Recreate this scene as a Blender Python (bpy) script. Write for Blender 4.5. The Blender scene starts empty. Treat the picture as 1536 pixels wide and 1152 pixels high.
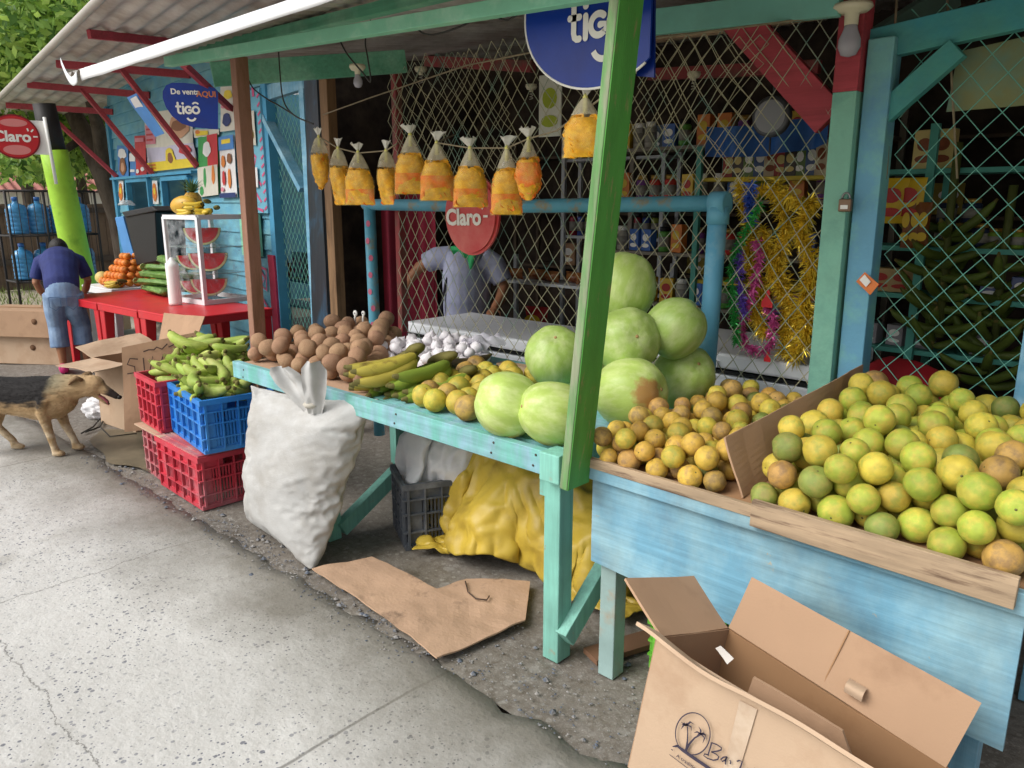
import bpy, bmesh, math, random
from mathutils import Vector, Matrix, noise as mnoise
import numpy as np
R = math.radians
rng = random.Random(7)
nrng = np.random.RandomState(5)
scene = bpy.context.scene
COL = scene.collection

# ------------------------------------------------------------------ camera
FPX, CXP, CYP, HCAM = 1150.0, 768.0, 576.0, 1.6
PITCH = math.atan(273 / FPX); YAW = R(47)
FW = Vector((-math.cos(YAW) * math.cos(PITCH), math.sin(YAW) * math.cos(PITCH), -math.sin(PITCH)))
RT = Vector((math.sin(YAW), math.cos(YAW), 0))
UP = RT.cross(FW)
EYE = Vector((0, 0, HCAM))
cam_data = bpy.data.cameras.new('camera')
cam = bpy.data.objects.new('camera', cam_data); COL.objects.link(cam)
cam_data.sensor_width = 36; cam_data.lens = FPX / 1536 * 36
cam_data.clip_end = 500; cam_data.clip_start = 0.05
cam.matrix_world = Matrix(((RT.x, UP.x, -FW.x, 0), (RT.y, UP.y, -FW.y, 0), (RT.z, UP.z, -FW.z, HCAM), (0, 0, 0, 1)))
scene.camera = cam

def ray(x, y): return FW + RT * ((x - CXP) / FPX) + UP * ((CYP - y) / FPX)
def onY(x, y, v):
    d = ray(x, y); return EYE + d * (v / d.y)
def onX(x, y, v):
    d = ray(x, y); return EYE + d * (v / d.x)
def onZ(x, y, v=0.0):
    d = ray(x, y); return EYE + d * ((v - HCAM) / d.z)

# ------------------------------------------------------------------ materials
MATS = {}
def lin(h):
    h = h.lstrip('#'); o = []
    for i in (0, 2, 4):
        c = int(h[i:i + 2], 16) / 255
        o.append(c / 12.92 if c <= .04045 else ((c + .055) / 1.055) ** 2.4)
    return (*o, 1)
def mat(name, c, rough=.6, v=.15, scale=8, c2=None, thr=.6, soft=.08, scale2=5, bump=0.0, bscale=40, stretch=(1, 1, 1), metal=0, rand=0, spec=.4, sss=0, transl=0, dirt=0, emit=0, grain=None, chips=None):
    if name in MATS: return MATS[name]
    m = bpy.data.materials.new(name); m.use_nodes = True
    nt = m.node_tree; N = nt.nodes; L = nt.links
    b = N['Principled BSDF']
    b.inputs['Roughness'].default_value = rough
    b.inputs['Metallic'].default_value = metal
    b.inputs['Specular IOR Level'].default_value = spec
    tc = N.new('ShaderNodeTexCoord'); mp = N.new('ShaderNodeMapping')
    mp.inputs['Scale'].default_value = stretch
    L.new(tc.outputs['Object'], mp.inputs['Vector'])
    if rand:
        oi = N.new('ShaderNodeObjectInfo'); mul = N.new('ShaderNodeMath'); mul.operation = 'MULTIPLY'; mul.inputs[1].default_value = 37
        L.new(oi.outputs['Random'], mul.inputs[0]); cx = N.new('ShaderNodeCombineXYZ')
        L.new(mul.outputs[0], cx.inputs[0]); L.new(mul.outputs[0], cx.inputs[1]); L.new(cx.outputs[0], mp.inputs['Location'])
    n1 = N.new('ShaderNodeTexNoise'); n1.inputs['Scale'].default_value = scale; n1.inputs['Detail'].default_value = 5
    L.new(mp.outputs[0], n1.inputs['Vector'])
    mr = N.new('ShaderNodeMapRange'); mr.inputs[1].default_value = .3; mr.inputs[2].default_value = .7
    mr.inputs[3].default_value = 1 - v; mr.inputs[4].default_value = 1 + v
    L.new(n1.outputs['Fac'], mr.inputs[0])
    col = lin(c) if isinstance(c, str) else c
    src = None
    if c2:
        n2 = N.new('ShaderNodeTexNoise'); n2.inputs['Scale'].default_value = scale2; n2.inputs['Detail'].default_value = 8; n2.inputs['Roughness'].default_value = .65
        L.new(mp.outputs[0], n2.inputs['Vector'])
        r2 = N.new('ShaderNodeMapRange'); r2.inputs[1].default_value = thr - soft; r2.inputs[2].default_value = thr + soft
        L.new(n2.outputs['Fac'], r2.inputs[0])
        mx = N.new('ShaderNodeMix'); mx.data_type = 'RGBA'
        mx.inputs[6].default_value = col; mx.inputs[7].default_value = lin(c2)
        L.new(r2.outputs[0], mx.inputs[0]); src = mx.outputs[2]
    if dirt:
        n3 = N.new('ShaderNodeTexNoise'); n3.inputs['Scale'].default_value = 2.3; n3.inputs['Detail'].default_value = 9; n3.inputs['Roughness'].default_value = .7
        L.new(tc.outputs['Object'], n3.inputs['Vector'])
        r3 = N.new('ShaderNodeMapRange'); r3.inputs[1].default_value = .45; r3.inputs[2].default_value = .75; r3.inputs[4].default_value = dirt
        L.new(n3.outputs['Fac'], r3.inputs[0])
        mx = N.new('ShaderNodeMix'); mx.data_type = 'RGBA'
        if src: L.new(src, mx.inputs[6])
        else: mx.inputs[6].default_value = col
        mx.inputs[7].default_value = (.12, .09, .06, 1)
        L.new(r3.outputs[0], mx.inputs[0]); src = mx.outputs[2]
    if chips:
        n5 = N.new('ShaderNodeTexNoise'); n5.inputs['Scale'].default_value = 17; n5.inputs['Detail'].default_value = 7; n5.inputs['Roughness'].default_value = .75; L.new(tc.outputs['Object'], n5.inputs['Vector'])
        r5 = N.new('ShaderNodeMapRange'); r5.inputs[1].default_value = .665; r5.inputs[2].default_value = .685; L.new(n5.outputs['Fac'], r5.inputs[0])
        mx = N.new('ShaderNodeMix'); mx.data_type = 'RGBA'
        if src: L.new(src, mx.inputs[6])
        else: mx.inputs[6].default_value = col
        mx.inputs[7].default_value = lin(chips); L.new(r5.outputs[0], mx.inputs[0]); src = mx.outputs[2]
    gfac = None
    if grain is not None:
        gm = N.new('ShaderNodeMapping'); gs = [55, 55, 55]; gs[grain] = 2.2; gm.inputs['Scale'].default_value = gs; L.new(tc.outputs['Object'], gm.inputs['Vector'])
        n4 = N.new('ShaderNodeTexNoise'); n4.inputs['Scale'].default_value = 1; n4.inputs['Detail'].default_value = 5; n4.inputs['Roughness'].default_value = .7; L.new(gm.outputs[0], n4.inputs['Vector']); gfac = n4.outputs['Fac']
        r4 = N.new('ShaderNodeMapRange'); r4.inputs[1].default_value = .3; r4.inputs[2].default_value = .7; r4.inputs[3].default_value = .8; r4.inputs[4].default_value = 1.14; L.new(gfac, r4.inputs[0])
        mx = N.new('ShaderNodeMix'); mx.data_type = 'RGBA'; mx.blend_type = 'MULTIPLY'; mx.inputs[0].default_value = 1
        if src: L.new(src, mx.inputs[6])
        else: mx.inputs[6].default_value = col
        L.new(r4.outputs[0], mx.inputs[7]); src = mx.outputs[2]
    mm = N.new('ShaderNodeMix'); mm.data_type = 'RGBA'; mm.blend_type = 'MULTIPLY'; mm.inputs[0].default_value = 1
    if src: L.new(src, mm.inputs[6])
    else: mm.inputs[6].default_value = col
    L.new(mr.outputs[0], mm.inputs[7]); out = mm.outputs[2]
    if rand:
        hs = N.new('ShaderNodeHueSaturation'); mh = N.new('ShaderNodeMapRange'); mh.inputs[3].default_value = .5 - rand * .06; mh.inputs[4].default_value = .5 + rand * .06
        mv = N.new('ShaderNodeMapRange'); mv.inputs[3].default_value = 1 - rand; mv.inputs[4].default_value = 1 + rand
        fr = N.new('ShaderNodeMath'); fr.operation = 'FRACT'; L.new(mul.outputs[0], fr.inputs[0])
        L.new(oi.outputs['Random'], mh.inputs[0]); L.new(fr.outputs[0], mv.inputs[0])
        L.new(mh.outputs[0], hs.inputs['Hue']); L.new(mv.outputs[0], hs.inputs['Value']); L.new(out, hs.inputs['Color']); out = hs.outputs[0]
    L.new(out, b.inputs['Base Color'])
    if grain is not None and not bump:
        bp = N.new('ShaderNodeBump'); bp.inputs['Strength'].default_value = .35; bp.inputs['Distance'].default_value = .004; L.new(gfac, bp.inputs['Height']); L.new(bp.outputs[0], b.inputs['Normal'])
    if bump:
        nb = N.new('ShaderNodeTexNoise'); nb.inputs['Scale'].default_value = bscale; nb.inputs['Detail'].default_value = 6
        L.new(mp.outputs[0], nb.inputs['Vector'])
        bp = N.new('ShaderNodeBump'); bp.inputs['Strength'].default_value = bump; bp.inputs['Distance'].default_value = .01
        L.new(nb.outputs['Fac'], bp.inputs['Height']); L.new(bp.outputs[0], b.inputs['Normal'])
    if emit:
        L.new(out, b.inputs['Emission Color']); b.inputs['Emission Strength'].default_value = emit
    if transl:
        t = N.new('ShaderNodeBsdfTranslucent'); L.new(out, t.inputs['Color'])
        ms = N.new('ShaderNodeMixShader'); ms.inputs[0].default_value = transl
        L.new(b.outputs[0], ms.inputs[1]); L.new(t.outputs[0], ms.inputs[2]); L.new(ms.outputs[0], N['Material Output'].inputs['Surface'])
    MATS[name] = m; return m
def film(name, c, see=.6, rough=.15):
    if name in MATS: return MATS[name]
    m = bpy.data.materials.new(name); m.use_nodes = True; nt = m.node_tree; N = nt.nodes; L = nt.links
    b = N['Principled BSDF']; b.inputs['Base Color'].default_value = lin(c); b.inputs['Roughness'].default_value = rough
    t = N.new('ShaderNodeBsdfTransparent'); ms = N.new('ShaderNodeMixShader')
    n = N.new('ShaderNodeTexNoise'); n.inputs['Scale'].default_value = 14; n.inputs['Detail'].default_value = 4
    tc = N.new('ShaderNodeTexCoord'); L.new(tc.outputs['Object'], n.inputs['Vector'])
    mr = N.new('ShaderNodeMapRange'); mr.inputs[1].default_value = .35; mr.inputs[2].default_value = .7; mr.inputs[3].default_value = 1 - see - .12; mr.inputs[4].default_value = 1 - see + .25
    L.new(n.outputs['Fac'], mr.inputs[0]); L.new(mr.outputs[0], ms.inputs[0])
    L.new(t.outputs[0], ms.inputs[1]); L.new(b.outputs[0], ms.inputs[2]); L.new(ms.outputs[0], N['Material Output'].inputs['Surface'])
    MATS[name] = m; return m

# ------------------------------------------------------------------ mesh builder
class MB:
    def __init__(s): s.v = []; s.f = []; s.mi = []; s.sm = []
    def add(s, vs, fs, mi=0, smooth=False):
        o = len(s.v); s.v += [Vector(p) for p in vs]
        for f in fs: s.f.append([o + i for i in f]); s.mi.append(mi); s.sm.append(smooth)
        return s
    def box(s, c, size, rot=None, mi=0):
        hx, hy, hz = size[0] / 2, size[1] / 2, size[2] / 2
        vs = [Vector((x, y, z)) for x in (-hx, hx) for y in (-hy, hy) for z in (-hz, hz)]
        if rot is not None: vs = [rot @ p for p in vs]
        return s.add([p + Vector(c) for p in vs], [(0, 1, 3, 2), (4, 6, 7, 5), (0, 4, 5, 1), (2, 3, 7, 6), (0, 2, 6, 4), (1, 5, 7, 3)], mi)
    def bar(s, a, b, w, h, up=(0, 0, 1), mi=0):
        a, b = Vector(a), Vector(b); d = (b - a); L = d.length; d.normalize()
        u = Vector(up); x = d.cross(u)
        if x.length < 1e-4: x = d.cross(Vector((0, 1, 0)))
        x.normalize(); y = x.cross(d)
        return s.box((a + b) / 2, (w, L, h), Matrix((x, d, y)).transposed(), mi)
    def tube(s, pts, r, n=8, mi=0, caps=True, flat=None, smooth=True):
        pts = [Vector(p) for p in pts]; rs = r if hasattr(r, '__len__') else [r] * len(pts)
        vs = []; fs = []; px = None
        for i, p in enumerate(pts):
            d = (pts[min(i + 1, len(pts) - 1)] - pts[max(i - 1, 0)])
            if d.length < 1e-9: d = Vector((0, 0, 1))
            d.normalize()
            if px is None:
                px = d.cross(Vector((0, 0, 1)))
                if px.length < .1: px = d.cross(Vector((1, 0, 0)))
            px = px - d * px.dot(d); px.normalize(); py = d.cross(px)
            e = rs[i]; ex, ey = e if hasattr(e, '__len__') else (e, e)
            for k in range(n):
                a = 2 * math.pi * k / n; vs.append(p + px * (ex * math.cos(a)) + py * (ey * math.sin(a)))
        for i in range(len(pts) - 1):
            for k in range(n):
                k2 = (k + 1) % n; fs.append((i * n + k, i * n + k2, (i + 1) * n + k2, (i + 1) * n + k))
        if caps: fs.append(tuple(range(n))[::-1]); fs.append(tuple((len(pts) - 1) * n + k for k in range(n)))
        return s.add(vs, fs, mi, smooth)
    def lathe(s, prof, c=(0, 0, 0), n=20, mi=0, smooth=True, rot=None):
        vs = []; fs = []
        for r, z in prof:
            for k in range(n):
                a = 2 * math.pi * k / n; p = Vector((r * math.cos(a), r * math.sin(a), z))
                if rot is not None: p = rot @ p
                vs.append(p + Vector(c))
        for i in range(len(prof) - 1):
            for k in range(n):
                k2 = (k + 1) % n; fs.append((i * n + k, i * n + k2, (i + 1) * n + k2, (i + 1) * n + k))
        fs.append(tuple(range(n))[::-1]); fs.append(tuple((len(prof) - 1) * n + k for k in range(n)))
        return s.add(vs, fs, mi, smooth)
    def ball(s, c, r, nu=14, nv=9, mi=0, rot=None, fn=None):
        rx, ry, rz = r if hasattr(r, '__len__') else (r, r, r)
        vs = []; fs = []
        for j in range(nv + 1):
            t = math.pi * j / nv
            for k in range(nu):
                a = 2 * math.pi * k / nu
                p = Vector((math.sin(t) * math.cos(a), math.sin(t) * math.sin(a), math.cos(t)))
                q = p * (fn(p) if fn else 1); q = Vector((q.x * rx, q.y * ry, q.z * rz))
                if rot is not None: q = rot @ q
                vs.append(q + Vector(c))
        for j in range(nv):
            for k in range(nu):
                k2 = (k + 1) % nu; fs.append((j * nu + k, (j + 1) * nu + k, (j + 1) * nu + k2, j * nu + k2))
        return s.add(vs, fs, mi, True)
    def grid(s, fn, nu, nv, mi=0, smooth=True):
        vs = [fn(i / nu, j / nv) for j in range(nv + 1) for i in range(nu + 1)]
        fs = [(j * (nu + 1) + i, j * (nu + 1) + i + 1, (j + 1) * (nu + 1) + i + 1, (j + 1) * (nu + 1) + i) for j in range(nv) for i in range(nu)]
        return s.add(vs, fs, mi, smooth)
    def sheet(s, pts, th=.004, mi=0, sub=6, warp=.006, seed=0):
        """a slightly warped board or card from four corners (p00,p10,p11,p01)"""
        a, b, c, d = [Vector(p) for p in pts]; n = (b - a).cross(d - a).normalized()
        def fn(u, v, o):
            p = (a * (1 - u) + b * u) * (1 - v) + (d * (1 - u) + c * u) * v
            w = mnoise.noise(p * 5 + Vector((seed, 0, 0))) * warp
            return p + n * (w + o)
        top = [fn(i / sub, j / sub, th / 2) for j in range(sub + 1) for i in range(sub + 1)]
        bot = [fn(i / sub, j / sub, -th / 2) for j in range(sub + 1) for i in range(sub + 1)]
        k = sub + 1; o = k * k; fs = []
        for j in range(sub):
            for i in range(sub):
                fs.append((j * k + i, j * k + i + 1, (j + 1) * k + i + 1, (j + 1) * k + i)); fs.append((o + j * k + i, o + (j + 1) * k + i, o + (j + 1) * k + i + 1, o + j * k + i + 1))
        rim = [i for i in range(k)] + [j * k + sub for j in range(1, k)] + [sub * k + i for i in range(sub - 1, -1, -1)] + [j * k for j in range(sub - 1, 0, -1)]
        for q in range(len(rim)):
            x, y = rim[q], rim[(q + 1) % len(rim)]; fs.append((x, o + x, o + y, y))
        return s.add(top + bot, fs, mi, False)
    def build(s, name, m, parent=None, world=True, bevel=0):
        me = bpy.data.meshes.new(name); vs = s.v
        if parent is not None and world:
            inv = WM[parent.name].inverted(); vs = [inv @ p for p in vs]
        me.from_pydata([tuple(p) for p in vs], [], s.f)
        ms = m if isinstance(m, (list, tuple)) else [m]
        for q in ms: me.materials.append(q)
        me.polygons.foreach_set('material_index', s.mi); me.polygons.foreach_set('use_smooth', s.sm); me.update()
        return link(name, me, parent, bevel)
WM = {}
def link(name, me, parent=None, bevel=0):
    o = bpy.data.objects.new(name, me); COL.objects.link(o)
    if parent is not None: o.parent = parent
    WM[o.name] = (WM[parent.name] if parent is not None else Matrix()).copy()
    if bevel:
        b = o.modifiers.new('bevel', 'BEVEL'); b.width = bevel; b.segments = 2; b.limit_method = 'ANGLE'
    return o
def tag(o, label, cat, group=None):
    o['label'] = label; o['category'] = cat
    if group: o['group'] = group
    return o
def thing(name, label, cat, loc=(0, 0, 0), rotz=0, group=None):
    o = bpy.data.objects.new(name, None); COL.objects.link(o); o.empty_display_size = .05
    o.location = loc; o.rotation_euler = (0, 0, rotz)
    WM[o.name] = Matrix.Translation(Vector(loc)) @ Matrix.Rotation(rotz, 4, 'Z')
    return tag(o, label, cat, group)
def struct(o): o['kind'] = 'structure'; return o
def dup(root, loc=None, rot=None, label=None, group=None, scale=None):
    r = root.copy(); COL.objects.link(r)
    if loc is not None: r.location = loc
    if rot is not None: r.rotation_euler = rot
    if scale is not None: r.scale = scale if hasattr(scale, '__len__') else (scale,) * 3
    if label: r['label'] = label
    if group: r['group'] = group
    def kids(a, b):
        for ch in list(a.children):
            if ch == b: continue
            c = ch.copy(); COL.objects.link(c); c.parent = b; kids(ch, c)
    kids(root, r)
    return r
def evalmesh(o):
    dg = bpy.context.evaluated_depsgraph_get(); dg.update()
    return bpy.data.meshes.new_from_object(o.evaluated_get(dg))
def organic(name, mb, m, parent, voxel=.012, smooth=6, world=True):
    """one continuous skin around overlapping volumes"""
    me = bpy.data.meshes.new('tmp'); vs = mb.v
    if parent is not None and world:
        inv = WM[parent.name].inverted(); vs = [inv @ p for p in vs]
    me.from_pydata([tuple(p) for p in vs], [], mb.f); me.update()
    o = bpy.data.objects.new('tmp', me); COL.objects.link(o)
    r = o.modifiers.new('r', 'REMESH'); r.mode = 'VOXEL'; r.voxel_size = voxel
    sm = o.modifiers.new('s', 'SMOOTH'); sm.iterations = smooth; sm.factor = .5
    e = evalmesh(o); bpy.data.objects.remove(o)
    e.materials.clear()
    for q in (m if isinstance(m, (list, tuple)) else [m]): e.materials.append(q)
    e.polygons.foreach_set('use_smooth', [True] * len(e.polygons)); e.name = name
    return link(name, e, parent)
def text(body, size, m, o, u, v, parent, bold=0.0, name='lettering', ext=.0015, shear=0, font_align='LEFT'):
    cu = bpy.data.curves.new('t', 'FONT'); cu.body = body; cu.size = size; cu.offset = bold; cu.extrude = ext; cu.shear = shear; cu.align_x = font_align
    cu.resolution_u = 3
    t = bpy.data.objects.new('t', cu); COL.objects.link(t); e = evalmesh(t); bpy.data.objects.remove(t)
    u = Vector(u).normalized(); v = Vector(v); v = (v - u * v.dot(u)).normalized(); w = u.cross(v)
    M = Matrix(((u.x, v.x, w.x, o[0]), (u.y, v.y, w.y, o[1]), (u.z, v.z, w.z, o[2]), (0, 0, 0, 1)))
    if parent is not None: M = WM[parent.name].inverted() @ M
    e.transform(M); e.materials.clear(); e.materials.append(m)
    return link(name, e, parent)
def stroke(mb, pts, w, o, u, v, n, off=.002, mi=0):
    """a flat pen stroke lying on a surface: pts in (a,b) along u, v"""
    P = [Vector(o) + Vector(u) * a + Vector(v) * b + Vector(n) * off for a, b in pts]
    ws = w if hasattr(w, '__len__') else [w] * len(P)
    L = []; Q = []
    for i, p in enumerate(P):
        d = (P[min(i + 1, len(P) - 1)] - P[max(i - 1, 0)]).normalized(); s_ = d.cross(Vector(n)).normalized()
        L.append(p + s_ * ws[i] / 2); Q.append(p - s_ * ws[i] / 2)
    k = len(P)
    mb.add(L + Q, [(i, i + 1, k + i + 1, k + i) for i in range(k - 1)], mi)
def disc(mb, c, u, v, ru, rv, n=28, mi=0):
    c = Vector(c); u = Vector(u).normalized(); v = Vector(v).normalized()
    mb.add([c + u * (ru * math.cos(2 * math.pi * k / n)) + v * (rv * math.sin(2 * math.pi * k / n)) for k in range(n)], [tuple(range(n))], mi)

# palette
teal = mat('teal_paint', '#7fbdae', .6, .12, 6, '#a58f72', .68, .05, 9, 0, 40, (1, 1, 1), dirt=.25, grain=2, chips='#a08a6c')
tealwood = mat('teal_board_paint', '#72b8ae', .6, .12, 5, '#8db7c6', .52, .1, 4, 0, 40, (3, 1, 1), dirt=.3, grain=0, chips='#a08a6c')
greenpaint = mat('sea_green_paint', '#5fa98a', .6, .12, 5, '#86c3a6', .55, .1, 4, 0, 40, dirt=.3, grain=0, chips='#8f8468')
bluepaint = mat('blue_paint', '#6ba8c6', .6, .1, 3, '#8fbcd0', .55, .12, 3, 0, 40, (1, 1, 3), dirt=.3, grain=2, chips='#8f8f80')
deskblue = mat('desk_blue_paint', '#6fa2ba', .6, .14, 3, '#93b9c4', .52, .1, 2.2, 0, 40, (1.5, 1, 1), dirt=.5, grain=0, chips='#a5a18c')
pipeblue = mat('pipe_blue_paint', '#5aa0b8', .5, .12, 6, '#8f8d78', .6, .06, 9, .15, 50)
redpaint = mat('brick_red_paint', '#a8404a', .6, .15, 6, '#6f3a3a', .66, .08, 7, 0, 40, grain=0)
pinkred = mat('red_post_paint', '#8f3b3c', .6, .15, 6, '#6b4f44', .55, .08, 7, 0, 40, grain=2, chips='#8d8070')
rawwood = mat('raw_wood', '#b09678', .75, .18, 3, '#7d6248', .6, .1, 5, 0, 40, (1, 1, 1), dirt=.25, grain=0)
plankwood = mat('plank_wood', '#ab957a', .75, .2, 4, '#6e5847', .58, .08, 6, 0, 40, (1, 6, 9), dirt=.25, grain=0)
greywood = mat('grey_wood', '#a39885', .8, .18, 5, '#7c7464', .58, .1, 9, 0, 40, (4, 4, 1), grain=2)
brownwood = mat('brown_wood', '#86684a', .75, .2, 4, '#5d452f', .6, .1, 5, 0, 40, (4, 4, .6), grain=2)
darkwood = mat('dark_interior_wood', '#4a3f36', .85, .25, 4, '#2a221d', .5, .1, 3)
card = mat('cardboard', '#ac8c70', .85, .06, 3, '#997a60', .62, .1, 4, .08, 160)
cardlight = mat('pale_cardboard', '#bea48a', .85, .07, 3, '#ab8d72', .6, .12, 4, .08, 160)
cardin = mat('inner_cardboard', '#9c7856', .88, .07, 4, '#866344', .6, .1, 4)
cardwet = mat('soiled_cardboard', '#b3947a', .85, .1, 5, '#6e5a49', .63, .05, 4, .25, 60)
whitepl = mat('white_plastic', '#e4e6e8', .4, .04, 5)
whitepaint = mat('white_enamel', '#dfe4ea', .35, .05, 3, '#b9bfc4', .68, .08, 5)
black = mat('black_plastic', '#17181a', .45, .2, 8)
ink = mat('ink', '#2b2830', .8, .15, 20)
white = mat('white_paint', '#eeeeea', .6, .04, 6)

# ------------------------------------------------------------------ draped cloth: let the tarpaulin and the sack fall into shape first
def raw(n, v, f):
    me = bpy.data.meshes.new(n); me.from_pydata([tuple(p) for p in v], [], f); me.update(); o = bpy.data.objects.new(n, me); COL.objects.link(o); return o
def settle(o, frames):
    o.modifiers['cl'].point_cache.frame_start = 1; o.modifiers['cl'].point_cache.frame_end = frames
    for f in range(1, frames + 1): scene.frame_set(f)
    e = evalmesh(o); bpy.data.objects.remove(o); return e
def sim_tarp():
    cols = []
    for c, r in (((.3, -.2, .12), (.14, .1, .2)), ((-.12, -.24, .1), (.12, .1, .18)), ((-.1, 0, .3), (.2, .15, .22)), ((0, 0, .18), (.36, .22, .30)), ((.25, .05, .15), (.26, .2, .24)), ((-.28, .02, .12), (.2, .18, .22)), ((0, .16, .2), (.3, .15, .3))):
        b = MB(); b.ball(c, r, 20, 12); o = raw('lump', b.v, b.f); o.modifiers.new('col', 'COLLISION'); o.collision.thickness_outer = .01; cols.append(o)
    b = MB(); b.grid(lambda u, v: Vector((-3 + 6 * u, -3 + 6 * v, 0)), 2, 2); o = raw('base', b.v, b.f); o.modifiers.new('col', 'COLLISION'); o.collision.thickness_outer = .008; o.collision.cloth_friction = 40; cols.append(o)
    def fn(u, v):
        x = (u - .5) * 1.35; y = (v - .5) * 1.1; q = Vector((x * 3, y * 3, 1))
        return Vector((x + .05 * mnoise.noise(q * 1.5 + Vector((5, 5, 5))), y + .05 * mnoise.noise(q * 1.5 + Vector((9, 1, 5))), .62 + .34 * mnoise.noise(q) + .06 * mnoise.noise(q * 2.3)))
    b = MB(); b.grid(fn, 92, 76); c = raw('cloth', b.v, b.f)
    m = c.modifiers.new('cl', 'CLOTH'); s = m.settings; s.quality = 5; s.mass = .25; s.tension_stiffness = 12; s.compression_stiffness = 12; s.shear_stiffness = 6; s.bending_stiffness = .9; s.air_damping = 1
    m.collision_settings.distance_min = .008; m.collision_settings.use_self_collision = False
    e = settle(c, 34)
    for o in cols: bpy.data.objects.remove(o)
    return e
def sim_pillow(W, H, nx, ny, press, frames, seed=0):
    vs = []; ix = {}
    def vid(i, j, side):
        edge = i in (0, nx) or j in (0, ny); k = (i, j, 0 if edge else side)
        if k not in ix:
            ix[k] = len(vs); z = 0 if edge else (.012 if side else -.012)
            vs.append(((i / nx - .5) * W, (j / ny - .5) * H, z + .006 * mnoise.noise(Vector((i * .4, j * .4, side + seed)))))
        return ix[k]
    fs = []
    for s_ in (0, 1):
        for j in range(ny):
            for i in range(nx):
                q = (vid(i, j, s_), vid(i + 1, j, s_), vid(i + 1, j + 1, s_), vid(i, j + 1, s_)); fs.append(q if s_ else q[::-1])
    c = raw('cloth', vs, fs); m = c.modifiers.new('cl', 'CLOTH'); s = m.settings
    s.quality = 6; s.mass = .1; s.tension_stiffness = 25; s.compression_stiffness = 25; s.shear_stiffness = 10; s.bending_stiffness = .08; s.use_pressure = True; s.uniform_pressure_force = press; s.air_damping = 4; s.effector_weights.gravity = 0
    return settle(c, frames)
TARP_MESH = sim_tarp(); SACK_MESH = sim_pillow(.68, .98, 46, 68, 3.4, 24); BAG_MESH = sim_pillow(.34, .34, 28, 28, 3.0, 22, 5)
scene.frame_set(1)

# ------------------------------------------------------------------ world and sun
w = bpy.data.worlds.new('World'); scene.world = w; w.use_nodes = True
nt = w.node_tree; N = nt.nodes; L = nt.links
sky = N.new('ShaderNodeTexSky'); sky.sky_type = 'NISHITA'; sky.sun_disc = False
SUN_EL, SUN_AZ = R(44), R(200)      # azimuth measured clockwise from +Y
sky.sun_elevation = SUN_EL; sky.sun_rotation = SUN_AZ; sky.dust_density = 4; sky.air_density = 1.2
hs = N.new('ShaderNodeHueSaturation'); hs.inputs['Saturation'].default_value = .28
L.new(sky.outputs[0], hs.inputs['Color']); L.new(hs.outputs[0], N['Background'].inputs['Color'])
N['Background'].inputs['Strength'].default_value = .15
sl = bpy.data.lights.new('sun', 'SUN'); sl.energy = 2.3; sl.angle = R(40); sl.color = (1, .965, .92)
so = bpy.data.objects.new('sun', sl); COL.objects.link(so)
sd = Vector((math.sin(SUN_AZ) * math.cos(SUN_EL), math.cos(SUN_AZ) * math.cos(SUN_EL), math.sin(SUN_EL)))
so.rotation_euler = sd.to_track_quat('Z', 'Y').to_euler(); so.location = (0, -5, 8)
scene.view_settings.view_transform = 'Standard'; scene.view_settings.look = 'None'; scene.view_settings.exposure = 0
scene.render.engine = 'CYCLES'
scene.cycles.max_bounces = 8; scene.cycles.transparent_max_bounces = 16

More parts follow.
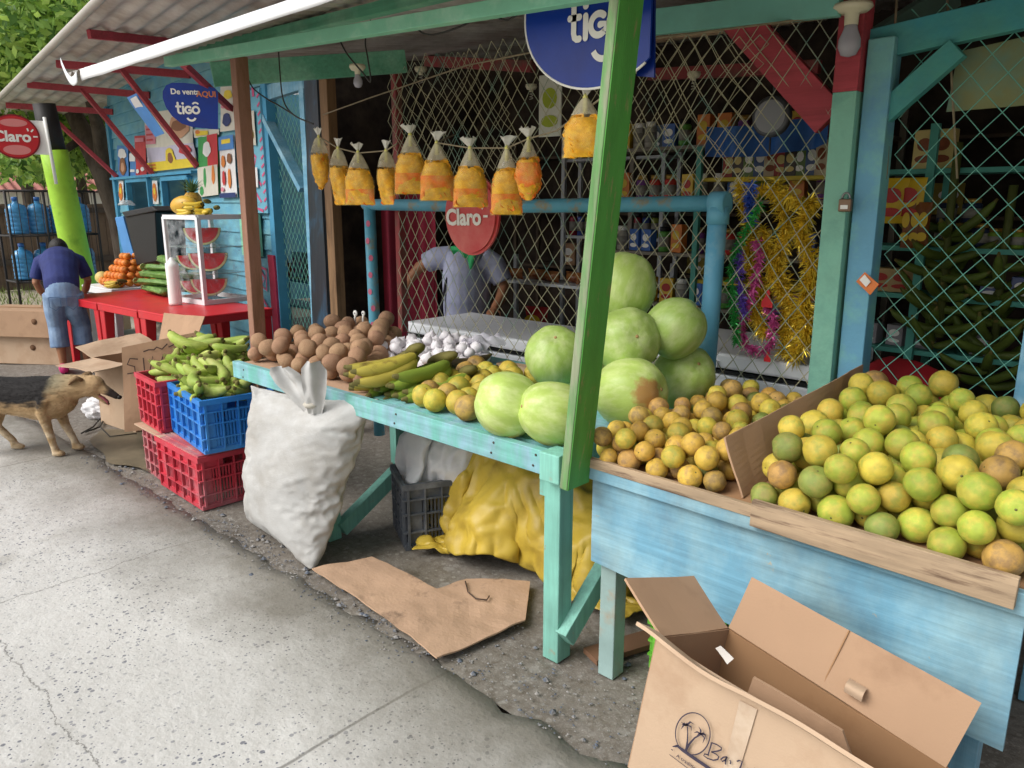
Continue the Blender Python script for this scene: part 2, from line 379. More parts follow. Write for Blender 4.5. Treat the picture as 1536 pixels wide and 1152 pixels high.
# ------------------------------------------------------------------ ground materials
def ground_mat(name, base, alt, speck, wet, joints=None, speck_amt=.5, spscale=55):
    m = bpy.data.materials.new(name); m.use_nodes = True; nt = m.node_tree; N = nt.nodes; L = nt.links
    b = N['Principled BSDF']; tc = N.new('ShaderNodeTexCoord')
    def noise(sc, det=6, rough=.6):
        n = N.new('ShaderNodeTexNoise'); n.inputs['Scale'].default_value = sc; n.inputs['Detail'].default_value = det; n.inputs['Roughness'].default_value = rough
        L.new(tc.outputs['Object'], n.inputs['Vector']); return n.outputs['Fac']
    def rng_(s, a, b_, c=0, d=1):
        r = N.new('ShaderNodeMapRange'); r.inputs[1].default_value = a; r.inputs[2].default_value = b_; r.inputs[3].default_value = c; r.inputs[4].default_value = d
        L.new(s, r.inputs[0]); return r.outputs[0]
    def mix(f, a, b_, bt='MIX'):
        x = N.new('ShaderNodeMix'); x.data_type = 'RGBA'; x.blend_type = bt
        if isinstance(f, float): x.inputs[0].default_value = f
        else: L.new(f, x.inputs[0])
        for q, i in ((a, 6), (b_, 7)):
            if isinstance(q, tuple): x.inputs[i].default_value = q
            else: L.new(q, x.inputs[i])
        return x.outputs[2]
    def mth(op, a, b_):
        x = N.new('ShaderNodeMath'); x.operation = op
        for q, i in ((a, 0), (b_, 1)):
            if isinstance(q, (int, float)): x.inputs[i].default_value = q
            else: L.new(q, x.inputs[i])
        return x.outputs[0]
    c = mix(rng_(noise(1.1, 8), .38, .66), lin(base), lin(alt))
    c = mix(rng_(noise(26, 4), .3, .75, .0, .35), c, (.42, .40, .37, 1)); c = mix(rng_(noise(170, 4, .8), .58, .75, 0, .45), c, (.3, .3, .3, 1)); c = mix(rng_(noise(120, 4, .8), .55, .75, 0, .5), c, (.62, .61, .58, 1))
    for sc, amt, colr in ((spscale, speck_amt, lin(speck)), (spscale * .55, speck_amt * .8, lin(speck)), (spscale * 1.2, speck_amt * .5, (.5, .48, .44, 1))):
        vo = N.new('ShaderNodeTexVoronoi'); vo.inputs['Scale'].default_value = sc; L.new(tc.outputs['Object'], vo.inputs['Vector'])
        sep = N.new('ShaderNodeSeparateColor'); L.new(vo.outputs['Color'], sep.inputs[0])
        pick = rng_(sep.outputs[0], .62, .66); rad = mth('MULTIPLY', sep.outputs[1], .42)
        f = mth('LESS_THAN', vo.outputs['Distance'], rad); f = mth('MULTIPLY', f, pick)
        f = mth('MULTIPLY', f, mth('MULTIPLY', rng_(noise(1.7, 3), .35, .6, .25, 1), amt)); c = mix(f, c, colr)
    wetf = rng_(noise(.9, 7, .62), .58, .68, 0, wet)
    c = mix(wetf, c, mix(1.0, c, (.52, .5, .44, 1), 'MULTIPLY'))
    st = rng_(noise(3.1, 9, .75), .66, .76, 0, .5); c = mix(st, c, (.14, .125, .105, 1))
    if joints:
        sx = N.new('ShaderNodeSeparateXYZ'); L.new(tc.outputs['Object'], sx.inputs[0])
        wob = mth('MULTIPLY', mth('SUBTRACT', noise(3.5, 8, .7), .5), .16); tot = None
        for axis, v0, wd in joints:
            d = mth('ABSOLUTE', mth('SUBTRACT', mth('ADD', sx.outputs[axis], wob if wd < .005 else mth('MULTIPLY', wob, .12)), v0), 0)
            f = rng_(d, wd * .5, wd * 1.4, 1, 0); tot = f if tot is None else mth('MAXIMUM', tot, f)
        c = mix(mth('MULTIPLY', tot, .62), c, (.07, .065, .055, 1))
        # damp, dirty margin along the stall side
        edge = rng_(mth('ADD', sx.outputs[1], mth('MULTIPLY', noise(1.6, 8, .7), .9)), 1.45, 1.95, 0, .9)
        c = mix(edge, c, (.17, .155, .125, 1))
    L.new(c, b.inputs['Base Color'])
    L.new(rng_(noise(.9, 7, .62), .56, .7, .82, .35), b.inputs['Roughness'])
    bp = N.new('ShaderNodeBump'); bp.inputs['Strength'].default_value = .5; bp.inputs['Distance'].default_value = .008
    L.new(mth('ADD', noise(45, 6), mth('MULTIPLY', noise(9, 4), 1.5)), bp.inputs['Height']); L.new(bp.outputs[0], b.inputs['Normal'])
    return m
concrete = ground_mat('worn_concrete', '#c6c5c1', '#d2d1cd', '#454b5e', .7, [(0, -1.78, .006), (0, -3.45, .003), (0, -5.35, .006), (0, -8.5, .006), (1, .57, .0025)], .9, 92)
dirt = ground_mat('damp_dirt', '#5b5349', '#70685c', '#98958f', .8, None, .6, 30)
dust = ground_mat('dry_dirt', '#9a8d78', '#aa9f8c', '#77706a', .3, None, .4, 30)

# ground: one sheet to the horizon, then the pavement slab and the damp strip under the stalls
g = MB(); g.grid(lambda u, v: Vector((-160 + 260 * u, -120 + 260 * v, -.06)), 20, 20); struct(g.build('ground', dust))
g = MB()
def damp(u, v):
    x = -9.6 + 12 * u; y = 1.58 + 5.5 * v
    return Vector((x, y, -.002 + .012 * mnoise.noise(Vector((x * 1.7, y * 1.7, 0))) + .006 * mnoise.noise(Vector((x * 6, y * 6, 3)))))
g.grid(damp, 150, 70); struct(g.build('dirt_verge', dirt))
g = MB(); NX = 260
def edge_y(x): return 1.60 + .05 * mnoise.noise(Vector((x * 1.6, 0, 0))) + .035 * mnoise.noise(Vector((x * 7, 5, 0))) + .015 * mnoise.noise(Vector((x * 23, 9, 0)))
def slab(u, v):
    x = -13.5 + 16 * u; y0 = -2.2; y1 = edge_y(x)
    if v > .96: return Vector((x, y1 + .012, -.04))
    y = y0 + (y1 - y0) * (v / .96)
    return Vector((x, y, .014 + .004 * mnoise.noise(Vector((x * 2, y * 2, 0))) - (.012 * max(0, (y - y1 + .12) / .12)) * (1 + mnoise.noise(Vector((x * 9, y * 9, 1))))))
g.grid(slab, NX, 50); struct(g.build('pavement', concrete))
# loose gravel and crumbs along the broken edge (nobody could count it)
g = MB(); stone = mat('gravel_stone', '#8d8a86', .85, .3, 20, '#59606c', .5, .05, 14)
ico = [(0, 0, 1), (.9, 0, .1), (.2, .85, 0), (-.8, .4, .05), (-.6, -.7, 0), (.35, -.8, .1), (0, 0, -.6)]; icf = [(0, 1, 2), (0, 2, 3), (0, 3, 4), (0, 4, 5), (0, 5, 1), (6, 2, 1), (6, 3, 2), (6, 4, 3), (6, 5, 4), (6, 1, 5)]
for i in range(2300):
    if i < 950: x = rng.uniform(-2.0, -.1); y = 1.58 + abs(rng.gauss(0, .28))
    else: x = rng.uniform(-5.2, -1.9); y = 1.62 + rng.gauss(0, .06)
    s_ = rng.uniform(.0015, .006) if rng.random() < .95 else rng.uniform(.008, .015)
    rm = Matrix.Rotation(rng.random() * 6.3, 3, 'Z'); sc = Vector((s_ * rng.uniform(.8, 1.5), s_, s_ * rng.uniform(.4, .9)))
    zg = .012 if y < edge_y(x) else .004
    g.add([rm @ Vector((p[0] * sc.x, p[1] * sc.y, p[2] * sc.z)) + Vector((x, y, zg)) for p in ico], icf)
o = g.build('gravel', stone); o['kind'] = 'stuff'
# puddle of muddy water by the mid carton
g = MB(); pud = mat('muddy_water', '#6b6352', .42, .2, 5, '#7d735f', .55, .1, 6, spec=.3)
c0 = onZ(212, 676, .006)
g.add([c0 + Vector((.62 * math.cos(a) * (1 + .25 * mnoise.noise(Vector((math.cos(a) * 1.5, math.sin(a) * 1.5, 2)))), .22 * math.sin(a) * (1 + .3 * mnoise.noise(Vector((math.cos(a) * 2, math.sin(a) * 2, 7)))), 0.012)) for a in [2 * math.pi * k / 40 for k in range(40)]], [tuple(range(40))])
struct(g.build('puddle', pud))

# ------------------------------------------------------------------ near stall: posts, beams, roof
TZ = .78; MY = 3.0
def post(name, label, a, b, w, h, m, group=None, extra=None):
    mb = MB(); mb.bar(a, b, w, h, (0, 1, 0)); o = mb.build(name, m, None, bevel=.004); tag(o, label, 'post', group); return o
def board(name, label, cat, a, b, w, h, m, up=(0, 0, 1)):
    mb = MB(); mb.bar(a, b, w, h, up); o = mb.build(name, m, None, bevel=.003); return tag(o, label, cat)
# leaning green post at the table corner: painted wide face, bare weathered edge toward the street
gp = thing('green_post', 'leaning green painted plank post at the table corner with bare grey edge', 'post', (-1.44, 1.88, 0))
gpaint = mat('leaf_green_paint', '#4f9440', .55, .15, 5, '#93865f', .64, .05, 8, .25, 60, (4, 4, .8))
a_, b_ = Vector((-1.438, 1.835, .715)), Vector((-1.27, 1.835, 2.36))
mb = MB(); mb.bar(a_, b_, .030, .115, (0, 1, 0)); mb.build('plank', mat('post_worn_green', '#8b9478', .8, .18, 5, '#66955a', .5, .1, 6, 0, 40, (4, 4, .7), grain=2), gp, bevel=.003)
mb = MB(); dx = (b_ - a_).normalized().cross(Vector((0, 1, 0))).normalized()
for sgn in (1,):
    mb.bar(a_ + Vector((.0165, .0, 0)), b_ + Vector((.0165, 0, 0)), .004, .108, (0, 1, 0))
mb.build('painted_face', gpaint, gp)
post('wooden_post', 'pinkish brown bare wood post between crates of plantains and red tables', (-3.80, 2.05, 0), (-3.76, 2.05, 2.3), .055, .07, mat('pink_brown_wood', '#9a7260', .75, .15, 4, '#7a5a44', .55, .1, 4, .3, 50, (4, 4, .6)))
pa = onY(507, 470, MY); pb = onY(490, 108, MY)
post('wooden_post', 'thick brown wood post behind the hanging chip bags, left of spotted blue pipe', (pa.x, MY, 0), (pb.x, MY, 2.45), .085, .07, brownwood)
pr = onY(597, 250, MY + .05)
post('red_post', 'old faded red post at the left edge of chain link mesh', (pr.x, MY + .05, .8), (pr.x + .01, MY + .05, 2.4), .045, .05, pinkred)
p1 = onY(1255, 400, 2.95)
tp = thing('teal_post', 'sea green post with red painted top and bulb, right of gold tinsel', 'post', (p1.x, 2.95, 0))
mb = MB(); mb.bar((p1.x - .003, 2.95, 0), (p1.x - .015, 2.95, 1.98), .085, .09, (0, 1, 0)); mb.build('lower_post', mat('post_sea_green', '#86c4ae', .6, .1, 4, '#6aa394', .58, .1, 4, .2, 50, dirt=.25), tp, bevel=.003)
mb = MB(); mb.bar((p1.x - .015, 2.95, 1.98), (p1.x - .015, 2.95, 2.5), .087, .092, (0, 1, 0)); mb.build('painted_top', redpaint, tp, bevel=.003)
p2 = onY(1296, 400, 2.99)
post('blue_post', 'blue and teal post joined to the sea green post, orange wrapper stuck on it', (p2.x + .01, 2.985, 0), (p2.x - .005, 2.985, 2.15), .088, .09, mat('post_blue', '#7cbcbc', .6, .12, 2.5, '#6aa6c4', .5, .06, 3, .2, 50, dirt=.2))
p3 = onY(1531, 580, 3.0)
post('blue_post', 'blue post at the right picture edge behind green oranges', (p3.x + .03, 3.0, 0), (p3.x + .03, 3.0, 2.3), .08, .08, bluepaint)
# the two-piece blue pipe frame in front of the mesh
pf = thing('pipe_frame', 'blue painted pipe frame across the chain link mesh above the watermelons', 'frame', (-1.6, MY - .04, 0))
pl, prr = onY(548, 313, MY - .04), onY(1078, 306, MY - .04)
mb = MB(); mb.tube([(pl.x, MY - .04, 1.585), ((pl.x + prr.x) / 2, MY - .04, 1.578), (prr.x, MY - .04, 1.595)], .034, 14); mb.build('top_rail', pipeblue, pf)
mb = MB(); mb.lathe([(.032, -.03), (.048, -.03), (.048, .04), (.036, .04)], (prr.x, MY - .04, 1.595), 14, rot=Matrix.Rotation(R(90), 3, 'Y')); mb.lathe([(.03, -.07), (.046, -.07), (.046, .0), (.03, 0)], (prr.x, MY - .04, 1.58), 14); mb.build('elbow', mat('elbow_blue', '#66aac4', .5, .1, 6), pf)
pb_ = onY(1058, 560, MY - .04)
mb = MB(); mb.tube([(prr.x, MY - .04, 1.57), (pb_.x, MY - .04, .7)], .04, 14); mb.build('upright', mat('upright_blue', '#64abcc', .5, .1, 5, '#8fbfcf', .6, .1, 6), pf)
mb = MB(); spl = onY(555, 330, MY - .04); spb = onY(562, 480, MY - .04)
sp = thing('spotted_pipe', 'blue pipe with pink painted spots standing left of the attendant', 'pipe', (spb.x, MY - .04, 0))
mb.tube([(spb.x, MY - .04, .1), (spl.x, MY - .04, 1.57)], .036, 14); mb.build('pipe', pipeblue, sp)
mb = MB(); pinkdot = mat('pink_dot', '#cf6a86', .6, .1, 10)
for k in range(7):
    z = .84 + k * .105; x = spb.x + (spl.x - spb.x) * (z - .1) / 1.47
    a = -1.0 + .25 * math.sin(k * 2.1)
    cc = Vector((x + .0372 * math.cos(a), MY - .04 + .0372 * math.sin(a), z)); n_ = Vector((math.cos(a), math.sin(a), 0))
    disc(mb, cc, Vector((-n_.y, n_.x, 0)), (0, 0, 1), .014, .02, 10)
mb.build('painted_spots', pinkdot, sp)

# beams under the eave
A0 = onY(252, 93, 1.9); A1 = onY(800, 4, 1.9)
board('eave_beam', 'pale green long eave beam hung with wires over the chip bags', 'beam', A0, A1 + (A1 - A0) * .9, .045, .048, mat('pale_green_paint', '#7fc4a4', .6, .1, 5, '#a6cfb8', .6, .1, 5, .2, 50, dirt=.2))
A0 = onY(268, 85, 2.02); A1 = onY(600, 6, 2.02)
board('eave_beam', 'dark green beam lying right under the white roof edge', 'beam', A0, A1 + (A1 - A0) * 1.3, .05, .045, greenpaint)
A0 = onY(318, 112, 2.05); A1 = onY(608, 92, 3.0)
board('cross_beam', 'broad sea green board from the wooden post back to the red post', 'beam', A0, A1, .04, .12, greenpaint)
A0 = onY(960, 36, 2.85); A1 = onY(1262, 2, 2.85)
board('top_beam', 'pale teal board along the top of chain link mesh by the red brace', 'beam', A0, A1, .04, .095, mat('pale_teal_paint', '#74b3a6', .6, .1, 5, dirt=.3))
A0 = onY(1295, 72, 3.0); A1 = onY(1545, 16, 3.0)
tb = mat('teal_blue_paint', '#3f95a0', .6, .12, 4, '#4e9f93', .5, .1, 3, .2, 50, dirt=.3)
board('door_beam', 'teal blue beam at top right with a diagonal strut below it', 'beam', A0, A1 + (A1 - A0) * .3, .05, .105, tb)
A0 = onY(1316, 180, 2.98); A1 = onY(1438, 72, 2.98)
board('diagonal_strut', 'short teal blue diagonal strut under the top right beam', 'strut', A0, A1, .045, .075, tb)
A0 = onY(1090, 8, 3.03); A1 = onY(1246, 180, 3.03)
board('red_brace', 'broad red diagonal brace running to the red topped post', 'brace', A0, A1, .04, .13, redpaint)
A0 = onY(1318, 62, 3.08); A1 = onY(1430, -10, 3.5)
board('rafter', 'dark grey green rafter rising above the top right beam', 'beam', A0, A1, .05, .1, mat('grey_green_paint', '#5d7a72', .7, .15, 4))
A0 = onY(1432, 112, 3.12)
mb = MB(); q = [onY(1438, 78, 3.1), onY(1560, 50, 3.1), onY(1560, 156, 3.1), onY(1420, 168, 3.1)]
mb.sheet(q, .01, sub=4); tag(mb.build('stained_board', mat('stained_panel', '#8a8f62', .7, .15, 4, '#6f9a8c', .52, .1, 3, dirt=.3)), 'stained olive green panel hanging behind the mesh at top right', 'panel')
for i, (x0, y0, x1, y1, yy, lab) in enumerate([(640, 92, 800, 100, 3.9, 'dark red rafter under the tin roof left of big blue sign'), (960, 62, 1250, 20, 3.6, 'thin brown batten under the tin roof right of green post'), (975, 112, 1230, 100, 4.4, 'dark red purlin low under the tin roof above the glowing gap')]):
    A0 = onY(x0, y0, yy); A1 = onY(x1, y1, yy); board('roof_batten', lab, 'batten', A0, A1, .05, .07 if i != 1 else .03, pinkred if i != 1 else rawwood)
tin = mat('aged_tin', '#c6c2bc', .5, .12, 3, '#8a7d74', .55, .15, 2.5, metal=.25, dirt=.25)
tinwhite = mat('white_tin', '#eef0f2', .35, .04, 4)
def corr_sheet(name, P, nx, ny, amp, wl, m, parent=None):
    """corrugated sheet: P(s,t,off) returns a point; waves run along t (crests along s)"""
    mb = MB(); mb.grid(lambda u, v: P(u, v), nx, ny); return mb.build(name, m, parent)
rf = thing('stall_roof', 'corrugated tin roof of the near fruit stall with bright white front edge', 'roof', (-2, 3, 2.3))
def roofP(u, v):
    x = -4.75 + 7.2 * u; y = 1.58 + 4.9 * v
    return Vector((x, y, 2.262 + .063 * min(1, (y - 1.58) / .3) + .13 * (y - 1.58) + .012 * math.sin(x * 2 * math.pi / .09)))
mb = MB(); mb.grid(roofP, 560, 34); mb.build('tin_sheet', tin, rf)
mb = MB(); E0 = onY(122, 116, 1.56); E1 = onY(480, 0, 1.56); dE = (E1 - E0)
def flash(u, v):
    p = E0 + dE * (u * 2.4) ; a = v
    return p + Vector((0, -.004 * math.sin(a * 3.0), (.056 - .026 * u) * (a - .3) + .004 * mnoise.noise(Vector((u * 26, a, 0))) * (1 if a < .1 else .3)))
mb.grid(flash, 60, 4)
def curl(u, v):  # the bent tongue at the left end
    p = E0 + Vector((-.2 * u, 0, .10 * u * u - .03 * math.sin(u * 3.1)))
    return p + Vector((0, -.02, (.05 - .02 * u) * (v - .5)))
mb.grid(curl, 10, 3); o = mb.build('white_edge', tinwhite, rf); so_ = o.modifiers.new('s', 'SOLIDIFY'); so_.thickness = .003
# front eave rail, ends of rafters under the white edge
for k, px_ in enumerate((200, 330, 470)):
    pass

# ------------------------------------------------------------------ chain link mesh (each panel one woven net)
def chain(name, label, O, U, V, W_, H_, d, m, r=.0018, sag=.012, seed=0, rs_=.55):
    mb = MB(); O = Vector(O); U = Vector(U).normalized(); V = Vector(V).normalized(); Nn = U.cross(V)
    nc = int(W_ / (d / 2)); nr = int(H_ / (d * rs_))
    for i in range(nc):
        pts = []
        for j in range(nr + 1):
            a = (i + ((i + j) % 2)) * d / 2; b = j * d * rs_
            p = O + U * a + V * b
            q = p * 2.2 + Vector((seed, 0, 0))
            p = p + U * (sag * mnoise.noise(q)) + V * (sag * 1.6 * mnoise.noise(q + Vector((9, 9, 9)))) + Nn * (sag * mnoise.noise(q * .7) + (.0018 if j % 2 else -.0018))
            pts.append(p)
        mb.tube(pts, r, 4, caps=False)
    return tag(mb.build(name, m), label, 'mesh')
wire_tan = mat('dusty_wire', '#bdb898', .6, .2, 9, '#6f9d92', .56, .08, 4)
wire_teal = mat('teal_wire', '#74bdab', .5, .15, 9, '#8f9f84', .62, .08, 4)
chain('chain_link_mesh', 'long dusty chain link mesh behind the hanging chip bags and watermelons', (pr.x + .02, MY + .01, .12), (1, 0, 0), (0, 0, 1), p1.x - pr.x - .08, 2.32, .087, wire_tan, .0025, .034, 0, .67)
chain('chain_link_mesh', 'teal chain link mesh behind the green oranges at right', (p2.x + .05, MY + .03, .7), (1, 0, 0), (0, 0, 1), p3.x - p2.x - .02, 1.6, .108, wire_teal, .0023, .008, 5)
chain('chain_link_mesh', 'second sagging piece of chain link doubled over above the pipe right of green post', (-2.06, MY - .03, 1.6), (1, .02, .06), (.05, 0, 1), .62, .62, .085, wire_tan, .0019, .05, 21)
chain('chain_link_mesh', 'loose doubled chain link at the upper left by the red post', (pr.x + .05, MY - .02, 1.75), (1, .0, .03), (-.04, 0, 1), 1.0, .6, .09, wire_tan, .0019, .05, 33)
for nm, lab, pts in (('twine', 'frayed cord strung from brown post to the upper roof beams', [onY(485, 172, MY - .05), onY(560, 145, 2.8), onY(700, 98, 2.7), onY(800, 78, 2.5), onY(960, 60, 2.6), onY(1260, 22, 2.9)]),
                     ('twine', 'thin cord hanging at the far right behind mesh', [onY(1421, 0, 3.05), onY(1428, 130, 3.05), onY(1436, 268, 3.05)]),
                     ('twine', 'cord dangling on the left of right mesh panel', [onY(1345, 0, 2.98), onY(1338, 120, 2.98), onY(1330, 260, 3.0), onY(1312, 345, 3.0)])):
    mb = MB(); mb.tube(pts, .004, 6); tag(mb.build(nm, mat('dusty_cord', '#8c8068', .8, .2, 30)), lab, 'cord')

# ------------------------------------------------------------------ store interior
BY = 5.2
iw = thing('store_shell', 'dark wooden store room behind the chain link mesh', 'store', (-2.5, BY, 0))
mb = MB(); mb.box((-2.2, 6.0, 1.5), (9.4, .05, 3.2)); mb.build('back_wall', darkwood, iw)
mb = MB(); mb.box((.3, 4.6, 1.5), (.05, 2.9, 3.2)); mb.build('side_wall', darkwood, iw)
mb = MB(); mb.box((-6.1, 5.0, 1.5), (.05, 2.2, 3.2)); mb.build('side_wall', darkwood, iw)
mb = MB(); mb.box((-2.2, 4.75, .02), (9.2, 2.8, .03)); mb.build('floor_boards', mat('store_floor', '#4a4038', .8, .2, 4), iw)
# glowing gap where daylight comes in under the roof
sh = mat('shelf_teal', '#4c9a8d', .6, .15, 5); shy = mat('shelf_yellow', '#c7b13a', .6, .1, 5); shw = mat('shelf_white', '#b9bfc4', .5, .1, 5)
def shelf(name, label, x0, x1, y, zs, m, dep=.28, up=None, z0=0, me=None):
    t = thing(name, label, 'shelf', ((x0 + x1) / 2, y, 0))
    for z in zs:
        mb = MB(); mb.box(((x0 + x1) / 2, y, z), (x1 - x0, dep, .022)); mb.build('board', me or m, t)
    for x in (up or (x0, x1)):
        for yy in (y - dep / 2 - .017, y + dep / 2 + .017):
            mb = MB(); mb.box((x, yy, (z0 + zs[-1] + .2) / 2), (.035, .03, zs[-1] + .2 - z0)); mb.build('upright', m, t)
    return t
# right shelf with tins, boxes, snack bags
xa = onY(1312, 440, 4.0).x; xb = onY(1560, 440, 4.0).x
zs = [onY(1400, v, 4.0).z for v in (525, 443, 372, 258)]
shelf('goods_shelf', 'teal shelf of tins and boxes behind the right mesh panel', xa - .15, xb + .1, 4.0, zs, sh, .26, (onY(1372, 470, 3.87).x, xb + .05))
# long shelf of packets with yellow edge behind tinsel
xc = onY(1090, 268, 4.6).x; xd = onY(1250, 268, 4.6).x
zc = onY(1150, 268, 4.5).z
shelf('packet_shelf', 'shelf with yellow edge holding coffee packets above the tinsel', xc - .1, xd + .2, 4.6, [.7, 1.1, zc], sh, .3, me=shy)
# counter shelves in the middle
xe = onY(752, 420, 4.9).x; xf = onY(905, 440, 4.9).x
zt = onY(800, 425, 4.75).z
shelf('counter_rack', 'pale metal rack with bread bags right of the attendant', xe, xf + .5, 4.9, [.45, zt], shw, .35)
shelf('display_rack', 'dark tall rack of bottles behind red round sign', xe + .3, xf + .2, 5.5, [1.3, 1.62, 1.95], shw, .2)
xg = onY(412, 422, 4.6).x; xh = onY(560, 420, 4.6).x
shelf('snack_rack', 'grey blue rack with snack bags left of the spotted pipe', xg, xh, 4.6, [.5, onY(480, 425, 4.5).z], mat('shelf_greyblue', '#6f8c9a', .5, .1, 5), .3)
# goods
GOODS = {}
def protog(kind, build):
    if kind not in GOODS: GOODS[kind] = build
    return GOODS[kind]
def jar_obj(body, lid, label, group, cat='jar', w=.034, h=.09):
    t = thing(cat.replace(' ', '_'), label, cat, (0, 0, 0), 0, group)
    mb = MB(); mb.lathe([(w * .9, 0), (w, .005), (w, h * .75), (w * .8, h * .82)], n=12); mb.build('body', body, t)
    mb = MB(); mb.lathe([(w * .85, h * .82), (w * .85, h)], n=12); mb.build('lid', lid, t)
    mb = MB(); mb.lathe([(w * 1.01, h * .2), (w * 1.01, h * .6)], n=12); mb.build('paper_band', mat('band_paper', '#8c8a82', .6, .1, 12), t)
    return t
def place(first, spots, label=None, group=None):
    for i, s in enumerate(spots):
        if i == 0: first.location = s; o = first
        else: o = dup(first, s)
        o.rotation_euler = (0, 0, rng.uniform(-.3, .3))
navy = mat('navy_tin', '#2a3550', .35, .1, 9); gold = mat('gold_lid', '#b08f4a', .35, .1, 9, metal=.6)
j = jar_obj(navy, gold, 'navy tin with gold lid on second shelf behind the right mesh', 'navy tins behind the right mesh', 'tin', .04, .105)
z = zs[2] + .012
place(j, [(onY(px, 360, 3.95).x, 3.95, z) for px in (1415, 1443, 1468)] + [(onY(px, 360, 3.95).x, 3.95, z + .107) for px in (1415, 1452)])
j = jar_obj(mat('green_tin', '#6d8a2e', .4, .1, 9), gold, 'green tin on second shelf near the right picture edge', 'green tins behind the right mesh', 'tin', .03, .085)
place(j, [(onY(px, 360, 3.95).x, 3.95, z) for px in (1492, 1508, 1526)])
def pack(name, label, group, w, d, h, cols, spots, cat='box', puff=False):
    mb = MB()
    mb.box((0, 0, h / 2), (w, d, h))
    t = thing(name, label, cat, (0, 0, 0), 0, group)
    if puff:
        mb = MB()
        mb.grid(lambda u, v: Vector(((u - .5) * w * (1 - .12 * math.sin(math.pi * v)), -d * math.sin(math.pi * u) ** .6 * math.sin(math.pi * v) ** .6, v * h)), 8, 8)
        mb.grid(lambda u, v: Vector(((.5 - u) * w * (1 - .12 * math.sin(math.pi * v)), d * math.sin(math.pi * u) ** .6 * math.sin(math.pi * v) ** .6, v * h)), 8, 8)
    mb.build('packaging', cols[0], t, bevel=0 if puff else .003)
    if len(cols) > 1:
        mb = MB(); yy = -d / 2 - .002 if not puff else -d - .002
        disc(mb, (0, yy, h * .62), (1, 0, 0), (0, 0, 1), w * .33, h * .17, 14); disc(mb, (0, yy - .001, h * .25), (1, 0, 0), (0, 0, 1), w * .38, h * .1, 12)
        mb.build('printed_emblem', cols[1], t)
    place(t, spots); return t
cream = mat('cream_box', '#d6c27c', .5, .1, 8); brownb = mat('brown_print', '#8a4a2a', .5, .1, 8); yell = mat('yellow_bag', '#d8b52a', .35, .12, 9); redp = mat('red_print', '#b3312b', .45, .1, 9)
pack('cereal_box', 'cream and brown box on the top shelf behind right mesh', 'boxes on the top right shelf', .1, .06, .17, [cream, brownb], [(onY(px, 250, 3.95).x, 3.95, zs[3] + .012) for px in (1388, 1412)])
pack('snack_bag', 'yellow snack bag with red emblem hanging beside blue post behind mesh', 'yellow snack bags by the blue post', .13, .03, .2, [yell, redp], [(onY(1335, 335, 3.8).x, 3.8, onY(1335, 335, 3.8).z), (onY(1362, 335, 3.82).x, 3.82, onY(1362, 335, 3.82).z)], 'snack bag', True)
pack('snack_bag', 'brown snack strip hanging below the yellow bags behind mesh', 'brown snack strips', .055, .02, .2, [mat('brown_bag', '#7d4a22', .3, .2, 12), yell], [(onY(px, 372, 3.8).x, 3.8, onY(px, 372, 3.8).z) for px in (1358, 1370, 1381)], 'snack bag', True)
pack('biscuit_box', 'red and tan biscuit box on the third shelf behind right mesh', 'biscuit boxes on the third shelf', .11, .08, .11, [mat('tan_box', '#b89a6a', .5, .1, 8), redp], [(onY(px, 430, 3.95).x, 3.95, zs[1] + .012) for px in (1322, 1352)])
cans = [(mat('red_packet', '#a33b33', .35, .15, 14), cream), (mat('black_packet', '#3d352e', .35, .15, 14), cream), (mat('green_packet', '#5d7a3a', .35, .15, 14), white), (mat('blue_packet', '#3d5a8a', .35, .15, 14), white), (mat('cream_packet', '#c9b896', .35, .15, 14), brownb)]
for k, (nm) in enumerate(('red', 'dark', 'green', 'blue', 'cream')):
    pack('coffee_packet', f'{nm} coffee packet in the row on the yellow edged shelf', f'{nm} packets on the yellow edged shelf', .075, .05, .155 + .01 * k, list(cans[k]), [(onY(1094 + (k + 5 * q) * 15.5, 255, 4.55).x, 4.55, zc + .012) for q in range(2)], 'packet')
bread = mat('bread_bag', '#9c6a3c', .25, .25, 14, '#6b3a22', .5, .1, 9)
pack('bread_bag', 'brown bread bag lying on the pale rack right of attendant', 'bread bags on the pale rack', .2, .06, .09, [bread], [(onY(px, 405, 4.85).x, 4.85 + .05 * (k % 2), zt + .012) for k, px in enumerate((772, 800, 828, 856, 880))], 'bread bag', True)
pack('red_sack', 'red printed sack on the lower board of the pale rack', 'sacks on the pale rack', .22, .08, .28, [mat('red_sack_print', '#a8242a', .35, .15, 9), yell], [(onY(805, 460, 4.85).x, 4.85, .462)], 'sack', True)
for k, (c_, nm) in enumerate((('#8a2a3a', 'crimson'), ('#3a4a8a', 'indigo'), ('#7a8a3a', 'olive'), ('#a0a4ac', 'silver'))):
    j = jar_obj(mat('bottle_' + nm, c_, .25, .15, 12), black, f'{nm} bottle on the dark tall rack', f'{nm} bottles on the dark rack', 'bottle', .035, .2)
    place(j, [(xe + .36 + .085 * (k + 4 * q), 5.45, (1.312, 1.632, 1.312)[q]) for q in range(3)])
for k, (c_, nm) in enumerate((('#c9a22a', 'yellow'), ('#6a9a3a', 'green'), ('#b0562a', 'orange'))):
    pack('chip_packet', f'{nm} chip packet on the grey blue rack behind brown post', f'{nm} chip packets on the grey blue rack', .13, .03, .17, [mat('chip_' + nm, c_, .3, .15, 12), redp], [(xg + .12 + .16 * (k + 3 * q), 4.52, onY(480, 425, 4.5).z + .012) for q in range(2)], 'packet', True)
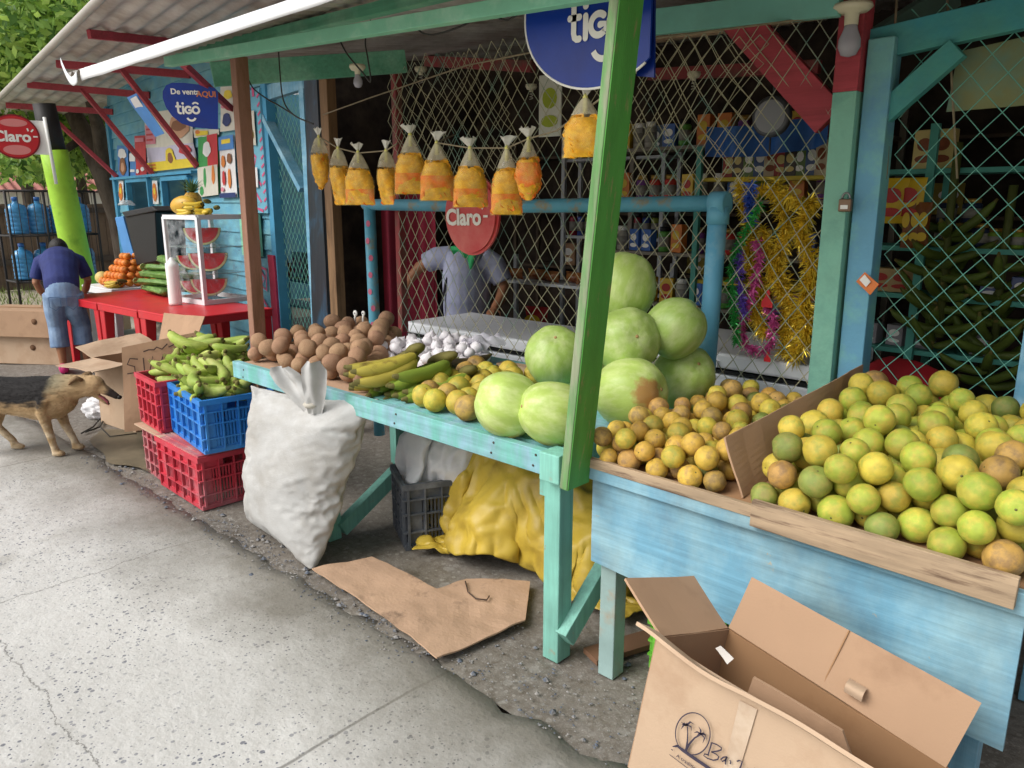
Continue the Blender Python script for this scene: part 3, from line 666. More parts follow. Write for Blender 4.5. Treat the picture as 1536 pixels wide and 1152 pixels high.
for k, (c_, nm) in enumerate((('#b08a6a', 'tan'), ('#7a2f35', 'maroon'), ('#5a6a7a', 'slate'), ('#9a8a3a', 'mustard'))):
    pack('carton', f'{nm} grocery carton stacked on the back shelf in the shadow', f'{nm} cartons in the shadow', .18, .12, .2, [mat('carton_' + nm, c_, .6, .15, 8), white], [(-4.6 + .45 * (k + 4 * q) , 5.78, 1.02 + .5 * ((k + q) % 3)) for q in range(2)])
shelf('back_shelf', 'dark shelving along the back wall of the store', -5.2, -.4, 5.8, [1.0, 1.5, 2.0], mat('shelf_dark', '#55483a', .7, .2, 5), .3)
pack('detergent_poster', 'white card with red and yellow print hanging above the pipe, left of green post', 'hanging cards', .14, .01, .3, [mat('poster_white', '#c9cabf', .6, .06, 6), mat('poster_yellowgreen', '#9aa82e', .6, .1, 9)], [(onY(825, 205, 3.15).x, 3.15, onY(825, 205, 3.15).z)], 'poster')
# cloth sacks: blue tarpaulin strip and a round hanging scale
mb = MB(); a, b = onY(1060, 190, 4.3), onY(1250, 165, 4.3)
mb.grid(lambda u, v: a.lerp(b, u) + Vector((0, .05 * math.sin(u * 17), -.17 * v - .03 * math.sin(u * 3.1))), 24, 4)
tag(mb.build('blue_tarpaulin', mat('blue_tarp', '#2f62a8', .5, .15, 8)), 'blue tarpaulin strip sagging in the store behind red brace', 'tarpaulin')
sc_ = thing('hanging_scale', 'round grey hanging scale behind the mesh under the red brace', 'scale', onY(1158, 175, 3.3))
c = onY(1158, 175, 3.3)
mb = MB(); mb.lathe([(.075, -.02), (.085, -.012), (.085, .012), (.075, .02)], c, 24, rot=Matrix.Rotation(R(90), 3, 'X')); mb.build('rim', mat('scale_metal', '#5a5c60', .4, .1, 8, metal=.5), sc_)
mb = MB(); disc(mb, c + Vector((0, -.0225, 0)), (1, 0, 0), (0, 0, 1), .068, .068); mb.build('dial', mat('scale_face', '#8a8c90', .4, .08, 8), sc_)
mb = MB(); mb.tube([c + Vector((0, 0, .08)), c + Vector((0, 0, .35))], .004, 6); mb.tube([c + Vector((0, 0, -.08)), c + Vector((0, 0, -.16)), c + Vector((.02, 0, -.17))], .004, 6); mb.build('hook', mat('scale_metal2', '#5a5c60', .4, .1, 8, metal=.5), sc_)
# plantain stalks hanging behind the right mesh
# chest freezers
def freezer(label, x0, x1, y0, y1, z):
    t = thing('chest_freezer', label, 'freezer', ((x0 + x1) / 2, (y0 + y1) / 2, 0))
    mb = MB(); mb.box(((x0 + x1) / 2, (y0 + y1) / 2, z / 2 - .05), (x1 - x0 - .03, y1 - y0 - .03, z - .1)); mb.build('cabinet', whitepaint, t, bevel=.012)
    mb = MB(); mb.box(((x0 + x1) / 2, (y0 + y1) / 2, z - .035), (x1 - x0, y1 - y0, .075)); mb.build('lid', mat('freezer_lid', '#f2f5fa', .35, .04, 3), t, bevel=.015)
    mb = MB(); mb.box(((x0 + x1) / 2, (y0 + y1) / 2, z - .085), (x1 - x0 - .012, y1 - y0 - .012, .014)); mb.build('seal', black, t)
    mb = MB(); mb.box(((x0 + x1) / 2, y0 - .012, z - .05), (.16, .02, .03)); mb.build('handle', whitepl, t, bevel=.004)
freezer('white chest freezer in front of the attendant behind mesh', -4.1, -2.62, 3.32, 3.95, .80)
freezer('white chest freezer behind watermelons and brown oranges', -2.3, -1.2, 3.2, 3.85, .92)
# red bundle
mb = MB(); c = onY(1335, 590, 3.25)
mb.ball((c.x, 3.38, c.z - .08), (.22, .15, .2), 24, 14, fn=lambda p: 1 + .12 * mnoise.noise(p * 2.5))
tag(mb.build('red_sack', mat('red_cloth', '#a01f2a', .6, .15, 6)), 'dark red cloth sack behind the mesh above green oranges', 'sack')
mb = MB(); mb.box((c.x, 3.45, .3), (.7, .35, .6)); tag(mb.build('low_bench', darkwood), 'dark low bench under the red cloth sack', 'bench')

mb = MB(); a, b = onY(572, 330, 4.1), onY(652, 330, 4.1)
mb.grid(lambda u, v: Vector((a.x + (b.x - a.x) * u, 4.1 + .03 * math.sin(u * 22) + .01 * math.sin(u * 51), 1.75 - 1.6 * v)), 60, 6)
tag(mb.build('maroon_curtain', mat('curtain_maroon', '#8a2238', .8, .12, 5)), 'maroon curtain hanging beside the attendant behind the spotted pipe', 'curtain')

# stacked grocery shelving further in, seen dimly through the net
shelf('grocery_shelf', 'tall shelf packed with small groceries between red sign and green post', -3.35, -1.5, 4.75, [.55, .9, 1.25, 1.6, 1.95], mat('shelf_dusty', '#7a7468', .6, .15, 5), .26)
gcol = (('red', '#c23a34'), ('yellow', '#d9b53a'), ('white', '#a09e94'), ('blue', '#3f68b0'), ('green', '#5c9a48'), ('orange', '#d07a34'), ('purple', '#7a4a90'))
spots_ = {k: [] for k, _ in gcol}
for r_, z_ in enumerate((.55, .9, 1.25, 1.6, 1.95)):
    x_ = -3.28
    while x_ < -1.58:
        k_ = gcol[(r_ * 3 + int((x_ + 4) * 5.3)) % 7][0]; spots_[k_].append((x_, 4.70 + rng.uniform(-.02, .03), z_ + .012)); x_ += rng.uniform(.10, .15)
for i_, (k_, c_) in enumerate(gcol):
    if i_ % 2: pack('grocery_packet', f'{k_} grocery packet on the tall shelf behind the net', f'{k_} groceries on the tall shelf', .095, .06, .15 + .02 * (i_ % 3), [mat('grocery_' + k_, c_, .4, .15, 12), (white, redp, yell)[i_ % 3]], spots_[k_], 'packet')
    else: place(jar_obj(mat('grocery_' + k_, c_, .35, .15, 12), (gold, black, white)[i_ % 3], f'{k_} grocery jar on the tall shelf behind the net', f'{k_} groceries on the tall shelf', 'jar', .042, .17), spots_[k_])
for k_, row in enumerate((0, 1)):
    pack('tin_carton', ('grey wrapped packet on the lowest shelf behind the right mesh', 'blue wrapped packet on the third shelf behind the right mesh')[k_], ('grey packets behind the right mesh', 'blue packets behind the right mesh')[k_], .08, .07, .10, [mat(('grey_pack', 'bluegrey_pack')[k_], ('#8d8a90', '#5a6a9a')[k_], .35, .15, 12), white], [(xa + .02 + .12 * q, 3.96, zs[row] + .012) for q in ((0, 1, 2, 4), (4, 5, 6, 7))[k_]], 'packet')

# ------------------------------------------------------------------ teal table
TX0, TX1, TY0, TY1 = -3.72, -1.52, 1.90, 2.93
tt = thing('market_table', 'long teal wooden table carrying mamey, plantains and watermelons', 'table', ((TX0 + TX1) / 2, 2.4, 0))
mb = MB(); mb.box(((TX0 + TX1) / 2, (TY0 + TY1) / 2 + .02, TZ - .012), (TX1 - TX0 - .02, TY1 - TY0 - .04, .024)); mb.build('tabletop', tealwood, tt)
mb = MB(); mb.bar((TX0, TY0 - .022, TZ - .025), (TX1 - .06, TY0 - .022, TZ - .035), .036, .085); mb.build('front_rail', tealwood, tt, bevel=.003)
mb = MB(); mb.bar((TX0 + .02, TY0, TZ - .045), (TX0 + .02, TY1, TZ - .045), .036, .08); mb.build('side_rail', tealwood, tt, bevel=.003)
mb = MB(); mb.bar((TX1 - .03, TY0 + .04, TZ - .045), (TX1 - .03, TY1, TZ - .045), .036, .08); mb.build('side_rail', tealwood, tt, bevel=.003)
mb = MB(); mb.box((TX1 - .025, TY0 - .02, TZ - .035), (.085, .09, .1)); mb.build('corner_block', teal, tt, bevel=.004)
mb = MB(); mb.bar((TX1 - .05, TY0 + .02, 0), (TX1 - .05, TY0 + .02, TZ - .09), .07, .075, (0, 1, 0)); mb.build('leg', teal, tt, bevel=.004)
mb = MB(); mb.bar((TX1 - .105, TY0 + .03, TZ - .17), (TX1 - .105, TY0 + .03, TZ - .085), .03, .06, (0, 1, 0)); mb.build('cleat', teal, tt)
l2 = onZ(520, 800)
mb = MB(); mb.bar((l2.x, TY0 + .04, 0), (l2.x, TY0 + .04, TZ - .09), .06, .07, (0, 1, 0)); mb.build('leg', teal, tt, bevel=.004)
for x in (TX0 + .05, l2.x, TX1 - .05):
    mb = MB(); mb.bar((x, TY1 - .05, 0), (x, TY1 - .05, TZ - .03), .06, .07, (0, 1, 0)); mb.build('leg', teal, tt)
mb = MB(); mb.bar((l2.x + .03, 1.97, .05), (l2.x + .03, 2.52, .36), .05, .075, (0, 0, 1)); mb.build('brace', teal, tt, bevel=.003)
mb = MB(); mb.bar((TX1 - .0, 1.9, .10), (TX1 - .0, 2.42, .52), .05, .075, (0, 0, 1)); mb.build('brace', teal, tt, bevel=.003)
nailm = mat('nail_head', '#4a423a', .6, .2, 9)
for x_ in (TX0 + .12, TX0 + .7, TX0 + 1.35, TX1 - .3, TX1 - .1):
    for dz_ in (-.012, -.052):
        mb = MB(); mb.lathe([(0, 0), (.0045, 0), (.0045, .002)], (x_ + .006 * dz_ * 50, TY0 - .0405, TZ + dz_), 8, rot=Matrix.Rotation(R(90), 3, 'X')); mb.build('nail', nailm, tt)
# cardboard lying on the table under the mamey
mb = MB(); mb.sheet([(TX0 + .03, TY0 - .03, TZ + .008), (-2.62, TY0 - .02, TZ + .006), (-2.7, 2.7, TZ + .008), (TX0 + .03, 2.75, TZ + .008)], .005, warp=.004)
tag(mb.build('cardboard_sheet', cardwet), 'flat brown cardboard lying under the mamey pile on teal table', 'cardboard')
mb = MB(); q = onZ(885, 552, .82); mb.bar((-2.62, 2.72, .80), (-2.15, 2.78, .80), .06, .035)
tag(mb.build('wooden_stick', rawwood), 'short wood stick lying behind the yellow oranges near freezer', 'stick')

# ------------------------------------------------------------------ blue desk with orange bins
DX0, DX1, DY0, DY1 = -1.44, -.215, 1.93, 2.86
dk = thing('fruit_stand', 'blue painted fruit stand with broad plywood front panel full of oranges', 'stand', (-.83, 2.4, 0))
mb = MB(); mb.sheet([(DX0 + .02, DY0 - .012, .43), (DX1, DY0 - .012, .35), (DX1, DY0 - .012, .72), (DX0 + .02, DY0 - .012, .735)], .014, warp=.004); mb.build('front_panel', deskblue, dk)
mb = MB(); mb.bar((DX0, DY0 - .024, .755), (DX1 + .02, DY0 - .024, .735), .04, .055); mb.build('top_rail', deskblue, dk, bevel=.003)
mb = MB(); mb.sheet([(DX0 + .015, DY0, .73), (DX0 + .015, DY1, .73), (DX0 + .015, DY1, .5), (DX0 + .015, DY0, .44)], .014); mb.build('side_panel', deskblue, dk)
mb = MB(); mb.sheet([(DX0, DY0 - .02, .762), (DX1, DY0 - .02, .762), (DX1, DY1, .835), (DX0, DY1, .835)], .012, warp=0); mb.build('bin_floor', cardin, dk)
FLOOR = lambda x, y: .769 + .073 * (y - 1.91) / .95
mb = MB(); mb.bar((DX1 + .005, DY0, .78), (DX1 + .005, DY1, .8), .02, .1); mb.build('end_board', deskblue, dk)
for x, y, m in ((onZ(912, 1012).x, 1.97, mat('grey_blue_leg', '#8fa9a6', .65, .15, 5, '#a08f78', .6, .08, 6, .2, 50, dirt=.3)), (DX1 - .1, 2.1, bluepaint), (DX0 + .1, 2.8, bluepaint), (DX1 - .05, 2.8, bluepaint)):
    mb = MB(); mb.bar((x, y, 0), (x, y, .74), .062, .065, (0, 1, 0)); mb.build('leg', m, dk, bevel=.003)
a, b = onY(868, 690, DY0 - .05), onY(1132, 770, DY0 - .05)
mb = MB(); mb.bar(a + Vector((0, .012, 0)), b + Vector((.02, .012, 0)), .018, .034); mb.build('edge_plank', plankwood, dk, bevel=.002)
a, b = onY(1128, 768, DY0 - .06), onY(1526, 890, DY0 - .06)
mb = MB(); mb.bar(a + Vector((0, .0, .0)), b + Vector((0, .0, .0)), .02, .075); mb.build('edge_plank', plankwood, dk, bevel=.002)
# cardboard divider between the two heaps
dv = [onY(1100, 700, 1.99), onY(1205, 600, 2.45), onY(1292, 585, 2.83), onY(1300, 548, 2.83), onY(1190, 590, 2.45), onY(1105, 660, 1.99)]
mb = MB(); mb.sheet([Vector((-.925, 1.96, .775)), Vector((-.91, 2.82, .79)), onY(1297, 546, 2.82), onY(1088, 656, 1.96)], .006, sub=10, warp=.018)
tag(mb.build('cardboard_divider', card), 'torn brown cardboard divider standing between brown and green oranges', 'cardboard')

# ------------------------------------------------------------------ fruit
def fruit_mat(name, c, c2, c3=None, rough=.42, thr=.55, rand=.18):
    return mat(name, c, rough, .14, 2.2, c2, thr, .07, 1.3, .30, 34, rand=rand)
o_green = fruit_mat('orange_skin_green', '#9fac40', '#b8ac48', thr=.52)
o_yel = fruit_mat('orange_skin_yellow', '#c2ad45', '#a3a244', thr=.56)
o_brown = fruit_mat('orange_skin_brown', '#b8954e', '#94784c', thr=.53)
o_dark = fruit_mat('orange_skin_dark', '#7b8840', '#8f8a48', thr=.55)
o_amber = fruit_mat('orange_skin_amber', '#cba648', '#ac8a50', thr=.57)
stemm = mat('stem_scar', '#6b6a3a', .8, .2, 30)
def orange_mesh(name, m, seed, squash=1.0):
    mb = MB()
    def fn(p):
        d = 1 + .045 * mnoise.noise(p * 1.5 + Vector((seed, 0, 0)))
        if p.z > .93: d *= 1 - .10 * (p.z - .93) / .07
        if p.z < -.95: d *= 1 - .04
        return d
    mb.ball((0, 0, 0), (1, 1, squash), 20, 14, fn=fn)
    mb.lathe([(.05, .0), (.075, .008), (.03, .02)], (0, 0, .895 * squash), 7, 1)
    me = bpy.data.meshes.new(name); me.from_pydata([tuple(p) for p in mb.v], [], mb.f); me.materials.append(m); me.materials.append(stemm)
    me.polygons.foreach_set('material_index', mb.mi); me.polygons.foreach_set('use_smooth', [True] * len(mb.f)); me.update(); return me
def heap(n, x0, x1, y0, y1, floor, rf, back=.0, inside=None, fixed=(), tries=70):
    P = [tuple(f) for f in fixed]; out = []
    for i in range(n):
        r = rf(); A = np.array(P) if P else np.zeros((0, 4))
        def zat(x, y):
            z = floor(x, y) + r
            if len(A):
                d2 = (A[:, 0] - x) ** 2 + (A[:, 1] - y) ** 2; s2 = (A[:, 3] + r) ** 2; k = d2 < s2
                if k.any(): z = max(z, (A[k, 2] + np.sqrt(s2[k] - d2[k])).max())
            return z
        best = None
        for t in range(tries):
            x = nrng.uniform(x0 + r, x1 - r); y = nrng.uniform(y0 + r, y1 - r)
            if inside and not inside(x, y, r): continue
            z = zat(x, y); s_ = z - back * y
            if best is None or s_ < best[0]: best = (s_, x, y, z)
        if best is None: continue
        st = r * .5
        for t in range(60):
            x = best[1] + nrng.normal() * st; y = best[2] + nrng.normal() * st
            if not (x0 + r <= x <= x1 - r and y0 + r <= y <= y1 - r) or (inside and not inside(x, y, r)): continue
            z = zat(x, y); s_ = z - back * y
            if s_ < best[0]: best = (s_, x, y, z)
            else: st *= .97
        P.append((best[1], best[2], best[3], r)); out.append((best[1], best[2], best[3], r))
    return out
def spawn(name, mesh, p, r, label, cat, group, first=[0]):
    o = bpy.data.objects.new(name, mesh); COL.objects.link(o); o.location = p; o.scale = (r, r, r)
    o.rotation_euler = (rng.uniform(-1.9, 1.9), rng.uniform(-1.6, 1.6), rng.uniform(0, 6.3))
    return tag(o, label, cat, group)
OM = {k: [orange_mesh('orange', m, 3 * i + q, (1, .95, 1.03)[q]) for q in range(3)] for i, (k, m) in enumerate((('green', o_green), ('yellow', o_yel), ('brown', o_brown), ('dark', o_dark), ('amber', o_amber)))}
def pick(ws):
    t = rng.random() * sum(w_ for _, w_ in ws)
    for k, w_ in ws:
        t -= w_
        if t <= 0: return k
    return ws[-1][0]
BLAB = {'green': 'large green skinned orange in the big heap on the blue stand', 'yellow': 'large yellowish orange in the big heap on the blue stand', 'brown': 'large brown blotched orange in the big heap on the blue stand', 'dark': 'large dark green orange in the big heap on the blue stand'}
for x, y, z, r in heap(196, -.90, DX1 - .005, 1.885, 2.84, FLOOR, lambda: nrng.uniform(.0385, .0465), .05):
    k = pick((('green', 50), ('yellow', 32), ('brown', 7), ('dark', 9)))
    spawn('orange', rng.choice(OM[k]), (x, y, z), r, BLAB[k], 'orange', 'large oranges heaped on the right of blue stand')
SLAB = {'brown': 'small brown skinned orange in the heap left of cardboard divider', 'amber': 'small amber orange in the heap left of cardboard divider', 'yellow': 'small yellow orange in the heap left of cardboard divider', 'dark': 'small dull green orange in the heap left of cardboard divider'}
for x, y, z, r in heap(124, -1.45, -.975, 1.89, 2.83, FLOOR, lambda: nrng.uniform(.0315, .038), .02):
    k = pick((('brown', 34), ('amber', 34), ('yellow', 28), ('dark', 4)))
    spawn('orange', rng.choice(OM[k]), (x, y, z), r, SLAB[k], 'orange', 'small brown oranges heaped left of the divider')
# watermelons
wm = mat('watermelon_skin', '#a4bd60', .4, .16, 1.6, '#c3d090', .57, .14, 3, .12, 30, (1, 1, .4), rand=.14)
scarm = wm.copy(); scarm.name = 'watermelon_skin_scarred'; nt_ = scarm.node_tree; b_ = nt_.nodes['Principled BSDF']; lk = b_.inputs['Base Color'].links[0].from_socket
tc_ = nt_.nodes.new('ShaderNodeTexCoord'); di = nt_.nodes.new('ShaderNodeVectorMath'); di.operation = 'DISTANCE'; nt_.links.new(tc_.outputs['Object'], di.inputs[0]); SCAR_IN = di.inputs[1]
no_ = nt_.nodes.new('ShaderNodeTexNoise'); no_.inputs['Scale'].default_value = 5; no_.inputs['Detail'].default_value = 8; nt_.links.new(tc_.outputs['Object'], no_.inputs['Vector'])
ad = nt_.nodes.new('ShaderNodeMath'); ad.operation = 'MULTIPLY_ADD'; nt_.links.new(no_.outputs['Fac'], ad.inputs[0]); ad.inputs[1].default_value = .55; nt_.links.new(di.outputs['Value'], ad.inputs[2])
mr_ = nt_.nodes.new('ShaderNodeMapRange'); mr_.inputs[1].default_value = .58; mr_.inputs[2].default_value = .78; mr_.inputs[3].default_value = .85; mr_.inputs[4].default_value = 0; nt_.links.new(ad.outputs[0], mr_.inputs[0])
mx_ = nt_.nodes.new('ShaderNodeMix'); mx_.data_type = 'RGBA'; nt_.links.new(mr_.outputs[0], mx_.inputs[0]); nt_.links.new(lk, mx_.inputs[6]); mx_.inputs[7].default_value = lin('#a5703f'); nt_.links.new(mx_.outputs[2], b_.inputs['Base Color'])
wscar = mat('melon_scar', '#a98a5a', .7, .2, 14)
def melon_mesh(seed, lon=1.08):
    mb = MB()
    mb.ball((0, 0, 0), (1, 1, lon), 40, 26, fn=lambda p: 1 + .012 * math.cos(9 * math.atan2(p.y, p.x)) * math.sqrt(max(0, 1 - p.z * p.z)) + .05 * mnoise.noise(p * 1.2 + Vector((seed, 2, 0))) - (.06 * max(0, (p.z - .95) / .05)))
    mb.lathe([(.055, 0), (.05, .02), (.03, .03)], (0, 0, lon * .93), 9, 1)
    me = bpy.data.meshes.new('watermelon'); me.from_pydata([tuple(p) for p in mb.v], [], mb.f); me.materials.append(wm); me.materials.append(wscar)
    me.polygons.foreach_set('material_index', mb.mi); me.polygons.foreach_set('use_smooth', [True] * len(mb.f)); me.update(); return me
WMESH = [melon_mesh(s_, l_) for s_, l_ in ((0, 1.05), (11, 1.16), (23, 1.0))]
ML = [((762, 606), 'z', .895, .118, (1.25, 0, -.9), 'pale green watermelon at the front left of pile, blossom end facing out'),
      ((832, 620), 'z', .888, .112, (1.3, 0, -.6), 'watermelon in front touching the green post on its left'),
      ((832, 534), 'y', 2.38, .125, (.5, .5, 0), 'bright green watermelon on top of the two left of green post'),
      ((945, 590), 'z', .905, .135, (1.3, .2, 1.6), 'big watermelon with brown scarred patch right of green post'),
      ((1024, 566), 'z', .90, .128, (.4, .9, 0), 'watermelon at the right end of the bottom row by blue pipe'),
      ((940, 511), 'y', 2.45, .128, (.6, 1.2, 0), 'yellowish watermelon resting above the scarred one'),
      ((1013, 492), 'y', 2.62, .118, (.3, .7, 1), 'watermelon at right of second row near the blue pipe'),
      ((936, 432), 'y', 2.62, .128, (.2, .3, 2), 'topmost watermelon of the pile right of green post'),
      ((880, 560), 'y', 2.62, .125, (.7, .2, 2), 'watermelon mostly hidden behind the green post')]
for i, ((px, py), ax, v_, r, rot, lab) in enumerate(ML):
    p = onZ(px, py, v_) if ax == 'z' else onY(px, py, v_)
    o = bpy.data.objects.new('watermelon', WMESH[i % 3]); COL.objects.link(o); o.location = p; o.scale = (r,) * 3; o.rotation_euler = rot
    tag(o, lab, 'watermelon', 'watermelons piled around the green post')
    if i == 3:
        o.material_slots[0].link = 'OBJECT'; o.material_slots[0].material = scarm
        hit = onY(982, 590, p.y) - p; n_ = (EYE - p).normalized(); hit = (hit.normalized() * .75 + n_ * .65).normalized()
        SCAR_IN.default_value = o.rotation_euler.to_matrix().inverted() @ hit
MFIX = []
for (px, py), ax, v_, r, rot, lab in ML:
    q = onZ(px, py, v_) if ax == 'z' else onY(px, py, v_); MFIX.append((q.x, q.y, q.z, r))
for i, (x, y, z, r) in enumerate(heap(27, -2.75, -1.95, 1.905, 2.7, lambda x, y: TZ + .001, lambda: nrng.uniform(.045, .053), -.02, inside=lambda x, y, r: -2.33 - .42 * (y - 1.9) < x < -1.95 - .45 * (y - 1.9), fixed=MFIX)):
    k = 'yellow' if i % 4 else 'brown'
    spawn('orange', OM[k][i % 3], (x, y, z), r, ('smooth yellow orange beside the watermelons on teal table' if k == 'yellow' else 'brown netted orange among the yellow ones on teal table'), 'orange', 'yellow oranges on the teal table')
# mamey
mam = mat('mamey_skin', '#ae8c6e', .85, .14, 26, '#a0755a', .58, .1, 10, .5, 160, rand=.12)
def mamey(seed):
    mb = MB(); mb.ball((0, 0, 0), (1, 1, 1.22), 20, 14, fn=lambda p: 1 + .05 * mnoise.noise(p * 1.4 + Vector((seed, 0, 0))) - .10 * max(0, p.z) ** 2 + (.06 * max(0, (p.z - .93) / .07)))
    mb.lathe([(.09, 0), (.07, .03), (.03, .04)], (0, 0, 1.12), 8, 1)
    me = bpy.data.meshes.new('mamey'); me.from_pydata([tuple(p) for p in mb.v], [], mb.f); me.materials.append(mam); me.materials.append(mat('mamey_stem', '#6e4b38', .9))
    me.polygons.foreach_set('material_index', mb.mi); me.polygons.foreach_set('use_smooth', [True] * len(mb.f)); me.update(); return me
MM = [mamey(s_) for s_ in (0, 5, 9)]
for i, (x, y, z, r) in enumerate(heap(104, -3.72, -2.70, 1.91, 2.85, lambda x, y: .792, lambda: nrng.uniform(.040, .051), .05, inside=lambda x, y, r: x + 1.0 * (y - 1.93) < -2.70)):
    spawn('mamey', MM[i % 3], (x, y, z), r * .93, 'brown rough mamey fruit in the pile at left of teal table', 'mamey', 'mamey fruits piled on the teal table')
# bananas and plantains
pgreen = mat('plantain_green', '#97ad4a', .6, .16, 7, '#b9bd6c', .55, .1, 6, .06, 90, rand=.12)
pyel = mat('plantain_yellow', '#a89a42', .5, .12, 9, '#5b4626', .62, .08, 14, .06, 90, rand=.1)
pdark = mat('plantain_black', '#3a3328', .6, .2, 9, '#5a5030', .55, .1, 8)
pold = mat('plantain_olive', '#7f9438', .5, .12, 9, '#54502a', .64, .08, 12, .06, 90, rand=.1)
bnana = mat('banana_yellow', '#dcbc3c', .45, .08, 8, '#b89a34', .6, .1, 9)
ptip = mat('plantain_tip', '#66602f', .8, .2, 20)
def finger_mesh(m, L=.24, r=.024, curve=.9, seed=0):
    mb = MB(); pts = []; rs = []
    prof = [(0, .32), (.06, .42), (.12, .8), (.25, 1), (.5, 1.04), (.72, .95), (.85, .72), (.93, .42), (1, .24)]
    for t, k in prof:
        a = (t - .5) * curve; Rr = L / curve
        pts.append((Rr * math.sin(a), 0, Rr * (math.cos(a) - math.cos(curve / 2)) * -1)); rs.append(r * k)
    mb.tube(pts, rs, 9, smooth=True)
    mi = []
    for f in mb.f:
        s_ = min(f) // 9
        mi.append(1 if (s_ < 1 or s_ >= 7) else 0)
    mb.mi = mi
    me = bpy.data.meshes.new('plantain'); me.from_pydata([tuple(p) for p in mb.v], [], mb.f); me.materials.append(m); me.materials.append(ptip)
    me.polygons.foreach_set('material_index', mb.mi); me.polygons.foreach_set('use_smooth', [True] * len(mb.f)); me.update(); return me
PG = [finger_mesh(pgreen, .29, .030, c_) for c_ in (1.0, 1.4, 1.75)]
PY = [finger_mesh(pyel, .24, .023, c_) for c_ in (.7, .95)]; PO = [finger_mesh(pold, .24, .023, c_) for c_ in (.7, .95)]; PK = finger_mesh(pdark, .24, .022, .9); BN = finger_mesh(bnana, .17, .019, .9)
def hand(name, label, cat, loc, rot, meshes, n, group=None, spread=.028, fan=.09, rows=2, part='finger', hscale=1.0):
    """one hand of bananas: fingers side by side from a common stalk"""
    t = thing(name, label, cat, loc, 0, group); t.rotation_euler = rot; t.scale = (hscale,) * 3
    for k in range(n):
        row = k % rows; c_ = k // rows; m_ = (n // rows) / 2 - .5
        o = bpy.data.objects.new(part, meshes[k % len(meshes)]); COL.objects.link(o); o.parent = t
        o.location = (.09, (c_ - m_) * spread, -.03 * row + .006 * (k % 3)); o.rotation_euler = (rng.uniform(-.15, .15) + (c_ - m_) * .08, .15 * row + rng.uniform(-.08, .08), (c_ - m_) * fan)
    mb = MB(); mb.ball((-.03, 0, .02), (.03, .5 * spread * n / rows + .01, .02), 8, 6); mb.build('stalk', ptip, t, world=False)
    return t
def look(a, b, roll=0):
    d = (Vector(b) - Vector(a)).normalized(); return (Matrix.Rotation(math.atan2(d.y, d.x), 4, 'Z') @ Matrix.Rotation(-math.asin(max(-1, min(1, d.z))), 4, 'Y') @ Matrix.Rotation(roll, 4, 'X')).to_euler()
q = onZ(612, 536, .93); hand('plantain_hand', 'ripe yellow plantain hand with brown spots on top of green ones', 'plantain bunch', q, look(q, onZ(545, 552, .9), .3), PY, 8, rows=2, spread=.035, hscale=1.35)
q = onZ(655, 550, .88); hand('plantain_hand', 'olive green plantain hand spread in front of the garlic', 'plantain bunch', q, look(q, onZ(578, 576, .84), .3), PO, 10, rows=2, spread=.034, hscale=1.4)
q = onZ(690, 568, .84); hand('plantain_hand', 'plantain hand lying lowest beside the yellow oranges', 'plantain bunch', q, look(q, onZ(625, 580, .82), .3), PO, 8, rows=2, spread=.034, hscale=1.35)
q = onZ(600, 552, .86); hand('plantain_hand', 'dark green plantain hand at the left end of plantains on table', 'plantain bunch', q, look(q, onZ(572, 578, .82), .6), PO, 8, rows=2, spread=.034, hscale=1.35)
q = onZ(640, 552, .86)
for (a, b, me, lab) in (((655, 548), (700, 585), PG[0], 'single bright green plantain lying between bunch and yellow oranges'), ((675, 545), (730, 538), PK, 'single blackened plantain lying by the garlic'), ((690, 560), (730, 552), PG[1], 'single green plantain under the blackened one'), ((650, 552), (690, 536), PO[0], 'single dull plantain touching the garlic')):
    a_ = onZ(*a, .84); b_ = onZ(*b, .84); c_ = (a_ + b_) / 2 + Vector((0, 0, .02 if me is PK else 0))
    o = bpy.data.objects.new('plantain', me); COL.objects.link(o); o.location = c_; o.rotation_euler = look(a_, b_); o.scale = (1.15,) * 3; tag(o, lab, 'plantain')
# garlic: white netted heads
garl = mat('garlic_skin', '#f2f0f2', .6, .05, 20, '#cfc3cf', .58, .1, 12)
def garlic_mesh():
    mb = MB(); mb.lathe([(.0, -.8), (.5, -.8), (.95, -.35), (1, .05), (.75, .5), (.3, .78), (.14, .95), (.07, 1.15)], n=14)
    for i, p in enumerate(mb.v):
        a = math.atan2(p.y, p.x); k = 1 + .07 * math.cos(7 * a); mb.v[i] = Vector((p.x * k, p.y * k, p.z))
    me = bpy.data.meshes.new('garlic'); me.from_pydata([tuple(p) for p in mb.v], [], mb.f); me.materials.append(garl); me.polygons.foreach_set('use_smooth', [True] * len(mb.f)); me.update(); return me
GM = garlic_mesh(); gc = onZ(650, 522, .86)
for i, (x, y, z, r) in enumerate(heap(84, gc.x - .30, gc.x + .27, gc.y - .26, gc.y + .26, lambda x, y: TZ + .002, lambda: nrng.uniform(.030, .038), .1, inside=lambda x, y, r: ((x - gc.x) / .29) ** 2 + ((y - gc.y) / .25) ** 2 < 1)):
    o = spawn('garlic_head', GM, (x, y, z), r * .95, 'white garlic head in the heap behind the plantains', 'garlic', 'garlic heads heaped on the teal table'); o.rotation_euler = (rng.uniform(-.8, .8), rng.uniform(-.8, .8), rng.random() * 6)
mb = MB(); mb.grid(lambda u, v: gc + Vector((.10 + .16 * u, .10 + .18 * v, .01 + .05 * mnoise.noise(Vector((u * 4, v * 4, 0))) + .05 * math.sin(u * 3) )), 12, 12)
tag(mb.build('plastic_bag', film('thin_white_film', '#e8e6f2', .35)), 'crumpled clear white plastic bag lying over the garlic heads', 'bag')

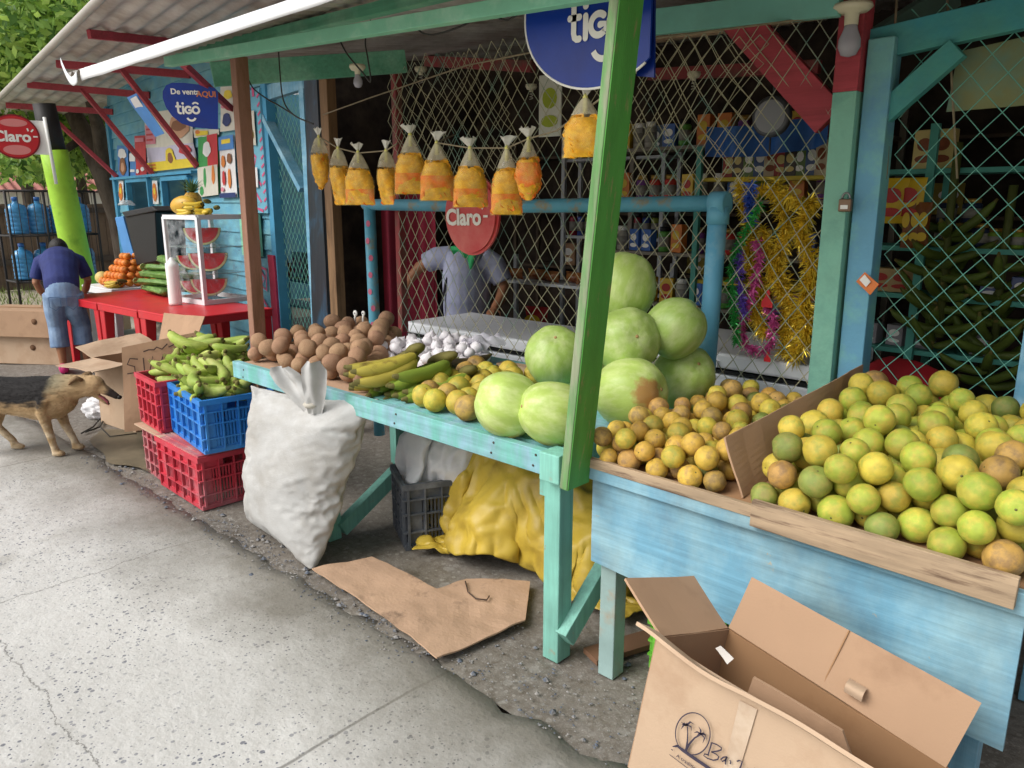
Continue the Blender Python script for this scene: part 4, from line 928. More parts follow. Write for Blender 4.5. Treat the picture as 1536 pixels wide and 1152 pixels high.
# ------------------------------------------------------------------ plastic crates
def crate(name, label, cx, cy, z, rz, L_, W_, H_, m, group=None, tilt=0, lid=None):
    t = thing(name, label, 'crate', (cx, cy, z), rz, group)
    if tilt: t.rotation_euler = (tilt, 0, rz)
    th = .012; hl, hw = L_ / 2, W_ / 2
    fr = MB()   # rims and ribs
    def ringz(zc, hgt, out, inset=0):
        for s_ in (-1, 1):
            fr.box((0, s_ * (hw - th / 2 + out / 2), zc), (L_ + 2 * out, th + out, hgt)); fr.box((s_ * (hl - th / 2 + out / 2), 0, zc), (th + out, W_ - 2 * th, hgt))
    ringz(H_ - .014, .028, .008); ringz(.012, .024, .0)
    for zc in (H_ * .27, H_ * .54, H_ * .76): ringz(zc, .008, .005)
    for s_ in (-1, 1):
        for k in range(6):
            x = -hl + .02 + (L_ - .04) * k / 5; fr.box((x, s_ * (hw + .0), H_ / 2), (.012 if k in (0, 5) else .007, .013, H_ - .03))
        for k in range(5):
            y = -hw + .02 + (W_ - .04) * k / 4; fr.box((s_ * (hl + .0), y, H_ / 2), (.013, .012 if k in (0, 4) else .007, H_ - .03))
    fr.build('ribs', m, t, world=False)
    for s_ in (-1, 1):      # long panels: upper band solid, slots below
        pn = MB(); pn.box((0, s_ * (hw - .010), H_ * .85), (L_ - .02, .004, H_ * .2)); pn.box((0, s_ * (hw - .010), H_ * .06), (L_ - .02, .004, H_ * .1))
        n = int(L_ / .019)
        for k in range(n):
            x = -hl + .015 + (L_ - .03) * (k + .5) / n
            solid = abs(x) > hl * .62
            pn.box((x, s_ * (hw - .010), H_ * .43), ((L_ - .03) / n * (1.0 if solid else .52), .0036 if solid else .004, H_ * .66))
        pn.build('long_side', m, t, world=False)
    for s_ in (-1, 1):      # short panels with a hand hole
        pn = MB()
        for x0, x1 in ((-hw + .012, -.055), (.055, hw - .012)): pn.box((s_ * (hl - .010), (x0 + x1) / 2, H_ * .87), (.004, x1 - x0, H_ * .22))
        pn.box((s_ * (hl - .010), 0, H_ * .06), (.004, W_ - .02, H_ * .1)); n = int(W_ / .019)
        for k in range(n):
            y = -hw + .015 + (W_ - .03) * (k + .5) / n; pn.box((s_ * (hl - .010), y, H_ * .43), (.004, (W_ - .03) / n * (.55 if abs(y) < hw * .6 else 1), H_ * .66))
        pn.build('short_side', m, t, world=False)
    fl = MB(); n = 9
    if lid:  # turned upside down: its closed bottom on top
        fl.box((0, 0, H_ + .004), (L_ + .004, W_ + .004, .012))
        for k in range(n): fl.box((0, -hw + .03 + (W_ - .06) * k / (n - 1), H_ + .012), (L_ - .03, .008, .006))
        fl.build('closed_bottom', lid, t, world=False)
    else:
        fl.box((0, 0, .008), (L_ - .02, W_ - .02, .01)); fl.build('floor', m, t, world=False)
    return t
cred = mat('crate_red', '#c33a4a', .5, .1, 6, '#b9737c', .6, .1, 5, dirt=.25); credfade = mat('crate_faded_red', '#b5505c', .6, .12, 6, '#b48d8c', .52, .1, 5, dirt=.25)
cblue = mat('crate_blue', '#2f7fd0', .42, .08, 6, '#4a90d4', .6, .1, 5, dirt=.12); cgrey = mat('crate_grey', '#50555c', .6, .12, 6, '#74777c', .58, .1, 6, dirt=.3); cdust = mat('crate_dusty_red', '#b5545c', .8, .12, 5, '#b79a92', .5, .12, 4)
def fromcorner(p, d, L_, W_):   # p front near corner, d unit vector along the long side away from p (to the left), returns centre
    n_ = Vector((-d.y, d.x, 0)); n_ = n_ if n_.y > 0 else -n_
    return p + d * L_ / 2 + n_ * W_ / 2
c0 = onZ(305, 768); dv_ = (onZ(250, 733) - c0).normalized(); cc = fromcorner(c0, dv_, .56, .38)
crate('plastic_crate', 'dusty red crate turned upside down on the ground under the blue one', cc.x, cc.y, .005, math.atan2(dv_.y, dv_.x) + math.pi, .56, .38, .295, cred, lid=cdust)
c1 = onZ(308, 682, .32); dv2 = (onZ(258, 645, .32) - c1).normalized(); cc1 = fromcorner(c1, dv2, .56, .38)
BR = math.atan2(dv2.y, dv2.x) + math.pi
crate('plastic_crate', 'bright blue crate full of green plantains on the dusty red crate', cc1.x, cc1.y, .318, BR, .56, .38, .29, cblue)
c2 = onZ(216, 708); cc2 = Vector((c2.x + .19, c2.y + .29, 0))
crate('plastic_crate', 'faded red crate at the bottom of the left stack', cc2.x, cc2.y, .0, R(86), .56, .36, .3, credfade)
mb = MB(); mb.sheet([(cc2.x - .2, cc2.y - .31, .307), (cc2.x + .19, cc2.y - .32, .307), (cc2.x + .2, cc2.y + .28, .307), (cc2.x - .2, cc2.y + .28, .307)], .008)
tag(mb.build('cardboard_sheet', cardlight), 'flat cardboard between the two stacked red crates', 'cardboard')
crate('plastic_crate', 'red crate of plantains on top of the left stack', cc2.x - .01, cc2.y, .315, R(85), .56, .36, .3, cred)
# plantains heaped over both crates
PL = []
def pile(cx, cy, z0, rz, L_, W_, n, zt, lab, grp):
    ca, sa = math.cos(rz), math.sin(rz); n0 = len(PL)
    for i in range(n):
        for t in range(40):
            u = rng.uniform(-.36, .36) * L_; v = rng.uniform(-.40, .40) * W_
            h = z0 + zt * (1 - (abs(u) / (L_ * .62)) ** 2) * (1 - (abs(v) / (W_ * .65)) ** 2) * (i / n) ** .6
            p = Vector((cx + u * ca - v * sa, cy + u * sa + v * ca, h))
            if all((p - q).length > .058 for q in PL[-40:]): break
        PL.append(p)
        o = bpy.data.objects.new('plantain', rng.choice(PG)); COL.objects.link(o); o.location = p
        o.rotation_euler = (rng.uniform(-1.3, 1.3), rng.uniform(-.4, .4), rz + rng.choice((0, math.pi, .8, -.7, 1.5, 2.4, 3.9)) + rng.gauss(0, .5)); k = rng.uniform(.85, 1.08); o.scale = (k, k, k)
        tag(o, lab, 'plantain', grp)
pile(cc1.x, cc1.y, .58, BR, .50, .33, 46, .17, 'loose green plantain heaped in the blue crate', 'green plantains in the blue crate')
pile(cc2.x + .05, cc2.y + .06, .58, R(86), .62, .44, 60, .26, 'loose green plantain heaped in the top red crate', 'green plantains in the red crate')
# dark crate with white bags under the table
cd = onZ(645, 832); cdk = crate('plastic_crate', 'dusty dark grey crate with tied white bags under the teal table', cd.x - .14, cd.y + .21, 0, R(62), .44, .30, .33, cgrey)
crate('plastic_crate', 'black crate standing deep in the shadow at the back under table', -3.05, 2.82, .02, 0, .5, .36, .6, mat('crate_black', '#2c2f33', .6, .1, 6))
def crumple(name, label, cat, c, r, m, seed, amp=.16, fr=3.2, ears=(), voxel=None, group=None):
    mb = MB()
    def fn(p):
        q = p * fr + Vector((seed, seed * .7, 0)); a = mnoise.noise(q); b = 1 - abs(mnoise.noise(q * 1.9 + Vector((3, 1, 2)))) * 2
        return 1 + amp * a + amp * .55 * b * .5 + amp * .2 * mnoise.noise(q * 4)
    mb.ball(c, r, 52, 34, fn=fn)
    for e in ears:
        mb.tube(e[0], e[1], 9)
    return tag(mb.build(name, m), label, cat, group)
bagw = mat('white_bag_plastic', '#f4f4f6', .35, .04, 6, '#e4e4ea', .6, .1, 8, .3, 30, transl=.3)
zc = Vector((cd.x - .14, cd.y + .21, .40))
def earpts(b, d, n=5, L_=.12): return [Vector(b) + Vector(d) * (L_ * k / (n - 1)) + Vector((.008 * math.sin(k * 2), .008 * math.cos(k * 3), 0)) for k in range(n)]
for i, (dx, dy, dz, r, lab) in enumerate(((-.10, -.06, .0, .13, 'tied white plastic bag at the left in grey crate under table'), (.09, .02, -.01, .12, 'tied white plastic bag at the right in grey crate under table'), (.0, .12, .04, .13, 'tied white plastic bag at the back in grey crate under table'))):
    c = zc + Vector((dx, dy, dz + .02)); me = BAG_MESH.copy(); me.name = 'plastic_bag'; rot_ = Matrix.Rotation(R((-30, 35, 5)[i]), 4, 'Z') @ Matrix.Rotation(R(75), 4, 'X') @ Matrix.Rotation(R((12, -15, 4)[i]), 4, 'Z')
    for v in me.vertices:
        q = v.co; t_ = max(0, (q.y - .05) / .12); v.co = Vector((q.x * (1 - .75 * min(1, t_)), q.y * 1.15, q.z * (1.05 - .5 * min(1, t_)))) + Vector((.012 * mnoise.noise(q * 14), 0,   .032 * (1 - 2 * abs(mnoise.noise(q * 9 + Vector((i * 3, 0, 0)))))))
    me.transform(Matrix.Translation(c) @ rot_); me.materials.clear(); me.materials.append(bagw); me.polygons.foreach_set('use_smooth', [True] * len(me.polygons))
    o = link('plastic_bag', me); q_ = o.modifiers.new('s', 'SUBSURF'); q_.levels = q_.render_levels = 1; tag(o, lab, 'bag', 'white bags in the grey crate')
    mb = MB(); kn_ = c + (rot_.to_3x3() @ Vector((0, .17, 0)))
    for e_ in ((.05, .0, .10), (-.07, .02, .08)): mb.grid(lambda u, v: kn_ + Vector(e_) * v + Vector((.8, -.5, 0)) * ((u - .5) * (.02 + .09 * v)) + Vector((.3, .8, 0)) * (.018 * math.sin(u * 9 + i) * v), 8, 6)
    mb.build('tied_ears', bagw, o, world=True)
# yellow tarpaulin heap
ty = mat('yellow_tarp', '#bfa43e', .42, .07, 5, '#a48a38', .58, .1, 6, .25, 14)
tx = [v.co.x for v in TARP_MESH.vertices]
TARP_MESH.name = 'yellow_tarpaulin'; TARP_MESH.transform(Matrix.Translation((-2.16, 2.50, .012)) @ Matrix.Rotation(R(8), 4, 'Z') @ Matrix.Diagonal((1.2, .88, 1.04, 1)))
TARP_MESH.update()
nv_ = [v.normal.copy() for v in TARP_MESH.vertices]
def crease(q): d = mnoise.voronoi(q)[0]; return max(0.0, 1 - (d[1] - d[0]) * 2.2)
for v, n_ in zip(TARP_MESH.vertices, nv_):
    q = v.co + Vector((mnoise.noise(v.co * 3), mnoise.noise(v.co * 3 + Vector((4, 4, 4))), 0)) * .12
    v.co = v.co + n_ * (.030 * crease(q * 4.2) + .014 * crease(q * 9 + Vector((3, 3, 3))) + .05 * mnoise.noise(v.co * 3.6)) * min(1, v.co.z / .06); v.co.z = max(v.co.z, .013)
TARP_MESH.materials.clear(); TARP_MESH.materials.append(ty); TARP_MESH.polygons.foreach_set('use_smooth', [True] * len(TARP_MESH.polygons))
o = link('yellow_tarpaulin', TARP_MESH); q_ = o.modifiers.new('s', 'SUBSURF'); q_.levels = q_.render_levels = 1; q_ = o.modifiers.new('t', 'SOLIDIFY'); q_.thickness = .002
tag(o, 'heap of crumpled yellow tarpaulin under the table between two legs', 'tarpaulin')
# maroon bag behind it
c = onY(728, 690, 2.8); crumple('maroon_bag', 'dark maroon bag behind the yellow tarpaulin under table', 'bag', (c.x, 2.82, .5), (.2, .12, .17), mat('maroon_cloth', '#7a1f3a', .6, .15, 6), 31)
# flat cardboard on the ground
P = [onZ(*q, .025) for q in ((468, 857), (558, 838), (655, 888), (700, 872), (795, 878), (788, 935), (655, 992), (570, 925))]
mb = MB(); ctr = sum(P, Vector()) / len(P)
def flatcard(P, name, lab, m, zo):
    bm = bmesh.new(); vs = [bm.verts.new(p) for p in P]; f = bm.faces.new(vs); bmesh.ops.triangulate(bm, faces=[f])
    for _ in range(4): bmesh.ops.subdivide_edges(bm, edges=bm.edges[:], cuts=1, use_grid_fill=True)
    for v in bm.verts:
        v.co.z = zo + .014 * mnoise.noise(v.co * 4) + .006 * mnoise.noise(v.co * 15)
    me = bpy.data.meshes.new(name); bm.to_mesh(me); bm.free(); me.materials.append(m); o = link(name, me); s_ = o.modifiers.new('s', 'SOLIDIFY'); s_.thickness = .006; return tag(o, lab, 'cardboard')
flatcard(P, 'cardboard_sheet', 'large flattened torn cardboard lying on the ground before the tarpaulin', cardwet, .034)
mb = MB(); a, b = onZ(885, 985, .02), onZ(985, 955, .02); mb.bar(a, b + (b - a) * .4, .09, .02); tag(mb.build('wood_scrap', mat('old_scrap_wood', '#7a5a44', .85, .2, 5)), 'brown scrap of wood on the ground behind grey blue leg', 'scrap')
mb = MB(); pts = [onZ(*q, .05) for q in ((698, 872), (702, 888), (714, 898), (730, 900), (734, 894))]; mb.tube(pts, .003, 6); tag(mb.build('wire_scrap', mat('rusty_wire', '#4a3a30', .7, .2, 20)), 'bent rusty wire lying on the flattened cardboard', 'wire')
# big white woven sack
sack = thing('woven_sack', 'tall white woven sack tied at the top leaning on the teal table', 'sack', (-2.92, 1.72, 0))
sw = mat('woven_white', '#bbbbb9', .6, .06, 4, '#a9a6a0', .58, .12, 5, .2, 150, dirt=.2)
S0 = Vector((-3.14, 1.735, .0)); S1 = Vector((-2.88, 1.80, .80))
ax = (S1 - S0).normalized(); wd_ = Vector((1, -.16, 0)); wd_ = wd_.normalized(); dp_ = wd_.cross(ax).normalized()
for v in SACK_MESH.vertices:
    c = v.co; t_ = max(0, min(1, c.y / .94 + .5)); k = (1.14 - .13 * t_) * (1 + .13 * math.sin(math.pi * min(1, t_ * 1.05)))
    wt_ = Vector((1, -.16 + .62 * t_, .0)).normalized(); q = S0 + ax * ((c.y + .445) * .93) + wt_ * (c.x * k) + dp_ * (c.z * (.80 if t_ < .8 else .80 - .35 * (t_ - .8) / .2))
    q = q + dp_ * .006 * mnoise.noise(q * 9) + wd_ * .006 * mnoise.noise(q * 11)
    low = max(0, .10 - q.z); q.z = max(q.z, .013 + .01 * abs(mnoise.noise(q * 7))); v.co = WM[sack.name].inverted() @ q
SACK_MESH.name = 'sack_body'; SACK_MESH.materials.clear(); SACK_MESH.materials.append(sw); SACK_MESH.polygons.foreach_set('use_smooth', [True] * len(SACK_MESH.polygons))
o = link('sack_body', SACK_MESH, sack); q_ = o.modifiers.new('s', 'SUBSURF'); q_.levels = q_.render_levels = 1
mb = MB(); kn = S1 + Vector((-.03, .0, .0))
def ear(base, tip, w0, w1, seed):
    base, tip = Vector(base), Vector(tip)
    side = Vector((.8, .6, 0))
    def f(u, v):
        w_ = (w0 + (w1 - w0) * math.sin(min(1, v * 1.25) * 1.6)) * (1 if v < .85 else 1 - (v - .85) * 3)
        p = base.lerp(tip, v) + side * ((u - .5) * w_)
        return p + Vector((.6, -.8, 0)) * (.022 * math.sin(u * 9 + seed) * v + .012 * mnoise.noise(Vector((u * 4, v * 4, seed))))
    mb.grid(f, 12, 14)
kp = onY(474, 598, 1.76)
kn = onY(468, 603, 1.76); ear(kn + Vector((-.01, 0, -.05)), onY(420, 550, 1.72), .06, .13, 1); ear(kn + Vector((.02, 0, -.05)), onY(470, 543, 1.72), .06, .12, 4)
o = mb.build('sack_ears', sw, sack)
mb = MB(); mb.lathe([(.03, -.012), (.04, 0), (.03, .012)], kn + Vector((0, 0, -.01)), 14); mb.build('tie', mat('tie_string', '#b9b4a8', .8, .1, 30), sack)

# ------------------------------------------------------------------ foreground carton (tilted, flaps open, printed)
ct = thing('open_carton', 'big open brown carton with palm tree print leaning before the blue stand', 'carton', (-.6, 1.5, .2))
A = onY(986, 957, 1.42); B = onY(1093, 943, 1.70); BL = onY(925, 1152, 1.42)
e1 = (onY(1300, 1150, 1.42) - A).normalized(); dn = (BL - A).normalized(); dn = (dn - e1 * dn.dot(e1)).normalized()
LEN = .60; DEP = .40
A2 = A + e1 * LEN; B2 = B + (onY(1419, 1152, 1.70) - B).normalized() * LEN
TH = .007
mb = MB(); mb.sheet([A, A2, A2 + dn * DEP, A + dn * DEP], TH, sub=14, warp=.006); mb.build('front_panel', cardlight, ct)
mb = MB(); mb.sheet([B, B2, B2 + dn * DEP, B + dn * DEP], TH, sub=8, warp=.006, seed=3); mb.build('back_panel', cardin, ct)
mb = MB(); mb.sheet([A, B, B + dn * DEP, A + dn * DEP], TH, sub=8, warp=.004, seed=5); mb.build('side_panel', card, ct)
mb = MB(); mb.sheet([A2, B2, B2 + dn * DEP, A2 + dn * DEP], TH, sub=8, warp=.004, seed=6); mb.build('side_panel', card, ct)
mb = MB(); mb.sheet([A + dn * (DEP - .01), A2 + dn * (DEP - .01), B2 + dn * (DEP - .01), B + dn * (DEP - .01)], TH, sub=6); mb.build('bottom_panel', card, ct)
F1 = onY(1128, 866, 1.80); F2 = onY(1472, 1055, 1.80)
mb = MB(); mid0 = B.lerp(B2, .55); F2 = F1 + (F2 - F1) * 1.0
mb.sheet([B + Vector((0, 0, .002)), onY(1419, 1152, 1.70), F2, F1], TH, sub=16, warp=.010, seed=8); mb.build('back_flap', card, ct)
mb = MB(); G1 = onY(936, 870, 1.52); G2 = onY(1040, 865, 1.78)
mb.sheet([A + (B - A) * .05, B + (A - B) * .02, G2, G1], TH, sub=10, warp=.008, seed=9); mb.build('left_flap', card, ct)
mb = MB(); H1 = onY(943, 950, 1.33); H2 = onY(1300, 1128, 1.36); 
fl_in = [A + Vector((0, 0, .004)), A2 + Vector((0, 0, .004)), A2 + Vector((0, -.05, .05)), H1]
mb.sheet([A + Vector((.0, .0, .003)), A2 + Vector((0, 0, .003)), A2 + Vector((-.02, -.035, .035)), A + Vector((-.045, -.03, .022))], TH * 1.3, sub=24, warp=.016, seed=12); mb.build('front_flap', cardlight, ct)
I1 = onY(1130, 1016, 1.50); I2 = onY(1265, 1095, 1.50)
mb = MB(); mb.sheet([I1 + Vector((-.05, 0, -.22)), I2 + Vector((.12, 0, -.26)), I2, I1], TH, sub=8, warp=.006, seed=14); mb.build('inner_flap', card, ct)
mb = MB(); a_ = onY(1070, 975, 1.46)
mb.sheet([a_, a_ + Vector((.03, .0, -.03)), a_ + Vector((.045, .0, -.008)), a_ + Vector((.012, .0, .012))], .0015, sub=8, warp=.03); mb.build('torn_tape', mat('clear_tape', '#e6e2dc', .2, .05, 9), ct)
# tab on the back flap
fn_ = (F2 - F1).cross(B - F1).normalized(); fn_ = fn_ if fn_.y < 0 else -fn_
d_ = ray(1288, 1026); c_ = EYE + d_ * ((B - EYE).dot(fn_) / d_.dot(fn_))
mb = MB()
mb.grid(lambda u, v: c_ + (F2 - F1).normalized() * (.042 * (u - .5)) + (B - F1).normalized() * (.036 * v) + fn_ * (.008 + .026 * math.sin(v * 2.6)), 6, 8); mb.build('hand_tab', cardlight, ct)
mb = MB(); cr0, cr1 = F1.lerp(F2, .47), B.lerp(onY(1419, 1152, 1.70), .47); mb.bar(cr0 + fn_ * .007, cr1 + fn_ * .007, .003, .002); mb.build('crease', cardin, ct)
# print on the front panel: two palms in a ring, a beach and the lettering
nrm = dn.cross(e1).normalized(); nrm = nrm if nrm.y < 0 else -nrm
upv = -dn; ink2 = mat('purple_ink', '#3a3444', .8, .2, 60)
def onpl(px, py):
    d = ray(px, py); k = (A - EYE).dot(nrm) / d.dot(nrm); return EYE + d * k
O_ = onpl(1045, 1097); OF = .0115
def uv(px, py):
    r_ = onpl(px, py) - O_; return r_.dot(e1), r_.dot(upv)
pr_ = MB()
ring = [(1043 + 26 * math.cos(a) , 1097 + 31.5 * math.sin(a)) for a in [2 * math.pi * k / 40 for k in range(41)]]
stroke(pr_, [uv(*q) for q in ring], .0028, O_, e1, upv, nrm, OF)
stroke(pr_, [uv(*q) for q in ((1033, 1123), (1035, 1108), (1035.5, 1096), (1035, 1086))], [.006, .0042, .003, .003], O_, e1, upv, nrm, OF)
stroke(pr_, [uv(*q) for q in ((1032, 1123), (1038, 1112), (1046, 1103), (1055, 1098))], [.006, .0045, .0035, .003], O_, e1, upv, nrm, OF + .0003)
for cx_, cy_, fr_ in ((1034.5, 1084, [(-9, -5, -3, 0), (-9, 6, -5, 0), (11, -1, 5, -5), (7, 9, 6, 2), (-3, 1, 0, 0), (0, -4, 0, -2), (-8, 0, -4, -3)]), (1055, 1097, [(-10, -2, -5, -3), (-3, -11, 0, -6), (9, 9, 7, 1), (3, 14, 6, 6), (8, 3, 5, -1), (-6, 3, -2, 0)])):
    for dx, dy, mx, my in fr_:
        stroke(pr_, [uv(cx_, cy_), uv(cx_ + mx, cy_ + my), uv(cx_ + dx, cy_ + dy)], [.004, .0042, .0006], O_, e1, upv, nrm, OF + .0006)
stroke(pr_, [uv(*q) for q in ((1013, 1116), (1020, 1115), (1028, 1121), (1042, 1131), (1060, 1143), (1078, 1156))], [.002, .007, .010, .010, .010, .010], O_, e1, upv, nrm, OF + .0009)
stroke(pr_, [uv(*q) for q in ((1008, 1128), (1024, 1140), (1040, 1152))], .002, O_, e1, upv, nrm, OF)
stroke(pr_, [uv(*q) for q in ((1011, 1120), (1013, 1122))], .003, O_, e1, upv, nrm, OF)
pr_.build('palm_print', ink2, ct)
mb = MB(); tp_ = [onpl(*q) + nrm * .0065 for q in ((1112, 1048), (1138, 1062), (1112, 1150), (1086, 1154))]; mb.sheet(tp_, .001, sub=10, warp=.003); mb.build('packing_tape', mat('shiny_tape', '#c6b29c', .25, .06, 14, '#b59c84', .5, .1, 9), ct)
def zc_(x, y): return uv(970 + x / 7.68, 1020 + y / 7.68)
wr_ = MB()
for q, w_ in (([(778, 690), (768, 740), (748, 800), (738, 840)], .0034), ([(778, 690), (840, 712), (893, 748), (890, 772), (850, 786), (775, 796)], .0034), ([(775, 796), (830, 820), (862, 852), (850, 882), (800, 892), (730, 870), (688, 838), (700, 820), (738, 828)], .0034),
              ([(958, 852), (915, 856), (884, 884), (900, 905), (935, 890), (958, 852), (938, 900), (940, 942)], .0032), ([(990, 888), (1000, 915), (992, 935)], .0032), ([(1068, 905), (1095, 893), (1132, 905), (1118, 950), (1098, 1000), (1075, 1040), (1030, 1030)], .0034), ([(1200, 985), (1170, 1000), (1190, 1020), (1160, 1040)], .003), ([(1280, 980), (1255, 1040)], .003)):
    stroke(wr_, [zc_(*k) for k in q], w_, O_, e1, upv, nrm, .0125)
wr_.build('brush_lettering', ink2, ct)
lo = onpl(1136, 1172); text('lands', .06, ink2, lo + nrm * .0125, e1, upv, ct, 0, 'lettering', .0004, .3)
lo = onpl(1018, 1131); text('A tradition of quality', .0135, ink2, lo + nrm * OF, e1, upv, ct, 0, 'small_lettering', .0003)
# lime crate under the raised corner
lg = onZ(985, 1000, 0); crate('plastic_crate', 'lime green crate behind the open carton under the blue stand', lg.x + .15, lg.y + .14, 0, R(4), .36, .3, .2, mat('crate_lime', '#7ed14a', .45, .08, 6))

# ------------------------------------------------------------------ hanging chip bags
chipm = mat('plantain_chips', '#eeae1a', .5, .2, 30, '#cf8a12', .6, .1, 18); chipo = mat('orange_chips', '#e06a1c', .5, .2, 26, '#dd9018', .52, .1, 16)
bagfilm = film('clear_bag_film', '#ffe08a', .87, .06); topfilm = film('clouded_bag_film', '#fff6d6', .66, .15); knotm = mat('bag_knot', '#dcd67a', .45, .1, 20)
def chip_bag(label, top, h, w_, orange, seed, turn=0, round_=False):
    t = thing('chip_bag', label, 'chip bag', top, turn, 'bags of chips hanging on the cord')
    rr = random.Random(seed); mb = MB(); mo = MB()
    def half(v):          # half width and half thickness from knot (0) to bottom (1)
        if round_: hw = w_ * .5 * math.sin(min(1, v * 1.02) * math.pi) ** .55 * (.35 + .65 * min(1, v * 1.6)) if v < .98 else .01
        else: hw = w_ * (.05 + .45 * min(1, v / .55) ** .9) if v < .93 else w_ * .5 * (1 + .04)
        th = .045 * math.sin(min(1, max(0.0, v)) ** .8 * math.pi) ** .7 + .002
        return max(hw, .006), max(th, .002)
    def f(u, v):
        a = 2 * math.pi * u; hw, th = half(v); q = Vector((math.cos(a) * 1.5, math.sin(a) * 1.5, v * 5 + seed))
        k = 1 + .10 * mnoise.noise(q) + .05 * (1 - 2 * abs(mnoise.noise(q * 2)))
        return Vector((hw * math.cos(a) * (1 + .03 * k), th * math.sin(a) * k, -h * v))
    for i in range(110):
        v = 1 - .70 * rr.random() ** .8 * .93; hw, th = half(v - .02); a = rr.uniform(0, 6.28); q = .62 + .22 * rr.random() ** .5
        c = Vector((hw * q * math.cos(a) * .98, th * q * math.sin(a) * .9, -h * (v - .03)))
        rm = Matrix.Rotation(math.atan2(th * math.sin(a), hw * math.cos(a)) + 1.57 if False else rr.gauss(0, .35), 3, 'Z') @ Matrix.Rotation(rr.gauss(1.57, .25), 3, 'X') @ Matrix.Rotation(rr.uniform(-.3, .3), 3, 'Y')
        R_ = rr.uniform(.011, .018); n = 8; up = [c + rm @ Vector((R_ * math.cos(6.283 * k / n), R_ * .8 * math.sin(6.283 * k / n), .004 * math.sin(12.566 * k / n))) for k in range(n)]
        tgt = mo if (orange > 0 and v > 1 - orange) or rr.random() < .05 else mb
        tgt.add(up, [tuple(range(n))])
    if orange > 0:
        mo.grid(lambda u, v: f(u, 1 - orange * v) * .965 + Vector((0, 0, -.0)), 18, 6)
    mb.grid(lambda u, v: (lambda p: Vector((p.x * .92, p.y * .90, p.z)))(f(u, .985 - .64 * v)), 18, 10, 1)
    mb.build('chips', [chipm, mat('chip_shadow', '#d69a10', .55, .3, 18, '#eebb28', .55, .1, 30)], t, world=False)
    if mo.v: mo.build('orange_layer', chipo, t, world=False)
    mb = MB(); mb.grid(lambda u, v: f(u, v * .30), 28, 12); mb.grid(lambda u, v: f(u, .30 + v * .70), 28, 15, 1); mb.build('film', [topfilm, bagfilm], t, world=False)
    mb = MB(); mb.tube([(0, 0, .012), (0, 0, .0), (0, 0, -.02), (.0, 0, -.05)], [.004, .009, .006, .009], 8); mb.build('knot', knotm, t, world=False)
    mb = MB()
    mb.grid(lambda u, v: Vector(((.006 + .024 * v) * math.cos(6.283 * u) + .008 * v * math.sin(u * 25) + .008 * v * math.cos(seed), (.004 + .012 * v) * math.sin(6.283 * u), .008 + .034 * v + .006 * math.sin(u * 19 + seed))), 22, 5); mb.build('frill', film('frill_film', '#efece0', .35), t, world=False)
    return t
BYY = 2.32
BL_ = [((478, 205), 82, 32, 0, True, 'leftmost chip bag, narrow and all yellow, in front of brown post'), ((507, 222), 88, 32, .0, False, 'slim yellow chip bag, second from the left on the cord'), ((537, 228), 82, 44, .28, False, 'wide chip bag with orange bottom, third from the left'),
       ((579, 226), 84, 32, .14, False, 'slim chip bag right of the third, tip pointing down, fourth on the cord'), ((615, 202), 92, 44, .34, False, 'chip bag with pinkish orange lower third under the tall white tuft'), ((655, 214), 90, 46, .42, False, 'chip bag half orange at the bottom left of red round sign'),
       ((705, 222), 92, 46, .30, False, 'chip bag hanging over the red round sign lettering'), ((760, 222), 104, 42, .30, False, 'long chip bag with coiled yellow chips right of red round sign'), ((793, 208), 96, 40, .6, True, 'bulging orange chip bag, last before the gap'), ((878, 146), 92, 60, .0, False, 'large yellow chip bag hanging alone under the big blue sign')]
tops = []
for i, ((px, py), hp, wp, og, rd, lab) in enumerate(BL_):
    yy = BYY if i < 9 else 2.05
    p = onY(px, py, yy); dep = (p - EYE).dot(FW); m_ = dep / FPX
    chip_bag(lab, p, hp * m_ * .95, wp * m_ * 1.12, og, 10 + i * 3, R(35) + rng.uniform(-.35, .35) if i not in (0, 1, 3) else R(-10), rd); tops.append(p)
mb = MB(); mb.tube([Vector((pa.x + .05, MY - .05, tops[0].z + .03)), tops[0], tops[1], tops[2] + Vector((0, 0, -.005)), tops[3], onY(596, 215, BYY)], .0035, 6); tag(mb.build('twine', MATS['dusty_cord']), 'cord carrying the left four chip bags', 'cord')
mb = MB(); mb.tube([tops[4] + Vector((-.03, .3, .02)), tops[5], tops[6], tops[7], tops[8], onY(835, 196, 2.2), Vector((-1.33, 1.93, 1.95))], .0035, 6); tag(mb.build('twine', MATS['dusty_cord']), 'cord carrying the right chip bags to the green post', 'cord')
